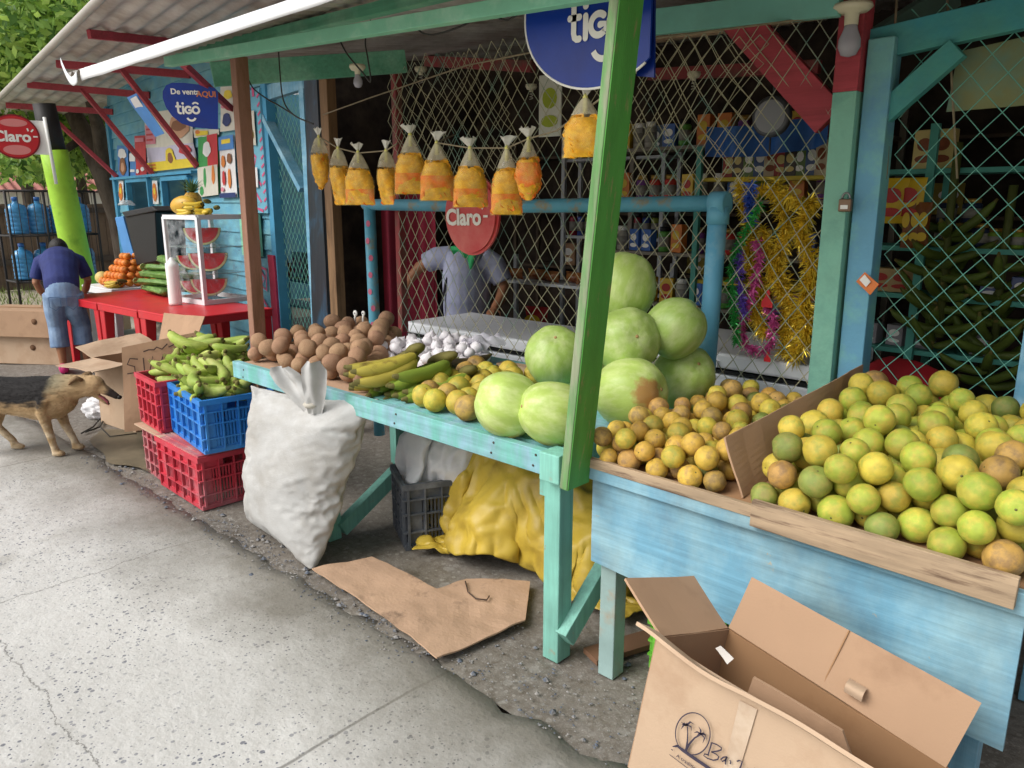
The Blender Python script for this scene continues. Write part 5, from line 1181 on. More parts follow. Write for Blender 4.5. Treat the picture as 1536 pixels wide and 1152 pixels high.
# ------------------------------------------------------------------ signs
tblue = mat('sign_blue', '#123a9c', .3, .06, 4, '#0f2f86', .55, .1, 3, dirt=.12); tblue2 = mat('sign_navy', '#0f2a78', .3, .06, 4); clr = mat('sign_red', '#c8252c', .3, .06, 4); clr2 = mat('sign_faded_red', '#cf4a4a', .4, .06, 4, '#d8726a', .56, .1, 3); letter = mat('sign_white', '#f1efe6', .5, .04, 9, emit=0)
def tigo_letters(t, o, u, v, n, s, seed=0):
    """rounded lower-case lettering t i g o with the smile, in units of s (x-height)"""
    mb = MB(); w_ = .27 * s
    def S(pts, k=1): stroke(mb, [(a * s, b * s) for a, b in pts], w_ * k, o, u, v, n, .003)
    def cap(a, b, k=1): disc(mb, Vector(o) + Vector(u) * a * s + Vector(v) * b * s + Vector(n) * .0034, u, v, w_ * k / 2, w_ * k / 2, 14)
    arc = lambda cx, cy, r, a0, a1, n_=18, ry=None: [(cx + r * math.cos(a0 + (a1 - a0) * k / n_), cy + (ry or r) * math.sin(a0 + (a1 - a0) * k / n_)) for k in range(n_ + 1)]
    S([(0, 1.38), (0, .35), (.04, .18), (.16, .10), (.30, .10)]); S([(-.2, .93), (.3, .93)]); cap(0, 1.38); cap(.3, .10); cap(-.2, .93); cap(.3, .93)
    S([(.62, .92), (.62, .1)]); cap(.62, .92); cap(.62, .1); cap(.62, 1.32, 1.15)
    S(arc(1.28, .52, .40, .9, 5.5)); S([(1.58, .22), (1.66, .5), (1.36, .5)]); cap(1.28 + .4 * math.cos(.9), .52 + .4 * math.sin(.9)); cap(1.36, .5)
    S(arc(2.2, .52, .40, 0, 6.3, 24))
    S(arc(2.2, 1.02, .42, .55, 2.6), .8); S(arc(1.55, -.25, .55, 3.55, 5.9), .95)
    mb.build('lettering', letter, t)
def blob_sign(t, pts, n, m, th=.008):
    """flat plate from outline points"""
    k = len(pts); P = [Vector(p) for p in pts]; n = Vector(n)
    mb = MB(); mb.add([p for p in P] + [p - n * th for p in P], [tuple(range(k)), tuple(range(k, 2 * k))[::-1]] + [(i, k + i, k + (i + 1) % k, (i + 1) % k) for i in range(k)]); return mb.build('plate', m, t)
# big blue sign hung at the leaning post (left plate) and its second face seen edge-on to the right
bs = thing('phone_sign', 'big blue rounded phone credit sign hanging behind the green post', 'sign', onY(880, 60, 2.02))
YS = 2.02
def drop(c, r, yv, wd=1):   # teardrop: round on the left and bottom, squared at top right
    out = []
    for k in range(49):
        a = math.pi * .5 + 2 * math.pi * k / 48
        x, z = math.cos(a), math.sin(a)
        if x > 0: 
            f = 1 / max(abs(x), abs(z)); g_ = .85 + .0 * f; x, z = x * min(f, 1.42) * g_ if z > 0 else x, z * min(f, 1.42) if z > 0 else z
        out.append(Vector((c.x + r * wd * x, yv, c.z + r * z)))
    return out
cS = onY(893, 12, YS); rS = (onY(893, 12, YS) - onY(893, 132, YS)).length; wl = (onY(893, 12, YS) - onY(789, 12, YS)).length
XR = onY(975, 60, YS).x
blob_sign(bs, [Vector((min(XR, cS.x + wl * math.cos(a)), YS, cS.z + (rS if math.sin(a) < 0 else rS * 1.5) * math.sin(a))) for a in [2 * math.pi * k / 56 for k in range(56)]], (0, -1, 0), tblue)
mb = MB(); mb.tube([Vector((cS.x + wl * 1.002 * math.cos(a), YS + .002, cS.z + (rS if math.sin(a) < 0 else rS * 1.5) * 1.002 * math.sin(a))) for a in [math.pi * (.75 + k / 40) for k in range(40)]], .004, 6); mb.build('white_rim', letter, bs)
lo = onY(861, 64, YS - .001); tigo_letters(bs, lo, (1, 0, 0), (0, 0, 1), (0, -1, 0), (onY(850, 20, YS) - onY(850, 58, YS)).length * 1.02)
b2 = [onY(955, 0, YS + .03), onY(955, 114, YS + .03), onY(981, 116, YS + .03), onY(982, -60, YS + .03), onY(955, -60, YS + .03)]
mb = MB(); mb.add([p for p in b2] + [p + Vector((0, .008, 0)) for p in b2], [(0, 1, 2, 3, 4), (9, 8, 7, 6, 5)] + [(i, 5 + i, 5 + (i + 1) % 5, (i + 1) % 5) for i in range(5)]); mb.build('side_plate', tblue2, bs)
# small blue sign
cs = Vector((0, 0, 0))
WOFF = .45
LW = Vector((math.cos(R(-7)), math.sin(R(-7)), 0)); NW = Vector((math.sin(R(-7)), -math.cos(R(-7)), 0)); W0 = Vector((-6.5, 3.8, 0))
def onW(px, py, off=0.0):
    d = ray(px, py); k = ((W0 + NW * off - EYE).dot(NW)) / d.dot(NW); return EYE + d * k
SN = Vector((.80, -.60, 0)); SU = Vector((.60, .80, 0)); SP = onW(285, 160, .5)
def onS(px, py):
    d = ray(px, py); return EYE + d * ((SP - EYE).dot(SN) / d.dot(SN))
ss = thing('phone_sign', 'small blue teardrop phone credit sign under the red roof brackets', 'sign', SP)
out = [onS(*q) for q in ((327, 194), (290, 191), (272, 185), (258, 174), (249, 161), (244, 147), (244, 137), (249, 128), (258, 124), (275, 124), (300, 127), (322, 132), (327, 137))]
o_ = blob_sign(ss, out, SN, tblue)
hgt = (onS(285, 155) - onS(285, 170)).length
tigo_letters(ss, onS(268, 171), SU, (0, 0, 1), SN, hgt * .80)
o_ = onS(256, 141) + SN * .003; text('De venta', hgt * .78, letter, o_, SU, (0, 0, 1), ss, .002, 'lettering', .0005)
o_ = onS(295, 145) + SN * .003; text('AQUI', hgt * .80, mat('sign_orange', '#d9804a', .5, .05, 8), o_, SU, (0, 0, 1), ss, .002, 'orange_lettering', .0005)
# red round sign hanging on the mesh
hs_ = thing('round_sign', 'faded red oval phone sign hanging on the mesh before the attendant', 'sign', onY(708, 325, 2.93)); YC = 2.93
c = onY(707, 322, YC); rx = (onY(668, 322, YC) - onY(748, 322, YC)).length / 2; rz_ = (onY(707, 262, YC) - onY(707, 385, YC)).length / 2
for k, (off, rr, m_, nm) in enumerate(((0, 1, clr2, 'plate'), (-.014, .93, clr2, 'raised_face'))):
    P = [Vector((c.x + (rx * rr) * math.cos(a), YC + off, c.z + rz_ * rr * math.sin(a))) for a in [2 * math.pi * q / 48 for q in range(48)]]
    mb = MB(); mb.add(P + [p + Vector((0, .014, 0)) for p in P], [tuple(range(48)), tuple(range(48, 96))[::-1]] + [(i, 48 + i, 48 + (i + 1) % 48, (i + 1) % 48) for i in range(48)]); mb.build(nm, m_, hs_)
def claro(t, o, u, v, n, s):
    text('Claro', s, letter, Vector(o) + Vector(n) * .003, u, v, t, .035 * s, 'lettering', .001)
    mb = MB(); x = 2.2 * s
    for (a0, b0, a1, b1) in ((x - .02 * s, .72 * s, x - .06 * s, .92 * s), (x + .15 * s, .68 * s, x + .3 * s, .86 * s), (x + .24 * s, .36 * s, x + .52 * s, .36 * s)):
        stroke(mb, [(a0, b0), (a1, b1)], .1 * s, o, u, v, n, .004)
    mb.build('ray_marks', letter, t)
lo = onY(670, 337, YC - .016); claro(hs_, lo, (1, 0, .02), (0, 0, 1), (0, -1, 0), (onY(700, 311, YC) - onY(700, 337, YC)).length * 1.3)
# ------------------------------------------------------------------ bulbs
def bulb(label, p, k=1.0, spiral=False):
    t = thing('light_bulb', label, 'bulb', p)
    mb = MB(); mb.lathe([(.062 * k, .012), (.066 * k, .0), (.05 * k, -.014), (.024 * k, -.018), (.022 * k, -.055 * k)], p, 22); mb.build('socket', mat('porcelain', '#cfc8ae', .35, .06, 8), t)
    if spiral:
        mb = MB(); mb.tube([p + Vector((.018 * k * math.cos(a), .018 * k * math.sin(a), -.06 * k - .0045 * a * k)) for a in [q * .5 for q in range(34)]], .005 * k, 6); mb.build('spiral_tube', mat('tube_glass', '#a9a69a', .2, .05, 8), t)
    else:
        mb = MB(); mb.lathe([(.02 * k, -.05 * k), (.024 * k, -.07 * k), (.036 * k, -.10 * k), (.037 * k, -.125 * k), (.025 * k, -.15 * k), (.005, -.156 * k)], p, 18); mb.build('glass', mat('bulb_grey', '#a5a3ad', .25, .05, 6), t)
bulb('round grey bulb in a porcelain socket on the red topped post', onY(1279, 12, 2.87))
bulb('spiral lamp in white socket left of the big blue sign behind mesh', onY(631, 104, 3.06), .55, True)
bulb('small spiral lamp hanging inside the store right of green post', onY(1041, 112, 3.5), .5, True)
bulb('white dish socket under the pale green beam above left chip bags', onY(536, 101, 2.4), .6)
bulb('spiral lamp hanging left of the detergent card behind mesh', onY(797, 130, 3.4), .5, True)
# ------------------------------------------------------------------ padlock, wrapper, wire loops
pd = thing('padlock', 'small brown padlock on the sea green post', 'padlock', onY(1268, 305, 2.9)); c = onY(1268, 308, 2.895)
mb = MB(); mb.box(c, (.045, .02, .045)); mb.build('body', mat('brass_brown', '#7a6350', .4, .15, 12, metal=.4), pd, bevel=.004)
mb = MB(); mb.tube([c + Vector((.014 * math.cos(a), 0, .022 + .022 * math.sin(a))) for a in [math.pi * k / 10 for k in range(11)]], .004, 6); mb.build('shackle', mat('steel', '#8a8a8c', .35, .1, 8, metal=.8), pd)
mb = MB(); mb.box(c + Vector((.0, -.0115, -.006)), (.026, .002, .014)); mb.build('sticker', white, pd)
mb = MB(); c = onY(1300, 425, 2.925); mb.sheet([c + Vector((-.035, 0, .005)), c + Vector((.02, 0, -.04)), c + Vector((.045, 0, .0)), c + Vector((-.01, 0, .04))], .004, sub=6, warp=.02)
wr = tag(mb.build('wrapper', mat('orange_wrapper', '#d9762c', .35, .1, 14)), 'orange snack wrapper with white patch stuck on the blue post', 'wrapper')
mb = MB(); mb.sheet([c + Vector((-.022, -.012, .012)), c + Vector((.004, -.012, -.012)), c + Vector((.018, -.012, .008)), c + Vector((-.006, -.012, .032))], .002, sub=3); mb.build('white_patch', white, wr)
wirem = mat('old_cable', '#2d2b28', .6, .2, 20)
for lab, pts in (('black cable looped down from the pale green beam at left', [(418, 78), (420, 110), (425, 150), (440, 172), (470, 186)]), ('tangled cable hanging over the beam above the chip bags', [(505, 50), (520, 80), (545, 110), (556, 122), (552, 90), (548, 60), (556, 30)]),
                 ('loose wire loops hanging left of the big blue sign', [(622, 22), (628, 45), (650, 52), (690, 40), (730, 22), (760, 30), (788, 12)]), ('thin cable running from wooden post along the blue wall', [(368, 104), (378, 130), (400, 148), (418, 158), (440, 172)])):
    mb = MB(); P = [onY(*q, 2.0 if 'wooden' not in lab else 2.1) for q in pts]; PP = []
    for i in range(len(P) - 1):
        p0 = P[max(i - 1, 0)]; p3 = P[min(i + 2, len(P) - 1)]
        for k in range(6):
            t_ = k / 6; PP.append(.5 * ((2 * P[i]) + (P[i + 1] - p0) * t_ + (2 * p0 - 5 * P[i] + 4 * P[i + 1] - p3) * t_ ** 2 + (3 * P[i] - p0 - 3 * P[i + 1] + p3) * t_ ** 3))
    mb.tube(PP + [P[-1]], .0035, 6); tag(mb.build('cable', wirem), lab, 'cable')
# ------------------------------------------------------------------ tinsel garlands
def tinsel(label, m, pts, rad, n, seed, tip=None):
    rr = random.Random(seed); mb = MB(); P = [Vector(p) for p in pts]
    seg = [(P[i + 1] - P[i]).length for i in range(len(P) - 1)]; tot = sum(seg)
    for i in range(n):
        d = rr.random() * tot; k = 0
        while d > seg[k] and k < len(seg) - 1: d -= seg[k]; k += 1
        p = P[k].lerp(P[k + 1], d / seg[k]); dr = Vector((rr.gauss(0, 1), rr.gauss(0, 1), rr.gauss(0, 1) - .25)).normalized(); l_ = rad * rr.uniform(.6, 1.15)
        sd_ = dr.cross(Vector((rr.gauss(0, 1), rr.gauss(0, 1), rr.gauss(0, 1)))).normalized() * .0032
        q = p + dr * l_ * .55 + sd_ * rr.uniform(-2, 2); e = p + dr * l_ + Vector((rr.gauss(0, .006), rr.gauss(0, .006), -.008))
        mb.add([p - sd_, p + sd_, q + sd_, q - sd_, e], [(0, 1, 2, 3), (3, 2, 4)])
    mb.tube(P, .002, 4)
    return tag(mb.build('tinsel_garland', m), label, 'garland', 'tinsel garlands hanging behind the mesh')
tg = mat('tinsel_gold', '#f4d648', .25, .25, 60, metal=.35); tbl = mat('tinsel_blue', '#5a80e0', .25, .2, 60, metal=.3); tgr = mat('tinsel_green', '#46b85a', .28, .2, 60, metal=.3); tpk = mat('tinsel_pink', '#d860a4', .3, .2, 60, metal=.2); tvi = mat('tinsel_violet', '#8a6ad8', .3, .2, 60, metal=.2)
GY = 3.16
for lab, m, pts, rad, n, sd2 in (('gold tinsel hanging at the left side of the bundle', tg, [(1112, 275), (1128, 330), (1122, 380), (1138, 430), (1130, 470), (1150, 500)], .06, 1650, 1), ('gold tinsel hanging in the middle of the bundle', tg, [(1165, 275), (1180, 340), (1165, 400), (1185, 460), (1178, 530)], .06, 1800, 2),
     ('gold tinsel at the right beside the sea green post', tg, [(1215, 300), (1200, 350), (1222, 400), (1205, 450), (1212, 500), (1190, 538)], .06, 1800, 3), ('gold tinsel looped lower centre of the bundle', tg, [(1145, 340), (1160, 420), (1200, 480), (1180, 525)], .045, 900, 4), ('gold tinsel loop at the top of the bundle', tg, [(1120, 290), (1150, 282), (1190, 300), (1225, 310)], .045, 700, 9),
     ('blue tinsel at the upper left of the bundle', tbl, [(1126, 275), (1124, 300), (1128, 335)], .038, 420, 5), ('green tinsel strand hanging on the left edge', tgr, [(1140, 305), (1120, 345), (1100, 380), (1098, 430), (1102, 480), (1106, 515)], .035, 620, 6),
     ('violet blue tinsel hanging left below the blue one', tvi, [(1108, 368), (1108, 410), (1112, 450), (1118, 470)], .034, 420, 7), ('pink and white tinsel ring at the bottom of the bundle', tpk, [(1134, 360), (1140, 390), (1125, 450), (1112, 480), (1116, 515), (1140, 530), (1158, 515), (1160, 475), (1148, 455)], .036, 900, 8)):
    tinsel(lab, m, [onY(*q, GY + .02 * (sd2 % 3) - (.075 if sd2 in (5, 6, 7, 8) else 0)) for q in pts], rad, n, sd2)
rt_ = mat('red_tag', '#d8333a', .4, .1, 12)
for lab, c, w_, h_ in (('red paper cut-out hanging low on the tinsel with white sticker', (1151, 447), .05, .08), ('small red tag at the lowest end of the tinsel', (1151, 535), .03, .045)):
    p = onY(*c, GY - .06); t = MB(); pts = [(0, .5), (.2, .3), (.16, .1), (.5, -.2), (.48, -.5), (-.48, -.5), (-.5, -.2), (-.16, .1), (-.2, .3)]
    t.add([p + Vector((a * w_, 0, b * h_)) for a, b in pts] + [p + Vector((a * w_, .003, b * h_)) for a, b in pts], [tuple(range(9))[::-1], tuple(range(9, 18))] + [(i, (i + 1) % 9, 9 + (i + 1) % 9, 9 + i) for i in range(9)])
    tag(t.build('paper_tag', rt_), lab, 'tag')
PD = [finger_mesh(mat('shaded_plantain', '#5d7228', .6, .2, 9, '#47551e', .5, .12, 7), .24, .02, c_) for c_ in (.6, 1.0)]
# plantain stalks behind the right mesh: hands tied on a hanging stalk
for k, (px, py, yy, lab) in enumerate(((1425, 320, 3.85, 'hanging stalk of green plantains left behind the right mesh'), (1505, 385, 3.9, 'hanging stalk of green plantains at far right behind the mesh'))):
    c = onY(px, py, yy); t = thing('plantain_stalk', lab, 'plantain stalk', c)
    mb = MB(); mb.tube([c + Vector((0, 0, .3)), c, c + Vector((.02, 0, -.55))], .018, 8); mb.build('stem', mat('stalk_green', '#4d5626', .7, .2, 9), t)
    for i in range(30):
        a = i * 2.4; z = -.02 - .018 * i; o = bpy.data.objects.new('finger', PD[i % 2]); COL.objects.link(o); o.parent = t; o.location = (.09 * math.cos(a), .09 * math.sin(a), z)
        o.rotation_euler = (rng.uniform(-.3, .3), -.5 + rng.uniform(-.3, .5), a)
# bananas seen in the shadow, sealed jars on ledge etc. sit on shelves above
ts = thing('white_clip', 'pair of small white clips on top of the mamey beside brown post', 'clip', onY(537, 472, 2.6))
for q, px in enumerate((533, 545)):
    c = onY(px, 470, 2.6); mb = MB(); mb.lathe([(.0, -.004), (.018 - .004 * q, -.003), (.018 - .004 * q, .003), (.0, .004)], c, 16, rot=Matrix.Rotation(R(90), 3, 'X') ); mb.build('disc', white, ts)
    mb = MB(); mb.lathe([(.0, 0), (.005, 0), (.005, .002)], c + Vector((0, -.004, 0)), 8, rot=Matrix.Rotation(R(90), 3, 'X')); mb.build('dot', ink, ts)
    mb = MB(); mb.tube([c, c + Vector((-.005, 0, -.03)), c + Vector((-.02, .01, -.09))], .007, 6); mb.build('arm', white, ts)

# ------------------------------------------------------------------ blue shop on the left
def WL(s_, off, z): return W0 + LW * s_ + NW * off + Vector((0, 0, z))
def Wsz(px, py, off=0.0):
    p = onW(px, py, off); d = p - W0; return d.dot(LW), p.z
shop = thing('blue_shop', 'light blue clapboard shop covered in posters behind the red tables', 'shop', W0, R(-7))
wallblue = mat('clapboard_blue', '#66a9c4', .65, .1, 4, '#7fb9c4', .54, .12, 3, .2, 50, (1, 1, 2), dirt=.2)
OPEN = [(-4.75, -3.75, 1.36, 1.88), (-3.16, -2.19, 1.45, 1.87)]
mb = MB(); z = 0.0; S0_, S1_ = -5.45, .0
while z < 3.3:
    h = .145; cuts = [(S0_, S1_)]
    for a, b, c, d in OPEN:
        if z + h > c and z < d:
            new = []
            for x0, x1 in cuts:
                if b <= x0 or a >= x1: new.append((x0, x1))
                else:
                    if a > x0: new.append((x0, a))
                    if b < x1: new.append((b, x1))
            cuts = new
    for x0, x1 in cuts:
        P = [WL(x0, .028, z), WL(x1, .028, z), WL(x1, .010, z + h), WL(x0, .010, z + h), WL(x0, -.03, z), WL(x1, -.03, z), WL(x1, -.03, z + h), WL(x0, -.03, z + h)]
        mb.add(P, [(0, 1, 2, 3), (5, 4, 7, 6), (4, 5, 1, 0), (3, 2, 6, 7), (4, 0, 3, 7), (1, 5, 6, 2)])
    z += h
mb.build('clapboard_wall', wallblue, shop)
trim = mat('trim_blue', '#4f9ec4', .55, .1, 5, dirt=.15)
for a, b, c, d in OPEN:
    mb = MB()
    for p, q in (((a, c), (b, c)), ((a, d), (b, d)), ((a, c), (a, d)), ((b, c), (b, d))): mb.bar(WL(p[0], .04, p[1]), WL(q[0], .04, q[1]), .05, .07, NW)
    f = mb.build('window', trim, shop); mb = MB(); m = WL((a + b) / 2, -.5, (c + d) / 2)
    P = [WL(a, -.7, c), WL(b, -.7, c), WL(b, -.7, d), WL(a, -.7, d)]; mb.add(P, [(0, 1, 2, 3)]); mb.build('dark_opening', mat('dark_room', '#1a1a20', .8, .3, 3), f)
mb = MB(); mb.bar(WL(S0_, .0, 0), WL(S0_, .0, 2.9), .12, .12, NW); mb.build('corner_post', trim, shop)
mb = MB(); mb.bar(WL(0, .0, 0), WL(0, .0, 3.1), .1, .1, NW); mb.build('corner_post', trim, shop)
mb = MB(); mb.bar(WL(S0_, .05, 1.92), WL(-1.95, .05, 1.92), .03, .1, NW); mb.build('ledge', trim, shop)
mb = MB(); P = [WL(-5.4, -3, 0), WL(-5.4, 0, 0), WL(-5.4, 0, 3.1), WL(-5.4, -3, 3.3)]; mb.sheet(P, .04); mb.build('side_wall', wallblue, shop)
# pink decorated panel and pale green block at the near end
pinkp = mat('hot_pink', '#cf5c86', .6, .1, 8)
mb = MB(); P = [WL(-.66, .055, 1.5), WL(-.03, .055, 1.5), WL(-.03, .055, 2.58), WL(-.66, .055, 2.58)]; mb.sheet(P, .03); pp = mb.build('decorated_panel', mat('panel_blue', '#6fb0c6', .6, .1, 4), shop)
def squig(mb, pts, w_): stroke(mb, pts, w_, W0, LW, (0, 0, 1), NW, .074)
mb = MB()
for s_ in (-.60, -.06): 
    for k in range(14): squig(mb, [(s_ - .03, 1.53 + k * .075), (s_ + .03, 1.56 + k * .075)], .022)
squig(mb, [(-.4, 2.1), (-.2, 2.0), (-.3, 1.85), (-.12, 1.75)], .03); squig(mb, [(-.35, 1.75), (-.15, 1.6), (-.3, 1.55), (-.12, 1.52)], .03)
for k in range(3): squig(mb, [(-.5 + k * .17, 2.6), (-.5 + k * .17, 2.52)], .05)
mb.build('pink_scrolls', pinkp, pp)
mb = MB(); mb.box((0, 0, 0), (.40, .05, .40), Matrix.Rotation(R(-7), 3, 'Z')); mb.v = [v + WL(-.47, .07, 1.29) for v in mb.v]; mb.build('green_block', mat('mint_block', '#8ad0b0', .6, .1, 6), shop)
mb = MB(); P = [WL(-.66, .05, .3), WL(-.12, .05, .3), WL(-.12, .05, 1.08), WL(-.66, .05, 1.08)]; mb.sheet(P, .02); pq = mb.build('lower_panel', wallblue, shop)
mb = MB(); 
for q in ([(-.35, 1.0), (-.2, .9), (-.3, .82), (-.18, .78), (-.16, .98), (-.35, 1.0)], [(-.3, .7), (-.15, .6), (-.28, .5), (-.16, .42)]): squig(mb, q, .03)
mb.build('pink_scrolls', pinkp, pq)
mb = MB(); P = [WL(-.11, .06, .2), WL(.03, .06, .2), WL(.03, .06, 1.12), WL(-.11, .06, 1.12)]; mb.sheet(P, .02); mb.build('red_stripe', mat('crimson_paint', '#b23352', .6, .1, 5), shop)
# mesh door at the near end: post, rail, diagonal, net
md = thing('mesh_door', 'blue framed mesh panel with diagonal brace right of the pink panel', 'door', WL(.45, 0, 0), R(-7))
pA, pB = onW(456, 112), onW(476, 488)
mb = MB(); mb.bar(onW(478, 520), onW(455, 100), .085, .07, NW); mb.build('post', bluepaint, md)
mb = MB(); mb.bar(onW(372, 150), onW(470, 118), .06, .12, (0, 0, 1)); mb.build('top_rail', bluepaint, md)
mb = MB(); mb.bar(onW(386, 150, .02), onW(456, 285, .02), .05, .085, NW); mb.build('brace', bluepaint, md)
mb = MB(); a = onW(395, 150, -.02); sA, zA = Wsz(382, 300); sB, zB = Wsz(466, 300)
for i in range(int((sB - sA) / .04)):
    pts = []
    for j in range(46):
        q = WL(sA + (i + ((i + j) % 2)) * .04, -.03, .25 + j * .05); q2 = q * 3; pts.append(q + LW * (.018 * mnoise.noise(q2)) + Vector((0, 0, .02 * mnoise.noise(q2 + Vector((5, 5, 5))))))
    mb.tube(pts, .0022, 4, caps=False)
mb.build('net', wire_teal, md)
mb = MB(); P = [onW(384, 515, -.06), onW(470, 500, -.06), onW(470, 430, -.06), onW(384, 430, -.06)]
dd = thing('dark_door', 'tall black door standing ajar behind the mesh panel', 'door', onY(488, 480, 3.5))
mb = MB(); P = [onY(473, 520, 3.55), onY(497, 520, 3.3), onY(478, 118, 3.3), onY(458, 112, 3.55)]; mb.sheet(P, .03); mb.build('leaf', mat('black_door', '#23282e', .5, .15, 4, '#2f5a78', .62, .1, 3), dd)
mb = MB(); mb.box(onY(487, 352, 3.36), (.012, .02, .09)); mb.build('bolt', mat('steel', '#8a8a8c'), dd)
# shop stock seen through this mesh
pack('soda_bottle', 'pink capped bottle behind the mesh panel at left', 'pink capped bottles', .07, .07, .26, [mat('pet_clear', '#9fc0c8', .15, .1, 9), pinkp], [(onY(px, 415, 4.5).x, 4.5, onY(450, 415, 4.5).z) for px in (446, 456)], 'bottle')
# ------------------------------------------------------------------ posters
pc = {k: mat('print_' + k, c, .5, .06, 9) for k, c in dict(red='#c9343c', white='#e6e6e6', yellow='#e8cf3a', green='#3f9a54', blue='#4a86c8', lav='#c9c6dc', orange='#d9803a', pale='#d9d6c8', navy='#2a3a70', skin='#c99a7a', pink='#d98a9a', brown='#8a5a3a', dark='#3a3440').items()}
def poster(label, quad, base, blocks, off=.045, name='poster', letters=None):
    t = thing(name, label, 'poster', onW(*quad[0], off), R(-7))
    c = [onW(*q, off) for q in quad]       # tl, tr, br, bl
    mb = MB(); mb.sheet([c[3], c[2], c[1], c[0]], .004, sub=5, warp=.006); mb.build('sheet', pc[base], t)
    rr = random.Random(len(label)); by = {}
    for b in blocks: by.setdefault(b[4], []).append(b)
    lay = 0
    for k, L_ in by.items():
        mb = MB()
        for u0, v0, u1, v1, _, *sh in L_:
            lay += 1; o = NW * (.0095 + .0012 * lay)
            bl = lambda u, v: (c[0].lerp(c[1], u)).lerp(c[3].lerp(c[2], u), v) + o
            if sh: 
                n = 14; mb.add([bl((u0 + u1) / 2 + (u1 - u0) / 2 * math.cos(6.283 * q / n) * (1 + .15 * math.sin(q * 2.3)), (v0 + v1) / 2 + (v1 - v0) / 2 * math.sin(6.283 * q / n)) for q in range(n)][::-1], [tuple(range(n))])
            else: mb.add([bl(u0, v1), bl(u1, v1), bl(u1, v0), bl(u0, v0)], [(0, 1, 2, 3)])
        mb.build('print', pc[k], t)
    if letters:
        for tx, u, v, s_, m_ in letters:
            p = (c[0].lerp(c[1], u)).lerp(c[3].lerp(c[2], u), v) + NW * .03
            text(tx, s_, pc[m_], p, c[1] - c[0], c[0] - c[3], t, .004, 'lettering', .0005)
    return t
poster('tall blue poster with white top and brown shape at far left of wall', [(176, 218), (192, 220), (193, 268), (178, 268)], 'blue', [(.1, .08, .9, .4, 'white', 1), (.2, .35, .85, .9, 'brown', 1), (.35, .5, .7, .8, 'skin', 1)])
poster('narrow pale blue and white poster between two taller ones', [(195, 230), (204, 230), (204, 270), (196, 270)], 'blue', [(.0, .0, 1, .3, 'white'), (.1, .6, .9, .7, 'white')])
poster('tall red poster with small white marks at its foot', [(202, 204), (218, 203), (220, 270), (204, 270)], 'red', [(.1, .05, .9, .14, 'pink'), (.1, .75, .4, .85, 'white', 1), (.55, .7, .9, .8, 'white', 1), (.2, .9, .5, .97, 'white', 1), (.6, .88, .8, .96, 'white', 1)])
poster('large grey lavender price poster behind the red brackets', [(217, 170), (288, 160), (290, 218), (219, 222)], 'pale', [(.02, .35, .25, .9, 'pink'), (.55, .15, .95, .8, 'skin', 1), (.6, .3, .9, .6, 'brown', 1), (.05, .45, .2, .5, 'red'), (.05, .6, .2, .65, 'red'), (.05, .75, .2, .8, 'red')])
poster('lavender and yellow poster with oval printed pictures below the price poster', [(220, 222), (290, 214), (298, 250), (223, 258)], 'lav', [(.0, .62, 1, 1, 'yellow'), (.42, .1, .62, .98, 'yellow', 1), (.47, .3, .58, .75, 'brown', 1), (.72, .05, .95, .45, 'red', 1), (.04, .7, .2, .78, 'orange'), (.04, .84, .2, .9, 'orange')])
poster('green and red ice lolly poster under the small blue sign', [(297, 206), (327, 200), (330, 292), (300, 296)], 'green', [(.5, 0, 1, .55, 'red'), (.3, .1, .7, .35, 'white', 1), (.35, .15, .65, .3, 'red', 1), (0, .5, 1, 1, 'pale'), (.05, .5, .25, .8, 'red', 1), (.3, .52, .45, .85, 'green', 1), (.5, .55, .66, .9, 'red', 1), (.72, .5, .88, .82, 'orange', 1), (.1, .82, .3, .98, 'green', 1), (.6, .85, .9, .97, 'red', 1)])
poster('white poster with ice cream cones and blue foot beside the wooden post', [(329, 206), (351, 202), (356, 296), (332, 297)], 'white', [(0, 0, 1, .22, 'blue'), (.2, .05, .8, .12, 'yellow'), (.15, .3, .4, .5, 'orange', 1), (.55, .28, .85, .45, 'brown', 1), (.2, .55, .4, .8, 'red', 1), (.55, .52, .75, .85, 'orange', 1), (0, .92, 1, 1, 'navy'), (.1, .82, .3, .9, 'pink', 1)])
poster('pale yellow and white strip poster over the ice lolly poster', [(290, 194), (329, 194), (329, 202), (292, 207)], 'pale', [(.1, .2, .6, .8, 'yellow'), (.1, .1, .3, .6, 'orange', 1)])
poster('torn white and purple notice beside the small blue sign', [(331, 128), (352, 128), (352, 195), (331, 198)], 'pale', [(.2, .6, .8, .9, 'navy', 1), (.3, .1, .9, .3, 'yellow', 1), (.1, .4, .5, .5, 'pink', 1)])
poster('yellow food poster on the pink decorated panel', [(364, 166), (381, 166), (384, 218), (366, 216)], 'pale', [(.2, .1, .8, .3, 'white', 1), (.15, .4, .9, .9, 'yellow', 1), (.3, .5, .7, .8, 'orange', 1), (.3, .85, .6, .98, 'red', 1)], .09)
poster('small white paper notice on the pink decorated panel', [(364, 252), (386, 251), (387, 281), (366, 280)], 'white', [(.3, .3, .35, .6, 'dark'), (.5, .25, .55, .6, 'dark')], .09)
poster('small yellow sticker at left edge of the shop window', [(178, 271), (185, 271), (186, 305), (179, 304)], 'white', [(.1, .1, .9, .9, 'orange', 1), (.3, .3, .7, .6, 'yellow', 1)])
poster('small yellow sticker between the two shop windows', [(228, 271), (236, 271), (238, 306), (230, 306)], 'white', [(.1, .1, .9, .9, 'orange', 1), (.3, .3, .7, .6, 'yellow', 1)])
bp_ = thing('hanging_banner', 'blue and white paper banner wrapped along a red roof brace', 'banner', onW(215, 170, .55), R(-7))
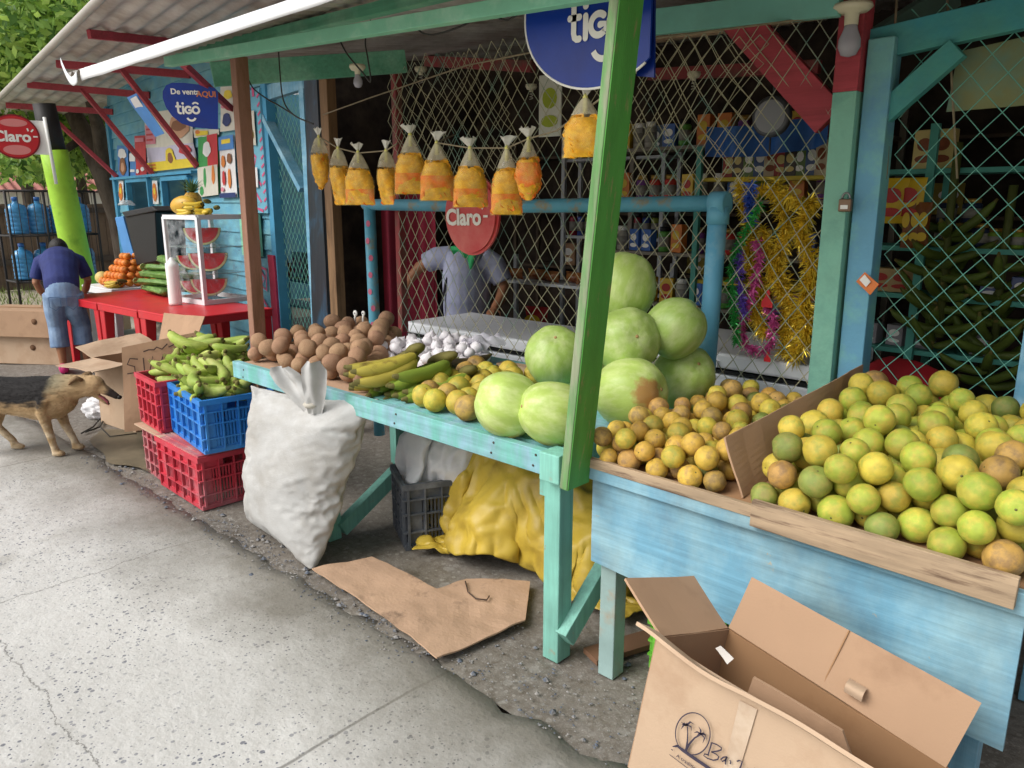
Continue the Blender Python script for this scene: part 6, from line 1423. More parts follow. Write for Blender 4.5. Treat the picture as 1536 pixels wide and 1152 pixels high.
mb = MB(); mb.sheet([onW(232, 206, .55), onW(247, 200, .55), onW(204, 140, .75), onW(191, 146, .75)], .003, sub=8, warp=.015); mb.build('sheet', pc['blue'], bp_)
mb = MB(); mb.sheet([onW(209, 170, .66), onW(219, 166, .66), onW(204, 144, .76), onW(196, 148, .76)], .003, sub=5, warp=.01); mb.build('print', pc['white'], bp_)
# ------------------------------------------------------------------ its roof and red brackets
ARM = [((10, 158), (170, 168)), ((42, 127), (225, 143)), ((85, 96), (285, 112)), ((133, 51), (300, 68))]
BRC = [((62, 163), (176, 266)), ((122, 132), (230, 263)), ((180, 112), (296, 250)), ((276, 97), (346, 163))]
for k, ((o1, w1), (t1, b1)) in enumerate(zip(ARM, BRC)):
    lab = ('leftmost', 'second', 'third', 'rightmost')[k]
    t = thing('roof_bracket', f'{lab} red wooden bracket carrying the tin overhang of the blue shop', 'bracket', onW(*w1, .02), R(-7), 'red roof brackets')
    a, b = onW(*o1, 1.15), onW(*w1, .02); f = (t1[0] - o1[0]) / (w1[0] - o1[0]); 
    mb = MB(); mb.bar(a, b, .05, .075); mb.build('arm', redpaint, t, bevel=.003)
    c_ = a.lerp(b, min(.75, max(.25, f)) if k < 3 else .6); d_ = onW(*b1, .06)
    if k == 3: c_ = onW(276, 97, .6)
    mb = MB(); mb.bar(c_, d_, .05, .07, LW); mb.build('brace', redpaint, t, bevel=.003)
r2 = thing('tin_roof', 'grey corrugated tin overhang of the blue shop', 'roof', WL(-2.5, .5, 2.9), R(-7))
e0, e1_ = onW(-30, 179, 1.28), onW(160, -5, 1.28); de = (e1_ - e0); inn = -NW * 3.6 + Vector((0, 0, .32))
mb = MB(); mb.grid(lambda u, v: e0 + de * (u * 1.6 - .02) + inn * v + Vector((0, 0, .035 + .016 * math.sin(v * 3.6 * 2 * math.pi / .19))), 10, 300); mb.build('tin_sheet', mat('underside_tin', '#dcd7cf', .55, .1, 3, '#a8988c', .52, .15, 2.5, metal=.1, dirt=.15), r2)
mb = MB(); mb.tube([e0 + Vector((0, 0, .03)), e0 + de * 1.55 + Vector((0, 0, .03))], .035, 8); mb.build('rolled_edge', mat('edge_tin', '#b9b4ac', .5, .1, 4, metal=.2), r2)

# ------------------------------------------------------------------ red plastic tables, white table
ta = R(3); TU = Vector((-math.cos(ta), -math.sin(ta), 0)); TV = Vector((-math.sin(ta), math.cos(ta), 0)); TC0 = Vector((-5.89, 2.58, 0))
redpl = mat('red_plastic', '#c8262e', .38, .06, 5, '#b83038', .58, .1, 4, dirt=.1)
def ptable(label, c, L_, W_, m, zt=.72, group=None):
    rz = math.atan2(TU.y, TU.x) + math.pi; t = thing('plastic_table', label, 'table', c, rz, group)
    mb = MB(); mb.box((0, 0, zt - .012), (L_, W_, .024)); mb.build('tabletop', m, t, world=False, bevel=.008)
    mb = MB()
    for s_ in (-1, 1): mb.box((0, s_ * (W_ / 2 - .012), zt - .045), (L_ - .02, .022, .05)); mb.box((s_ * (L_ / 2 - .012), 0, zt - .045), (.022, W_ - .05, .05))
    mb.build('apron', m, t, world=False, bevel=.004)
    for sx in (-1, 1):
        for sy in (-1, 1):
            mb = MB(); x, y = sx * (L_ / 2 - .06), sy * (W_ / 2 - .06)
            P0 = [(x - .05, y - .05), (x + .05, y - .05), (x + .05, y + .05), (x - .05, y + .05)]; P1 = [(x + sx * .02 + a * .026, y + sy * .02 + b * .026) for a, b in ((-1, -1), (1, -1), (1, 1), (-1, 1))]
            mb.add([(p[0], p[1], zt - .03) for p in P0] + [(p[0], p[1], 0) for p in P1], [(0, 1, 5, 4), (1, 2, 6, 5), (2, 3, 7, 6), (3, 0, 4, 7), (4, 5, 6, 7)]); mb.build('leg', m, t, world=False, bevel=.008)
    return t
for k, lab in enumerate(('red plastic table under the glass case', 'red plastic table under the folded green leaves', 'red plastic table furthest left next to the white one')):
    ptable(lab, TC0 + TU * (.40 + .80 * k) + TV * .40 + Vector((0, 0, -.004 * k)), .79, .79, redpl, group='red plastic tables in a row')
WT = onZ(158, 430, .72); ptable('white plastic table carrying the pyramid of oranges', Vector((WT.x, WT.y, 0)) + TV * .3 + TU * .05, .75, .75, whitepl)
# glass case
VC = Vector((-6.52, 3.06, .722)); VU = Vector((-math.cos(R(5)), -math.sin(R(5)), 0)); VV = Vector((-VU.y * -1, 0, 0)); VV = Vector((math.sin(R(5)) * -1, math.cos(R(5)), 0))
VL, VW, VH = .55, .45, .75
vt = thing('glass_case', 'white framed glass case of cut watermelon on the red table', 'display case', VC, 0)
def vp(a, b, z): return VC + VU * a + VV * b + Vector((0, 0, z))
mb = MB()
for a, b in ((0, 0), (VL, 0), (0, VW), (VL, VW)): mb.bar(vp(a, b, 0), vp(a, b, VH), .035, .035, VU)
for z in (.02, VH):
    for p, q in (((0, 0), (VL, 0)), ((0, VW), (VL, VW)), ((0, 0), (0, VW)), ((VL, 0), (VL, VW))): mb.bar(vp(*p, z), vp(*q, z), .034, .04)
mb.build('frame', whitepl, vt)
mb = MB(); mb.add([vp(-.02, -.02, VH + .02), vp(VL + .02, -.02, VH + .02), vp(VL + .02, VW + .02, VH + .02), vp(-.02, VW + .02, VH + .02)], [(0, 1, 2, 3)]); mb.build('top_board', mat('case_top', '#c9ccd2', .4, .05, 5), vt)
glass = film('case_glass', '#cfd8dc', .88, .05)
mb = MB(); mb.add([vp(0, 0, .03), vp(VL, 0, .03), vp(VL, 0, VH), vp(0, 0, VH)], [(0, 1, 2, 3)]); mb.build('pane', glass, vt); mb = MB(); mb.add([vp(0, 0, .03), vp(0, VW, .03), vp(0, VW, VH), vp(0, 0, VH)], [(0, 1, 2, 3)]); mb.build('pane', glass, vt)
shz = (.04, .26, .49)
for z in shz[1:]:
    mb = MB(); mb.box((0, 0, 0), (VL - .03, VW - .03, .008), Matrix((VU, VV, Vector((0, 0, 1)))).transposed()); mb.v = [v + vp(VL / 2, VW / 2, z) for v in mb.v]; mb.build('shelf', film('shelf_glass', '#8fa09a', .5, .1), vt)
mred = mat('melon_flesh', '#d2333a', .35, .1, 9, '#a8242c', .62, .08, 18); mrind = mat('melon_rind', '#dfe0a8', .5, .08, 9); mskin = mat('melon_dark_skin', '#6f8a3a', .45, .15, 8)
for k, (z, a, lab, sc) in enumerate(((shz[0], .18, 'cut watermelon piece on the lowest shelf of the glass case', .16), (shz[1], .16, 'cut watermelon wedge on the middle shelf at right of glass case', .17), (shz[1], .42, 'cut watermelon wedges on the middle shelf at left of glass case', .14), (shz[2], .22, 'half watermelon on the top shelf of glass case', .16), (shz[0], .42, 'cut watermelon piece low at left behind paper roll', .13))):
    t = thing('watermelon_slice', lab, 'watermelon', vp(a, .2, z)); c = vp(a, .16, z + .012)
    face = (VV * -1).lerp(VU * -1, .55).normalized(); sd_ = face.cross(Vector((0, 0, 1))).normalized(); n = 20
    for nm, r_, off, m_ in (('flesh', .86, .003, mred), ('rind', .97, .0, mrind)):
        mb = MB(); pts = [c + sd_ * (sc * r_ * math.cos(math.pi * q / n)) + Vector((0, 0, sc * .95 - sc * .95 * r_ * math.sin(math.pi * q / n))) + face * (off + .002) for q in range(n + 1)]; mb.add(pts, [tuple(range(n + 1))]); mb.build(nm, m_, t)
    mb = MB(); mb.grid(lambda u, v: c + sd_ * (sc * math.cos(math.pi * u) * math.cos(v * 1.35)) + Vector((0, 0, sc * .95 - sc * .95 * math.sin(math.pi * u) * math.cos(v * 1.35) ** .6)) - face * (sc * .8 * math.sin(v * 1.35)), 18, 8)
    mb.build('skin', mskin, t)
# pineapple, papaya, bananas on the case
pz = .722 + VH + .022
pine = thing('pineapple', 'pineapple with spiky crown standing on the glass case', 'pineapple', vp(.42, .2, VH + .022))
mb = MB(); pc0 = vp(.43, .22, VH + .022)
mb.lathe([(.045, 0), (.075, .04), (.085, .09), (.075, .15), (.05, .19)], pc0, 20)
for i, p in enumerate(mb.v):
    d = (p - pc0); a = math.atan2(d.y, d.x); kk = 1 + .06 * math.sin(8 * a + d.z * 60) * math.sin(8 * a - d.z * 60); mb.v[i] = pc0 + Vector((d.x * kk, d.y * kk, d.z))
mb.build('body', mat('pineapple_skin', '#c79a3a', .6, .2, 40, '#8a6a2a', .55, .08, 40, .5, 80), pine)
mb = MB()
for i in range(46):
    a = i * 2.4; e = .25 + 1.1 * (i / 46); l_ = .17 - .07 * abs(i / 46 - .4); d = Vector((math.cos(a) * math.cos(1.5 - e * .9), math.sin(a) * math.cos(1.5 - e * .9), math.sin(1.5 - e * .9))); s_ = Vector((-math.sin(a), math.cos(a), 0)) * .011
    b0 = pc0 + Vector((0, 0, .185)); m_ = b0 + d * l_ * .55; ti = b0 + d * l_ + Vector((d.x, d.y, -.25)) * .03
    mb.add([b0 - s_, b0 + s_, m_ + s_ * .8, m_ - s_ * .8, ti], [(0, 1, 2, 3), (3, 2, 4)])
mb.build('crown', mat('pineapple_leaf', '#5f7f58', .5, .2, 12), pine)
def papaya(label, p, r, l_, dirv, m):
    mb = MB(); q = Vector(dirv).to_track_quat('Z', 'Y').to_matrix(); mb.ball(p, (r, r, l_), 18, 14, rot=q, fn=lambda v: 1 - .12 * max(0, v.z)); return tag(mb.build('papaya', m), label, 'papaya')
pap = mat('papaya_skin', '#d9a63a', .4, .1, 6, '#b8a84a', .55, .15, 4); papg = mat('papaya_pale', '#cdb26a', .5, .1, 6, '#9aa05a', .55, .15, 5)
papaya('large yellow papaya lying on the glass case beside the pineapple', vp(.40, .12, VH + .10), .085, .15, (.9, .3, .1), pap)
for k in range(3):
    h_ = hand('banana_hand', ('yellow banana hand on the glass case, lowest left', 'yellow banana hand on the glass case, lying on top', 'yellow banana hand on the glass case, at right')[k], 'banana bunch', vp(.16 - .06 * k + .1, .14 + .05 * k, VH + .06 + (.055 if k == 1 else 0)), (R(8), 0, R(200 + 25 * k)), [BN], 8, group='banana hands on the glass case', spread=.03)
mb = MB(); mb.ball(vp(.03, .1, VH + .042), (.045, .03, .022), 14, 9); tag(mb.build('mango', bnana), 'small yellow fruit at the right edge of the glass case', 'fruit')
# paper roll
rl = thing('paper_roll', 'white plastic bag roll standing before the glass case', 'roll', vp(.22, -.12, 0)); rc = vp(.24, -.14, 0)
mb = MB(); mb.lathe([(.055, 0), (.056, .02), (.053, .2), (.056, .33), (.054, .36), (.03, .375), (.018, .40), (.01, .41)], rc, 20); mb.build('roll', white, rl)
# folded banana leaves
lg_ = mat('folded_leaf', '#587f36', .5, .25, 12, '#7f9f58', .55, .1, 8, .25, 50, (1, 6, 6)); lgc = mat('leaf_cut', '#a9b070', .6, .2, 20)
for i in range(15):
    row = (0, 0, 0, 0, 0, 1, 1, 1, 1, 2, 2, 2, 3, 3, 4)[i]; k = i - (0, 5, 9, 12, 14)[row]
    c = onZ(222, 442, .72) + TU * -.02 + TV * (.06 + .085 * k + .04 * row) + Vector((0, 0, .045 + .068 * row)); d = (TU + TV * rng.uniform(-.3, .3)).normalized(); r_ = rng.uniform(.033, .048)
    t = thing('leaf_roll', 'folded green banana leaf roll in the stack on the red table', 'leaf roll', c, 0, 'banana leaf rolls on the red table')
    pts = [c + d * (-.30 + (.56 + .1 * math.sin(i * 5)) * q / 8) + Vector((0, 0, .008 * mnoise.noise(Vector((i, q * .5, 0))))) for q in range(9)]
    mb = MB(); mb.tube(pts, [(r_ * (1 + .15 * mnoise.noise(Vector((i * 3, q, 1)))), r_ * .72) for q in range(9)], 14)
    for q_, p_ in enumerate(mb.v):
        cc_ = pts[q_ // 14]; mb.v[q_] = cc_ + (p_ - cc_) * (1 + .22 * math.sin((q_ % 14) * 2.2 + i) + .1 * mnoise.noise(Vector((q_ % 14, i, q_ // 14 * .4))))
    mb.build('leaf', lg_, t)
    mb = MB()
    e = c + d * .30
    sd_ = d.cross(Vector((0, 0, 1)))
    sp = [e + d * (.004 + .02 * (q / 30)) + sd_ * (r_ * .95 * (1 - q / 34) * math.cos(q * .75)) + Vector((0, 0, r_ * .8 * (1 - q / 34) * math.sin(q * .75))) for q in range(30)]
    mb.tube(sp, .005, 5); mb.build('curled_end', lgc, t)
# orange pyramid
otan = fruit_mat('tangerine_skin', '#dd7f2c', '#c9762e', thr=.58, rand=.1); TMESH = orange_mesh('tangerine', otan, 2, .92)
oc = WT + TV * .28 + TU * -.02 + Vector((0, 0, .002)); n_ = 0
for lay in range(5):
    m_ = 6 - lay
    for i in range(m_):
        for j_ in range(m_ - (0 if lay < 3 else 0)):
            if lay < 4 and 0 < i < m_ - 1 and 0 < j_ < m_ - 1: continue
            p = oc + TU * -((i - (m_ - 1) / 2) * .088) + TV * ((j_ - (m_ - 1) / 2) * .088) + Vector((0, 0, .042 + .066 * lay))
            spawn('tangerine', TMESH, p, .0435, 'orange tangerine stacked in the pyramid on white table', 'tangerine', 'tangerines in the pyramid')
for k, (px, py, lab) in enumerate(((140, 388, 'pale papaya standing behind tangerines, left one'), (152, 385, 'yellow papaya standing behind tangerines, in the middle'), (164, 388, 'greenish yellow papaya standing behind tangerines, right one'))):
    p = WT + TU * (.30 - .19 * k) + TV * .50 + Vector((0, 0, .18)); papaya(lab, p, .085, .18, (.1 * (k - 1), .1, 1), papg if k != 0 else pap)
papaya('pale melon at the left front corner of white table', WT + TU * .30 + TV * .10 + Vector((0, 0, .07)), .07, .09, (1, 0, 0), papg)
papaya('brown rough melon behind the leaf rolls and glass case', onY(240, 372, 3.5), .12, .2, (.05, 0, 1), mat('brown_melon', '#8a7a52', .7, .15, 14))
hand('banana_hand', 'yellow banana hand between tangerines and leaf rolls', 'banana bunch', onZ(180, 424, .78), (R(10), 0, R(200)), [BN], 8, spread=.03)
# waste bin with blue board
bn_ = thing('waste_bin', 'tall tapered black bin in front of the shop window', 'bin', onY(212, 420, 3.55))
def bq(pxs, yv, name, m, dep=.35):
    P = [onY(*q, yv) for q in pxs]; mb = MB(); B_ = [p + Vector((-.1, dep, 0)) for p in P]; k = len(P); mb.add(P + B_, [tuple(range(k)), tuple(range(k, 2 * k))[::-1]] + [(i, k + i, k + (i + 1) % k, (i + 1) % k) for i in range(k)]); mb.build(name, m, bn_, bevel=.01)
bq([(186, 322), (232, 318), (236, 392), (205, 398)], 3.3, 'body', black); bq([(182, 318), (228, 309), (235, 316), (187, 326)], 3.28, 'lid', mat('bin_lid', '#26272a', .5, .1, 6), .4); bq([(172, 326), (184, 324), (203, 392), (186, 388)], 3.34, 'blue_side', mat('bin_blue', '#4a86c0', .5, .1, 5), .2)
mb = MB(); c = onW(190, 308, .25); mb.lathe([(.0, 0.07), (.06, .06), (.1, .02), (.105, 0)], c, 16); tag(mb.build('plastic_dome', film('dome_film', '#dfe4e8', .5)), 'clear plastic dome lid on the bin by window', 'lid')
# ------------------------------------------------------------------ cartons on the pavement
cm = thing('open_carton', 'open tall brown carton with raised flaps behind the dog', 'carton', (-5.6, 2.2, 0))
c0 = onZ(205, 652); cl = onZ(158, 640); u_ = Vector((-.97, -.12, 0)); v_ = Vector((-.12, .97, 0)); Lc, Wc, Hc = .50, .50, .50
def cp(a, b, z): return c0 + u_ * a + v_ * b + Vector((0, 0, z))
mb = MB(); mb.sheet([cp(0, 0, .006), cp(Lc, 0, .006), cp(Lc, 0, Hc), cp(0, 0, Hc)], .006, warp=.008); mb.build('front_panel', cardlight, cm)
mb = MB(); mb.sheet([cp(0, 0, .006), cp(0, Wc, .006), cp(0, Wc, Hc), cp(0, 0, Hc)], .006, warp=.008); mb.build('side_panel', card, cm)
mb = MB(); mb.sheet([cp(Lc, 0, .006), cp(Lc, Wc, .006), cp(Lc, Wc, Hc), cp(Lc, 0, Hc)], .006, warp=.008); mb.build('side_panel', card, cm)
mb = MB(); mb.sheet([cp(0, Wc, .006), cp(Lc, Wc, .006), cp(Lc, Wc, Hc), cp(0, Wc, Hc)], .006, warp=.008); mb.build('back_panel', cardin, cm)
mb = MB(); mb.sheet([cp(0, 0, Hc), cp(Lc, 0, Hc), cp(Lc + .02, -.26, Hc - .02), cp(.0, -.25, Hc + .0)], .006, warp=.02); mb.build('front_flap', cardlight, cm)
mb = MB(); mb.sheet([cp(0, Wc, Hc), cp(Lc, Wc, Hc), cp(Lc + .05, Wc + .12, Hc + .25), cp(-.02, Wc + .12, Hc + .27)], .006, warp=.02); mb.build('back_flap', card, cm)
mb = MB(); mb.sheet([cp(Lc, 0, Hc), cp(Lc, Wc, Hc), cp(Lc + .24, Wc, Hc + .1), cp(Lc + .22, -.02, Hc + .05)], .006, warp=.03); mb.build('left_flap', cardlight, cm)
# handwritten cardboard panel
hw_ = thing('cardboard_sign', 'brown cardboard panel with handwriting behind the crates of plantains', 'cardboard sign', onX(240, 640, -5.05)); XS = -4.95
def sp_(px, py): 
    n = Vector((.80, -.60, 0)); p0 = Vector((-4.95, 1.80, 0)); d = ray(px, py); return EYE + d * ((p0 - EYE).dot(n) / d.dot(n))
mb = MB(); mb.sheet([sp_(187, 648), sp_(302, 636), sp_(300, 497), sp_(183, 521)], .006, sub=10, warp=.012); mb.build('panel', card, hw_)
mb = MB(); cs_ = [[(208, 538), (196, 537), (192, 546), (203, 549), (204, 558), (192, 560)], [(216, 536), (218, 556)], [(226, 556), (230, 534), (240, 553), (246, 531)], [(262, 545), (252, 548), (252, 538), (261, 532), (262, 540), (252, 541)], [(270, 546), (272, 528), (282, 540), (288, 524)], [(216, 527), (224, 524), (232, 524), (236, 520), (244, 523), (252, 515), (254, 520), (264, 515), (272, 514), (280, 508), (288, 509), (296, 504)]]
sn = Vector((.80, -.60, 0))
for q in cs_:
    P = [sp_(*p) for p in q]; o_ = P[0]; uu = Vector((.6, .8, 0)); stroke(mb, [((p - o_).dot(uu), p.z - o_.z) for p in P], .008, o_, uu, (0, 0, 1), sn, .016)
mb.build('handwriting', mat('marker', '#4a3a34', .8, .1, 30), hw_)
# low cartons by the man
def lowbox(lab, px, z0, h_, L_, W_, m, rz=-.05):
    p = onZ(*px, z0); cr_, sr_ = math.cos(rz), math.sin(rz); t = thing('long_carton', lab, 'carton', (p.x - L_ / 2 * cr_ - W_ / 2 * sr_, p.y - L_ / 2 * sr_ + W_ / 2 * cr_, z0), rz)
    mb = MB(); mb.box((0, 0, h_ / 2), (L_, W_, h_ - .004)); mb.build('carton_body', m, t, world=False, bevel=.004)
    mb = MB(); mb.lathe([(.03, 0), (.03, .002)], (.18, -W_ / 2 - .002, h_ * .6), 12, rot=Matrix.Rotation(R(90), 3, 'X')); mb.build('hand_hole', mat('hole_brown', '#6d4f38', .9, .1, 9), t, world=False)
    mb = MB(); mb.box((0, 0, h_ + .001), (L_ - .02, .05, .002)); mb.build('tape', cardin, t, world=False)
lowbox('long brown carton on the ground left of the bending man', (97, 548), .0, .29, 1.0, .42, cardlight, R(36)); lowbox('brown carton stacked on another one left of the bending man', (95, 508), .29, .27, .95, .42, card, R(34))
lowbox('small brown carton under the white table behind the man', (150, 500), 0, .42, .5, .4, card, .1)
for k, px in enumerate(((215, 470), (240, 485))): lowbox(('brown carton in the dark under the middle red table', 'brown carton in the dark under the right red table')[k], px, .05, .3, .5, .35, cardin)
# cables on the pavement and white bag
c = onZ(150, 612, .06); crumple('plastic_bag', 'white crumpled plastic bag on the ground under the dog muzzle', 'bag', c, (.16, .11, .08), bagw, 44, .25)
mb = MB(); mb.tube([onZ(*q, .02) for q in ((122, 650), (140, 640), (152, 626), (160, 622), (150, 640), (128, 648))], .006, 5); mb.tube([onZ(*q, .02) for q in ((150, 640), (165, 655), (205, 650))], .005, 5); tag(mb.build('cable', wirem), 'black cable and twigs lying by the puddle behind the dog', 'cable')

# ------------------------------------------------------------------ pole, round sign, cage with bottles
pl_ = thing('utility_pole', 'thick round pole painted lime green with black band, behind the bending man', 'pole', (-10.5, 3.4, 0))
pa_, pb2, pc_ = Vector((-10.5, 3.42, 0)), Vector((-10.5, 3.25, 2.2)), Vector((-10.5, 3.21, 2.72))
mb = MB(); mb.tube([pa_.lerp(pb2, k / 8) for k in range(9)], [.165 - .002 * k for k in range(9)], 22); mb.build('green_section', mat('lime_paint', '#9ccb3a', .6, .1, 6, '#7faf30', .62, .08, 5, dirt=.12), pl_)
mb = MB(); mb.tube([pb2, pc_], [.13, .12], 22); mb.build('black_section', mat('black_paint', '#221f20', .6, .2, 8), pl_)
rs = thing('round_sign', 'red glossy round phone sign on a white board at far left', 'sign', (-10, 2.75, 2.3))
FN = Vector((.96, -.26, 0)).normalized(); FU = Vector((.26, .96, 0)).normalized(); cR = onX(23, 205, -10)
mb = MB(); 
def face(c, w_, h_, off, th): 
    return [c + FU * (sx * w_ / 2) + Vector((0, 0, sz * h_ / 2)) + FN * off for sx, sz in ((-1, -1), (1, -1), (1, 1), (-1, 1))]
f0 = face(cR + FU * .07, .46, .36, -.02, 0); mb.add(f0 + [p - FN * .03 for p in f0], [(0, 1, 2, 3), (7, 6, 5, 4), (0, 4, 5, 1), (1, 5, 6, 2), (2, 6, 7, 3), (3, 7, 4, 0)]); mb.build('white_board', white, rs)
rd_ = .235
for nm, rr, off, m_ in (('rim', 1.0, .0, mat('sign_dark_red', '#8a1a22', .3, .05, 5)), ('face', .93, .006, clr)):
    mb = MB(); n = 36; P = [cR + FU * (rd_ * rr * math.cos(6.2832 * q / n)) + Vector((0, 0, rd_ * rr * math.sin(6.2832 * q / n))) + FN * off for q in range(n)]; mb.add(P + [p - FN * .018 for p in P], [tuple(range(n)), tuple(range(n, 2 * n))[::-1]] + [(i, (i + 1) % n, n + (i + 1) % n, n + i) for i in range(n)]); mb.build(nm, m_, rs)
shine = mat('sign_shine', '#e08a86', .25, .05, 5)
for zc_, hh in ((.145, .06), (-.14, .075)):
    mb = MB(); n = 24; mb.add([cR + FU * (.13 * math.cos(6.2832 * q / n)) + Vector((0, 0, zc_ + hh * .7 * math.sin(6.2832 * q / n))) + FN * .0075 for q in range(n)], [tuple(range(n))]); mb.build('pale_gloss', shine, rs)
claro(rs, cR + FU * -.21 + Vector((0, 0, -.05)) + FN * .008, FU, (0, 0, 1), FN, .155)
mb = MB(); mb.tube([cR + FU * .30 + Vector((0, 0, .22)), cR + FU * .33 + Vector((0, 0, -.5))], .018, 8); mb.build('side_pole', white, rs)
jugb = film('jug_blue', '#4f9ad0', .25, .12); cgm = mat('cage_iron', '#2a2626', .6, .15, 9)
cg = thing('bottle_cage', 'black wire cage holding big blue water bottles behind the green pole', 'cage', (-12.2, 3.6, 0)); XC = -12.2
ya, yb = onX(20, 380, XC).y, onX(152, 380, XC).y; zt_ = onX(30, 286, XC).z; z1_ = onX(30, 352, XC).z; z2_ = onX(30, 424, XC).z
mb = MB()
for y in (ya, (ya + yb) / 2 - .1, yb):
    for x in (XC, XC - .5): mb.tube([(x, y, 0), (x, y, zt_)], .018, 6)
for z in (zt_, z1_ - .02, z2_):
    for x in (XC, XC - .5): mb.tube([(x, ya, z), (x, yb, z)], .016, 6)
    for y in (ya, yb): mb.tube([(XC, y, z), (XC - .5, y, z)], .016, 6)
mb.build('frame', cgm, cg)
mb = MB()
for k in range(12): y = ya + (yb - ya) * (k + .5) / 12; mb.tube([(XC + .01, y, z2_), (XC + .01, y, zt_)], .005, 5)
mb.build('bars', cgm, cg)
mb = MB(); mb.box((XC - .25, (ya + yb) / 2, z1_ - .02), (.5, yb - ya, .012)); mb.box((XC - .25, (ya + yb) / 2, z2_), (.5, yb - ya, .012)); mb.build('shelf', cgm, cg)
jg = None
for row, zz in enumerate((z1_, z2_ + .02)):
    for k in range(4):
        p = Vector((XC - .24, ya + .17 + (yb - ya - .32) * k / 3, zz))
        if jg is None:
            jg = thing('water_bottle', 'big blue water bottle on the upper rack of the cage', 'water bottle', p, 0, 'blue water bottles in the cage')
            mb = MB(); pr2 = [(.12, 0), (.135, .02)]
            for q in range(5): pr2 += [(.135, .03 + q * .06), (.13, .04 + q * .06), (.13, .05 + q * .06), (.135, .06 + q * .06)]
            pr2 += [(.135, .33), (.11, .39), (.04, .42), (.035, .46)]; mb.lathe(pr2, n=18); mb.build('shell', jugb, jg, world=False)
            mb = MB(); mb.lathe([(.04, .455), (.042, .50), (.02, .505)], n=14); mb.build('cap', mat('cap_blue', '#3f6fb8', .4, .08, 9), jg, world=False)
        else: dup(jg, p, label='big blue water bottle on the upper rack of the cage' if row == 0 else 'big blue water bottle on the lower rack of the cage')

# ------------------------------------------------------------------ bending man
def frame(h, f):
    f = Vector((f[0], f[1], 0)).normalized(); r_ = f.cross(Vector((0, 0, 1))).normalized(); h = Vector(h)
    return lambda a, b, z: Vector((h.x, h.y, 0)) + f * a + r_ * b + Vector((0, 0, z))
skin = mat('brown_skin', '#9a6a4c', .55, .08, 12); hair = mat('black_hair', '#17120f', .6, .3, 30, bump=.5, bscale=90)
mp = thing('person', 'man in navy shirt and denim shorts bending over with his back turned', 'person', (-8.05, 2.40, 0), math.atan2(.31, -.95)); mp.scale = (.95, .82, .97)
Q = frame((-8.02, 2.40), (-.95, .31))
def finger_set(mb, w_, dirv, side, k=1.0):
    dirv = Vector(dirv).normalized(); side = Vector(side).normalized(); nn = dirv.cross(side)
    mb.tube([w_, w_ + dirv * .05 * k, w_ + dirv * .085 * k], [(.026 * k, .016 * k), (.038 * k, .016 * k), (.038 * k, .014 * k)], 10)
    for i, l_ in enumerate((.062, .072, .068, .052)):
        b = w_ + dirv * .08 * k + side * ((-.028 + .0185 * i) * k); mb.tube([b, b + (dirv + nn * .25) * l_ * .5 * k, b + (dirv + nn * .7) * l_ * k], [.0095 * k, .0088 * k, .0075 * k], 7)
    b = w_ + dirv * .025 * k - side * .03 * k; mb.tube([b, b + (dirv * .5 - side * .7 + nn * .3) * .04 * k, b + (dirv * .9 - side * .6 + nn * .6) * .07 * k], [.012 * k, .0105 * k, .008 * k], 7)
mb = MB()
mb.tube([Q(-.02, 0, .80), Q(.04, 0, .90), Q(.16, 0, .98), Q(.30, 0, 1.05), Q(.42, 0, 1.09), Q(.47, 0, 1.10)], [(.15, .11), (.155, .115), (.16, .115), (.18, .12), (.16, .1), (.07, .07)], 16)
mb.tube([Q(.44, 0, 1.10), Q(.56, 0, 1.14)], [.058, .055], 12)
mb.ball(Q(.58, 0, 1.16), (.10, .085, .10), 16, 12); mb.ball(Q(.65, 0, 1.10), (.06, .06, .07), 12, 9); mb.ball(Q(.70, 0, 1.12), (.02, .018, .02), 8, 6)
for s_ in (-1, 1): mb.ball(Q(.58, s_ * .088, 1.15), (.03, .015, .035), 8, 6)
for s_, kn, an in ((-1, (.05, -.10, .47), (-.02, -.09, .10)), (1, (.10, .14, .47), (.04, .16, .10))):
    mb.tube([Q(0, s_ * .09, .80), Q(*kn), Q((kn[0] + an[0]) / 2 - .02, (kn[1] + an[1]) / 2, .32), Q(*an), Q(an[0], an[1], .05)], [.095, .062, .058, .038, .042], 12)
    mb.tube([Q(an[0] - .05, an[1], .04), Q(an[0] + .06, an[1], .045), Q(an[0] + .17, an[1] + s_ * .01, .03)], [.04, .042, .03], 10)
    el = Q(.36, s_ * .27, .87); wr_ = Q(.50, s_ * .19, .70)
    mb.tube([Q(.40, s_ * .15, 1.08), Q(.40, s_ * .21, 1.03), el, Q(.43, s_ * .24, .79), wr_], [.065, .055, .043, .042, .029], 12)
    finger_set(mb, wr_, Q(.6, s_ * .17, .5) - Q(.5, s_ * .19, .66), Q(0, 1, 0) - Q(0, 0, 0))
organic('body', mb, skin, mp, .0095, 4)
mb = MB(); mb.tube([Q(-.0, 0, .82), Q(.02, 0, .87), Q(.15, 0, .985), Q(.30, 0, 1.06), Q(.42, 0, 1.10), Q(.49, 0, 1.11)], [(.175, .135), (.182, .14), (.19, .14), (.21, .145), (.19, .125), (.08, .08)], 18)
for s_ in (-1, 1): mb.tube([Q(.36, s_ * .12, 1.08), Q(.40, s_ * .20, 1.05), Q(.39, s_ * .25, .95), Q(.385, s_ * .262, .90)], [.09, .085, .072, .072], 14)
organic('shirt', mb, mat('navy_shirt', '#28336e', .8, .1, 6, '#20295a', .55, .12, 5, .3, 30), mp, .0095, 4)
den = mat('denim', '#6b84a6', .85, .12, 8, '#8ba2bc', .54, .12, 5, .3, 60)
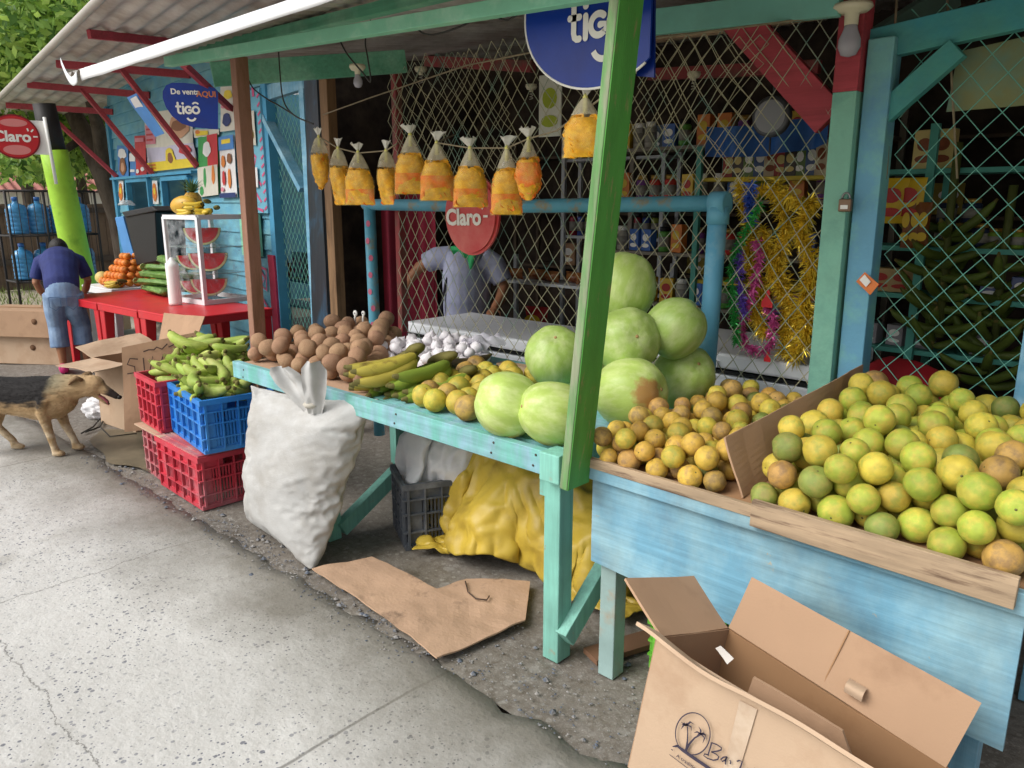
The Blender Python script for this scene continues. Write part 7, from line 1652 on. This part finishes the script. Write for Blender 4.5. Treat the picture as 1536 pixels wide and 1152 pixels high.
mb = MB(); mb.tube([Q(.01, 0, .88), Q(.0, 0, .83), Q(-.015, 0, .76), Q(0, 0, .70)], [(.160, .125), (.172, .14), (.18, .15), (.17, .13)], 18)
for s_, kn, an in ((-1, (.05, -.10, .47), (-.02, -.09, .10)), (1, (.10, .14, .47), (.04, .16, .10))):
    mb.tube([Q(-.01, s_ * .085, .78), Q(.02, s_ * .10, .62), Q(*kn), Q(kn[0] - .02, kn[1], .36), Q(kn[0] - .03, kn[1], .26)], [.125, .115, .10, .10, .105], 14)
organic('shorts', mb, den, mp, .0095, 3)
mb = MB()
for s_ in (-1, 1):
    c = Q(-.15, s_ * .085, .72); uu = Q(0, 1, 0) - Q(0, 0, 0); ww = Vector((0, 0, 1)); nn = Q(-1, 0, 0) - Q(0, 0, 0)
    stroke(mb, [(-.055, .05), (.055, .05), (.055, -.04), (0, -.075), (-.055, -.04), (-.055, .05)], .006, c, uu, ww, nn, .03)
mb.build('pocket_seam', mat('denim_seam', '#4f6f98', .8, .1, 20), mp)
mb = MB(); mb.ball(Q(.565, 0, 1.185), (.112, .104, .108), 20, 14, fn=lambda p: 1 + .03 * mnoise.noise(p * 6)); mb.build('hair', hair, mp)
shoe = mat('magenta_shoe', '#d0307a', .5, .1, 12, '#3a1f3a', .54, .04, 16)
for s_, an in ((-1, (-.02, -.09)), (1, (.04, .16))):
    mb = MB(); mb.tube([Q(an[0] - .085, an[1], .045), Q(an[0] - .02, an[1], .06), Q(an[0] + .08, an[1], .05), Q(an[0] + .19, an[1], .035)], [.042, .055, .05, .035], 12); mb.build('shoe', shoe, mp)
# ------------------------------------------------------------------ attendant behind the mesh
at_ = thing('person', 'attendant in lavender grey shirt with green kerchief behind the mesh', 'person', (-4.42, 4.2, 0))
Q = frame((-4.40, 4.20), (.62, -.78))
mb = MB(); mb.tube([Q(0, 0, .55), Q(0, 0, .68), Q(.03, 0, .85), Q(.01, 0, 1.05), Q(0, 0, 1.19), Q(0, 0, 1.24)], [(.18, .14), (.175, .135), (.17, .13), (.185, .13), (.15, .085), (.06, .06)], 18)
mb.tube([Q(0, 0, 1.2), Q(.01, 0, 1.34)], .052, 12); mb.ball(Q(.02, 0, 1.44), (.088, .078, .118), 18, 14); mb.ball(Q(.11, 0, 1.43), (.02, .016, .026), 8, 6)
for s_ in (-1, 1): mb.ball(Q(.015, s_ * .08, 1.43), (.022, .014, .034), 8, 6); mb.tube([Q(0, s_ * .09, .6), Q(.02, s_ * .1, .3), Q(0, s_ * .1, .04), Q(.12, s_ * .1, .03)], [.1, .065, .045, .04], 10)
# arm nearer the picture right (her left) bends down to the freezer, the other is lifted to the side
mb.tube([Q(0, -.15, 1.17), Q(.0, -.22, 1.10), Q(.02, -.29, .95), Q(.10, -.27, .86), Q(.2, -.23, .80)], [.065, .06, .048, .044, .03], 12); finger_set(mb, Q(.2, -.23, .80), Q(.4, -.2, .78) - Q(.2, -.23, .80), Q(0, 1, 0) - Q(0, 0, 0))
mb.tube([Q(0, .15, 1.17), Q(.0, .24, 1.16), Q(-.02, .38, 1.10), Q(.02, .46, 1.0), Q(.05, .5, .9)], [.065, .06, .046, .04, .03], 12); finger_set(mb, Q(.05, .5, .9), (0, 0, -1), Q(0, 1, 0) - Q(0, 0, 0))
organic('body', mb, skin, at_, .011, 4)
lav = mat('lavender_shirt', '#a9aec6', .85, .06, 5, '#9298b4', .55, .12, 4, .35, 24)
mb = MB(); mb.tube([Q(0, 0, .50), Q(0, 0, .62), Q(.02, 0, .70), Q(.04, 0, .85), Q(.02, 0, 1.05), Q(0, 0, 1.19), Q(0, 0, 1.26)], [(.22, .18), (.215, .175), (.20, .16), (.205, .165), (.215, .16), (.175, .11), (.08, .08)], 20)
mb.tube([Q(0, -.12, 1.17), Q(0, -.22, 1.12), Q(.015, -.285, .99)], [.10, .09, .08], 14); mb.tube([Q(0, .12, 1.17), Q(0, .24, 1.17), Q(-.01, .33, 1.13)], [.10, .09, .08], 14)
organic('shirt', mb, lav, at_, .011, 4)
mb = MB(); mb.ball(Q(-.005, 0, 1.465), (.1, .09, .118), 18, 12, fn=lambda p: 1 + .03 * mnoise.noise(p * 5)); mb.build('hair', hair, at_)
for s_ in (-1, 1): mb = MB(); mb.ball(Q(.098, s_ * .032, 1.455), (.011, .011, .007), 8, 6); mb.build('eye', mat('eye_dark', '#1a1614', .3), at_)
mb = MB(); mb.tube([Q(.1, -.022, 1.385), Q(.107, 0, 1.383), Q(.1, .022, 1.385)], .006, 6); mb.build('mouth', mat('lip', '#7a3f38', .5), at_)
kg = mat('kerchief_green', '#2fa060', .7, .1, 8)
mb = MB(); mb.grid(lambda u, v: Q(.115 + .07 * v ** .6 + .008 * math.sin(u * 14) * (1 - v), (u - .5) * .20 * (1 - .85 * v), 1.24 - .27 * v), 14, 12); mb.tube([Q(.10 * math.cos(a), .11 * math.sin(a), 1.245) for a in [6.283 * k / 16 for k in range(17)]], .022, 8); mb.build('kerchief', kg, at_)
mb = MB(); mb.tube([Q(.05, .06, 1.27), Q(.15, .08, 1.17), Q(.19, .14, 1.0), Q(.19, .17, .85), Q(.15, .2, .70)], (.010), 6); mb.build('strap', mat('black_strap', '#23202a', .7, .1, 12), at_)
# ------------------------------------------------------------------ dog
dog = thing('dog', 'tan shepherd dog with black saddle and open mouth standing on the pavement', 'dog', (onZ(95, 682).x, onZ(95, 682).y, .014), math.atan2(.682, .731))
fur = bpy.data.materials.new('dog_fur'); fur.use_nodes = True; nt = fur.node_tree; N = nt.nodes; L = nt.links; b = N['Principled BSDF']; b.inputs['Roughness'].default_value = .85
tc = N.new('ShaderNodeTexCoord'); nz = N.new('ShaderNodeTexNoise'); nz.inputs['Scale'].default_value = 14; nz.inputs['Detail'].default_value = 7
mpn = N.new('ShaderNodeMapping'); mpn.inputs['Scale'].default_value = (.5, 1, 1.3); L.new(tc.outputs['Object'], mpn.inputs[0]); L.new(mpn.outputs[0], nz.inputs['Vector'])
sx = N.new('ShaderNodeSeparateXYZ'); L.new(tc.outputs['Object'], sx.inputs[0])
def M(op, a, c_):
    n = N.new('ShaderNodeMath'); n.operation = op
    for i, q in enumerate((a, c_)):
        if isinstance(q, (int, float)): n.inputs[i].default_value = q
        else: L.new(q, n.inputs[i])
    return n.outputs[0]
def SS(v, a, c_):
    n = N.new('ShaderNodeMapRange'); n.interpolation_type = 'SMOOTHSTEP'; n.inputs[1].default_value = a; n.inputs[2].default_value = c_; L.new(v, n.inputs[0]); return n.outputs[0]
nn = M('MULTIPLY', M('SUBTRACT', nz.outputs['Fac'], .5), .16); xz = M('ADD', sx.outputs[0], nn); zz = M('ADD', sx.outputs[2], nn)
sad = M('MULTIPLY', M('MULTIPLY', SS(zz, .32, .37), SS(xz, .04, -.02)), SS(xz, -.55, -.42)); grey = M('MULTIPLY', SS(zz, .40, .47), SS(xz, .2, .02)); muz = M('MULTIPLY', SS(xz, .30, .36), 1.0)
def MX(f, a, c_):
    x = N.new('ShaderNodeMix'); x.data_type = 'RGBA'; L.new(f, x.inputs[0])
    for q, i in ((a, 6), (c_, 7)):
        if isinstance(q, tuple): x.inputs[i].default_value = q
        else: L.new(q, x.inputs[i])
    return x.outputs[2]
c_ = MX(SS(zz, .08, .34), lin('#d6c4a6'), lin('#b89a72')); c_ = MX(SS(nz.outputs['Fac'], .35, .7), c_, lin('#a3875f')); c_ = MX(grey, c_, lin('#8d8368')); c_ = MX(sad, c_, lin('#191616')); c_ = MX(muz, c_, lin('#2a1f1a'))
L.new(c_, b.inputs['Base Color'])
n2 = N.new('ShaderNodeTexNoise'); n2.inputs['Scale'].default_value = 60; n2.inputs['Detail'].default_value = 6; mp2 = N.new('ShaderNodeMapping'); mp2.inputs['Scale'].default_value = (.35, 1, .8); L.new(tc.outputs['Object'], mp2.inputs[0]); L.new(mp2.outputs[0], n2.inputs['Vector'])
bpn = N.new('ShaderNodeBump'); bpn.inputs['Strength'].default_value = .8; bpn.inputs['Distance'].default_value = .012; L.new(n2.outputs['Fac'], bpn.inputs['Height']); L.new(bpn.outputs[0], b.inputs['Normal'])
V = lambda x, y, z: Vector((x, y, z))
mb = MB()
mb.tube([V(-.60, 0, .42), V(-.53, 0, .405), V(-.40, 0, .395), V(-.25, 0, .378), V(-.10, 0, .365), V(.0, 0, .372), V(.07, 0, .39), V(.11, 0, .40)], [(.06, .06), (.105, .11), (.11, .115), (.115, .125), (.12, .145), (.115, .14), (.09, .11), (.06, .08)], 18)
mb.tube([V(.02, 0, .42), V(.10, 0, .435), V(.17, 0, .445), V(.22, 0, .455)], [(.085, .105), (.075, .088), (.065, .075), (.06, .065)], 14)
mb.ball(V(.245, 0, .455), (.075, .06, .062), 16, 12); mb.ball(V(.215, 0, .425), (.06, .055, .05), 12, 9)
mb.tube([V(.27, 0, .447), V(.31, 0, .425), V(.36, 0, .395), V(.395, 0, .372)], [(.045, .042), (.033, .033), (.026, .024), (.02, .018)], 12)
mb.tube([V(.235, 0, .405), V(.275, 0, .373), V(.32, 0, .335), V(.335, 0, .325)], [(.035, .025), (.026, .015), (.02, .011), (.012, .008)], 10)
for s_ in (-1, 1):   # near side is -y
    fx = 0 if s_ < 0 else .05
    mb.tube([V(-.02, s_ * .08, .38), V(-.04, s_ * .085, .28), V(-.025 + fx * .4, s_ * .075, .17), V(-.01 + fx, s_ * .07, .07), V(.0 + fx, s_ * .07, .022)], [(.065, .045), (.045, .036), (.029, .026), (.022, .021), (.026, .024)], 12)
    mb.tube([V(-.02 + fx, s_ * .07, .02), V(.03 + fx, s_ * .07, .018), V(.05 + fx, s_ * .07, .012)], [(.026, .02), (.03, .02), (.018, .012)], 10)
    hx = 0 if s_ < 0 else .16
    mb.tube([V(-.52, s_ * .07, .39), V(-.47 + hx * .4, s_ * .085, .27), V(-.56 + hx * .7, s_ * .08, .155), V(-.52 + hx, s_ * .08, .06), V(-.51 + hx, s_ * .08, .022)], [(.085, .055), (.06, .042), (.03, .025), (.024, .022), (.026, .024)], 12)
    mb.tube([V(-.53 + hx, s_ * .08, .02), V(-.48 + hx, s_ * .08, .018), V(-.455 + hx, s_ * .08, .012)], [(.026, .02), (.03, .02), (.018, .012)], 10)
mb.tube([V(-.60, 0, .42), V(-.68, 0, .36), V(-.74, 0, .26), V(-.76, 0, .18)], [.035, .038, .034, .014], 10)
mb.v = [WM[dog.name] @ p for p in mb.v]
organic('body', mb, fur, dog, .008, 5)
body_ = [c for c in dog.children if c.name.startswith('body')][0].data
rr = random.Random(4); mb = MB(); polys = list(body_.polygons)
for k in range(9000):
    f_ = polys[rr.randrange(len(polys))]; c = f_.center; n_ = f_.normal
    if c.z < .10 and rr.random() < .7: continue
    if c.x > .27 and rr.random() < .85: continue
    fl_ = Vector((-1, 0, -.35)) if c.x < .22 else Vector((-.6, 0, .2))
    if c.z < .27: fl_ = Vector((-.25, 0, -1))
    fl_ = (fl_ - n_ * fl_.dot(n_)).normalized(); l_ = (.017 if c.x < .2 and c.z > .2 else .012) * rr.uniform(.6, 1.3)
    d_ = (fl_ + n_ * rr.uniform(.08, .25) + Vector((rr.gauss(0, .12), rr.gauss(0, .12), rr.gauss(0, .12)))).normalized(); w_ = d_.cross(n_).normalized() * .0016
    p0 = c + Vector((rr.gauss(0, .004), rr.gauss(0, .004), rr.gauss(0, .004))); mb.add([p0 - w_, p0 + w_, p0 + d_ * l_], [(0, 1, 2)])
mb.build('fur_coat', fur, dog, world=False)
dk_ = mat('dog_dark_skin', '#171211', .45, .2, 12); dear = mat('dog_ear', '#7d6446', .85, .2, 14)
mb = MB(); mb.ball((.402, 0, .372), (.016, .016, .014), 10, 8); mb.build('nose', dk_, dog, world=False)
for s_ in (-1, 1):
    mb = MB(); mb.ball((.285, s_ * .040, .462), (.009, .007, .009), 8, 6); mb.build('eye', dk_, dog, world=False)
    mb = MB(); mb.tube([(.205, s_ * .045, .495), (.185, s_ * .06, .515), (.155, s_ * .068, .495), (.135, s_ * .07, .47)], [(.024, .012), (.034, .012), (.026, .01), (.008, .005)], 10); mb.build('ear', dear, dog, world=False)
mb = MB(); mb.tube([(.26, 0, .395), (.30, 0, .37), (.325, 0, .345), (.33, 0, .32)], [(.016, .004), (.019, .004), (.018, .004), (.01, .003)], 8); mb.build('tongue', mat('dog_tongue', '#c9707a', .35, .08, 12), dog, world=False)

dog.scale = (1.02, 1.0, 1.0)
# ------------------------------------------------------------------ tree and background
def leafmat(name, c, c2): return mat(name, c, .5, .25, 3, c2, .5, .15, 2, rand=0, transl=.45)
lf = [leafmat('leaf_bright', '#b4cc6a', '#94b84e'), leafmat('leaf_mid', '#84a850', '#9abc62'), leafmat('leaf_dark', '#54783c', '#6a9048')]
bark = mat('bark', '#6b6056', .9, .2, 6, '#4a4038', .5, .1, 6, .8, 18, (1, 1, .3))
def leafcloud(mb, c, r, n, size, rr):
    for i in range(n):
        d = Vector((rr.gauss(0, 1), rr.gauss(0, 1), rr.gauss(0, 1))).normalized() * rr.random() ** .45
        p = Vector(c) + Vector((d.x * r[0], d.y * r[1], d.z * r[2])); s_ = size * rr.uniform(.6, 1.3)
        a = Vector((rr.gauss(0, 1), rr.gauss(0, 1), rr.gauss(-.4, .7))).normalized(); b_ = a.cross(Vector((rr.gauss(0, 1), rr.gauss(0, 1), rr.gauss(0, 1)))).normalized() * s_ * .26
        q = p + a * s_ * .5; e = p + a * s_ + Vector((0, 0, -.12 * s_)); mi = 0 if rr.random() < .42 else (1 if rr.random() < .62 else 2)
        mb.add([p, q - b_, e, q + b_], [(0, 1, 2), (0, 2, 3)], mi)
def tree(label, base, limbs, clouds, n, size, seed, r0):
    t = thing('tree', label, 'tree', base); rr = random.Random(seed); mb = MB()
    for pts, r_ in limbs: 
        m_ = len(pts); mb.tube([Vector(p) + Vector((.05 * mnoise.noise(Vector(p)), 0, 0)) for p in pts], [r_ * (1 - .7 * k / (m_ - 1)) for k in range(m_)], 12)
    mb.build('trunk', bark, t)
    mb = MB()
    for c, r in clouds: leafcloud(mb, c, r, int(n * r[0] * r[1] * r[2] ** .5), size, rr)
    mb.build('crown', lf, t); return t
def oX(x, y, X_): return onX(x, y, X_)
B0 = oX(185, 330, -13.2)
f1 = oX(158, 262, -13.2); f2 = oX(128, 205, -13.6); f3 = oX(148, 195, -13.0)
tree('leafy tree leaning behind the lime green pole and the blue shop', (B0.x, B0.y, 0), [([(B0.x, B0.y + .1, -.05), B0, f1, f2, oX(100, 150, -14), oX(60, 90, -14.2)], .26), ([f1, f3, oX(135, 150, -12.6), oX(140, 90, -12.6)], .13), ([f2, oX(90, 230, -13.4), oX(60, 250, -13.2)], .07)],
     [(oX(40, 40, -13), (1.6, 1.2, .9)), (oX(110, 20, -13.5), (1.5, 1.2, 1.0)), (oX(150, -40, -14), (2.0, 1.4, 1.0)), (oX(0, 110, -14), (1.2, 1.0, .7)), (oX(70, 110, -14.5), (1.3, 1.0, .6)), (oX(110, 190, -14.6), (.8, .8, .55)), (oX(130, 235, -14.8), (.7, .6, .35)), (oX(15, 248, -12.8), (.55, .5, .2)), (oX(60, 255, -13.6), (.5, .4, .25)), (oX(15, 170, -14.5), (.8, .7, .4)), (oX(150, 175, -14.6), (.6, .6, .5))], 2000, .15, 3, .3)
for k, (px, py, X_, lab) in enumerate(((20, 150, -19, 'pale bushy tree far behind the round red sign'), (110, 190, -21, 'dark bushy tree far behind the leaning tree'), (60, 40, -20, 'tall tree crown filling the far upper left corner'))):
    c = oX(px, py, X_); tree(lab, (c.x, c.y, 0), [([(c.x, c.y, -.05), (c.x + .1, c.y, 1.5), (c.x, c.y, c.z)], .2)], [(c, (2.2, 2.2, 1.4)), (c + Vector((-.6, 1.6, .4)), (1.6, 1.5, 1.1)), (c + Vector((0, -1.6, .3)), (1.6, 1.6, 1.1))], 420, .26, 20 + k, .2)
fb = thing('far_building', 'low building with faded red wall and roof behind the trees', 'building', (-24, 7, 0))
rw = mat('faded_red_roof', '#b07468', .7, .12, 2, '#9a5f58', .52, .12, 3)
y0_, y1_ = onX(-200, 280, -24).y, onX(330, 280, -24).y; zr = onX(60, 286, -24).z; zt2 = onX(60, 232, -24).z
mb = MB(); mb.grid(lambda u, v: Vector((-24 - 2.2 * v + .03 * math.sin(u * 240), y0_ + (y1_ - y0_) * u, zr + (zt2 - zr) * v + .03 * math.sin(u * 240))), 300, 2); mb.build('roof', rw, fb)
mb = MB(); mb.box((-24.4, (y0_ + y1_) / 2, zr / 2), (.2, y1_ - y0_, zr)); mb.build('wall', mat('far_wall', '#8a5f58', .8, .12, 2, '#6f5a4a', .5, .1, 2), fb)
mb = MB(); mb.box((-24.2, (y0_ + y1_) / 2, zr - .22), (.15, y1_ - y0_, .36)); mb.build('white_fascia', mat('fascia', '#e6e4e0', .6, .06, 2), fb)
fz0 = onX(60, 303, -17).z; fn_t = thing('board_fence', 'grey brown board fence behind the water bottle cage', 'fence', (-17, 5, 0))
ya2, yb2 = onX(-60, 330, -17).y, onX(230, 330, -17).y
mb = MB(); k = 0; y = ya2
while y < yb2: mb.box((-17 + .01 * (k % 2), y, fz0 / 2 - .05 + .02 * math.sin(k * 1.7)), (.03, .145, fz0)); y += .15; k += 1
mb.build('boards', mat('fence_boards', '#7d6a5a', .85, .2, 3, '#5f5046', .52, .12, 3, .3, 20), fn_t)
mb = MB(); mb.bar((-16.95, ya2, fz0 * .9), (-16.95, yb2, fz0 * .9), .06, .1); mb.bar((-16.95, ya2, fz0 * .3), (-16.95, yb2, fz0 * .3), .06, .1); mb.build('rail', mat('fence_rail', '#4f4640', .85, .2, 3), fn_t)
mb = MB(); rr = random.Random(9)
for i in range(2600):
    x = rr.uniform(-17, -12.6); y = rr.uniform(1.0, 6.0); h_ = rr.uniform(.05, .16); a = rr.random() * 6.3; s_ = Vector((math.cos(a), math.sin(a), 0)) * .008; p = Vector((x, y, -.05)); mb.add([p - s_, p + s_, p + Vector((rr.gauss(0, .04), rr.gauss(0, .04), h_))], [(0, 1, 2)])
o = mb.build('grass', mat('grass_blades', '#7d8f4a', .7, .25, 2)); o['kind'] = 'stuff'
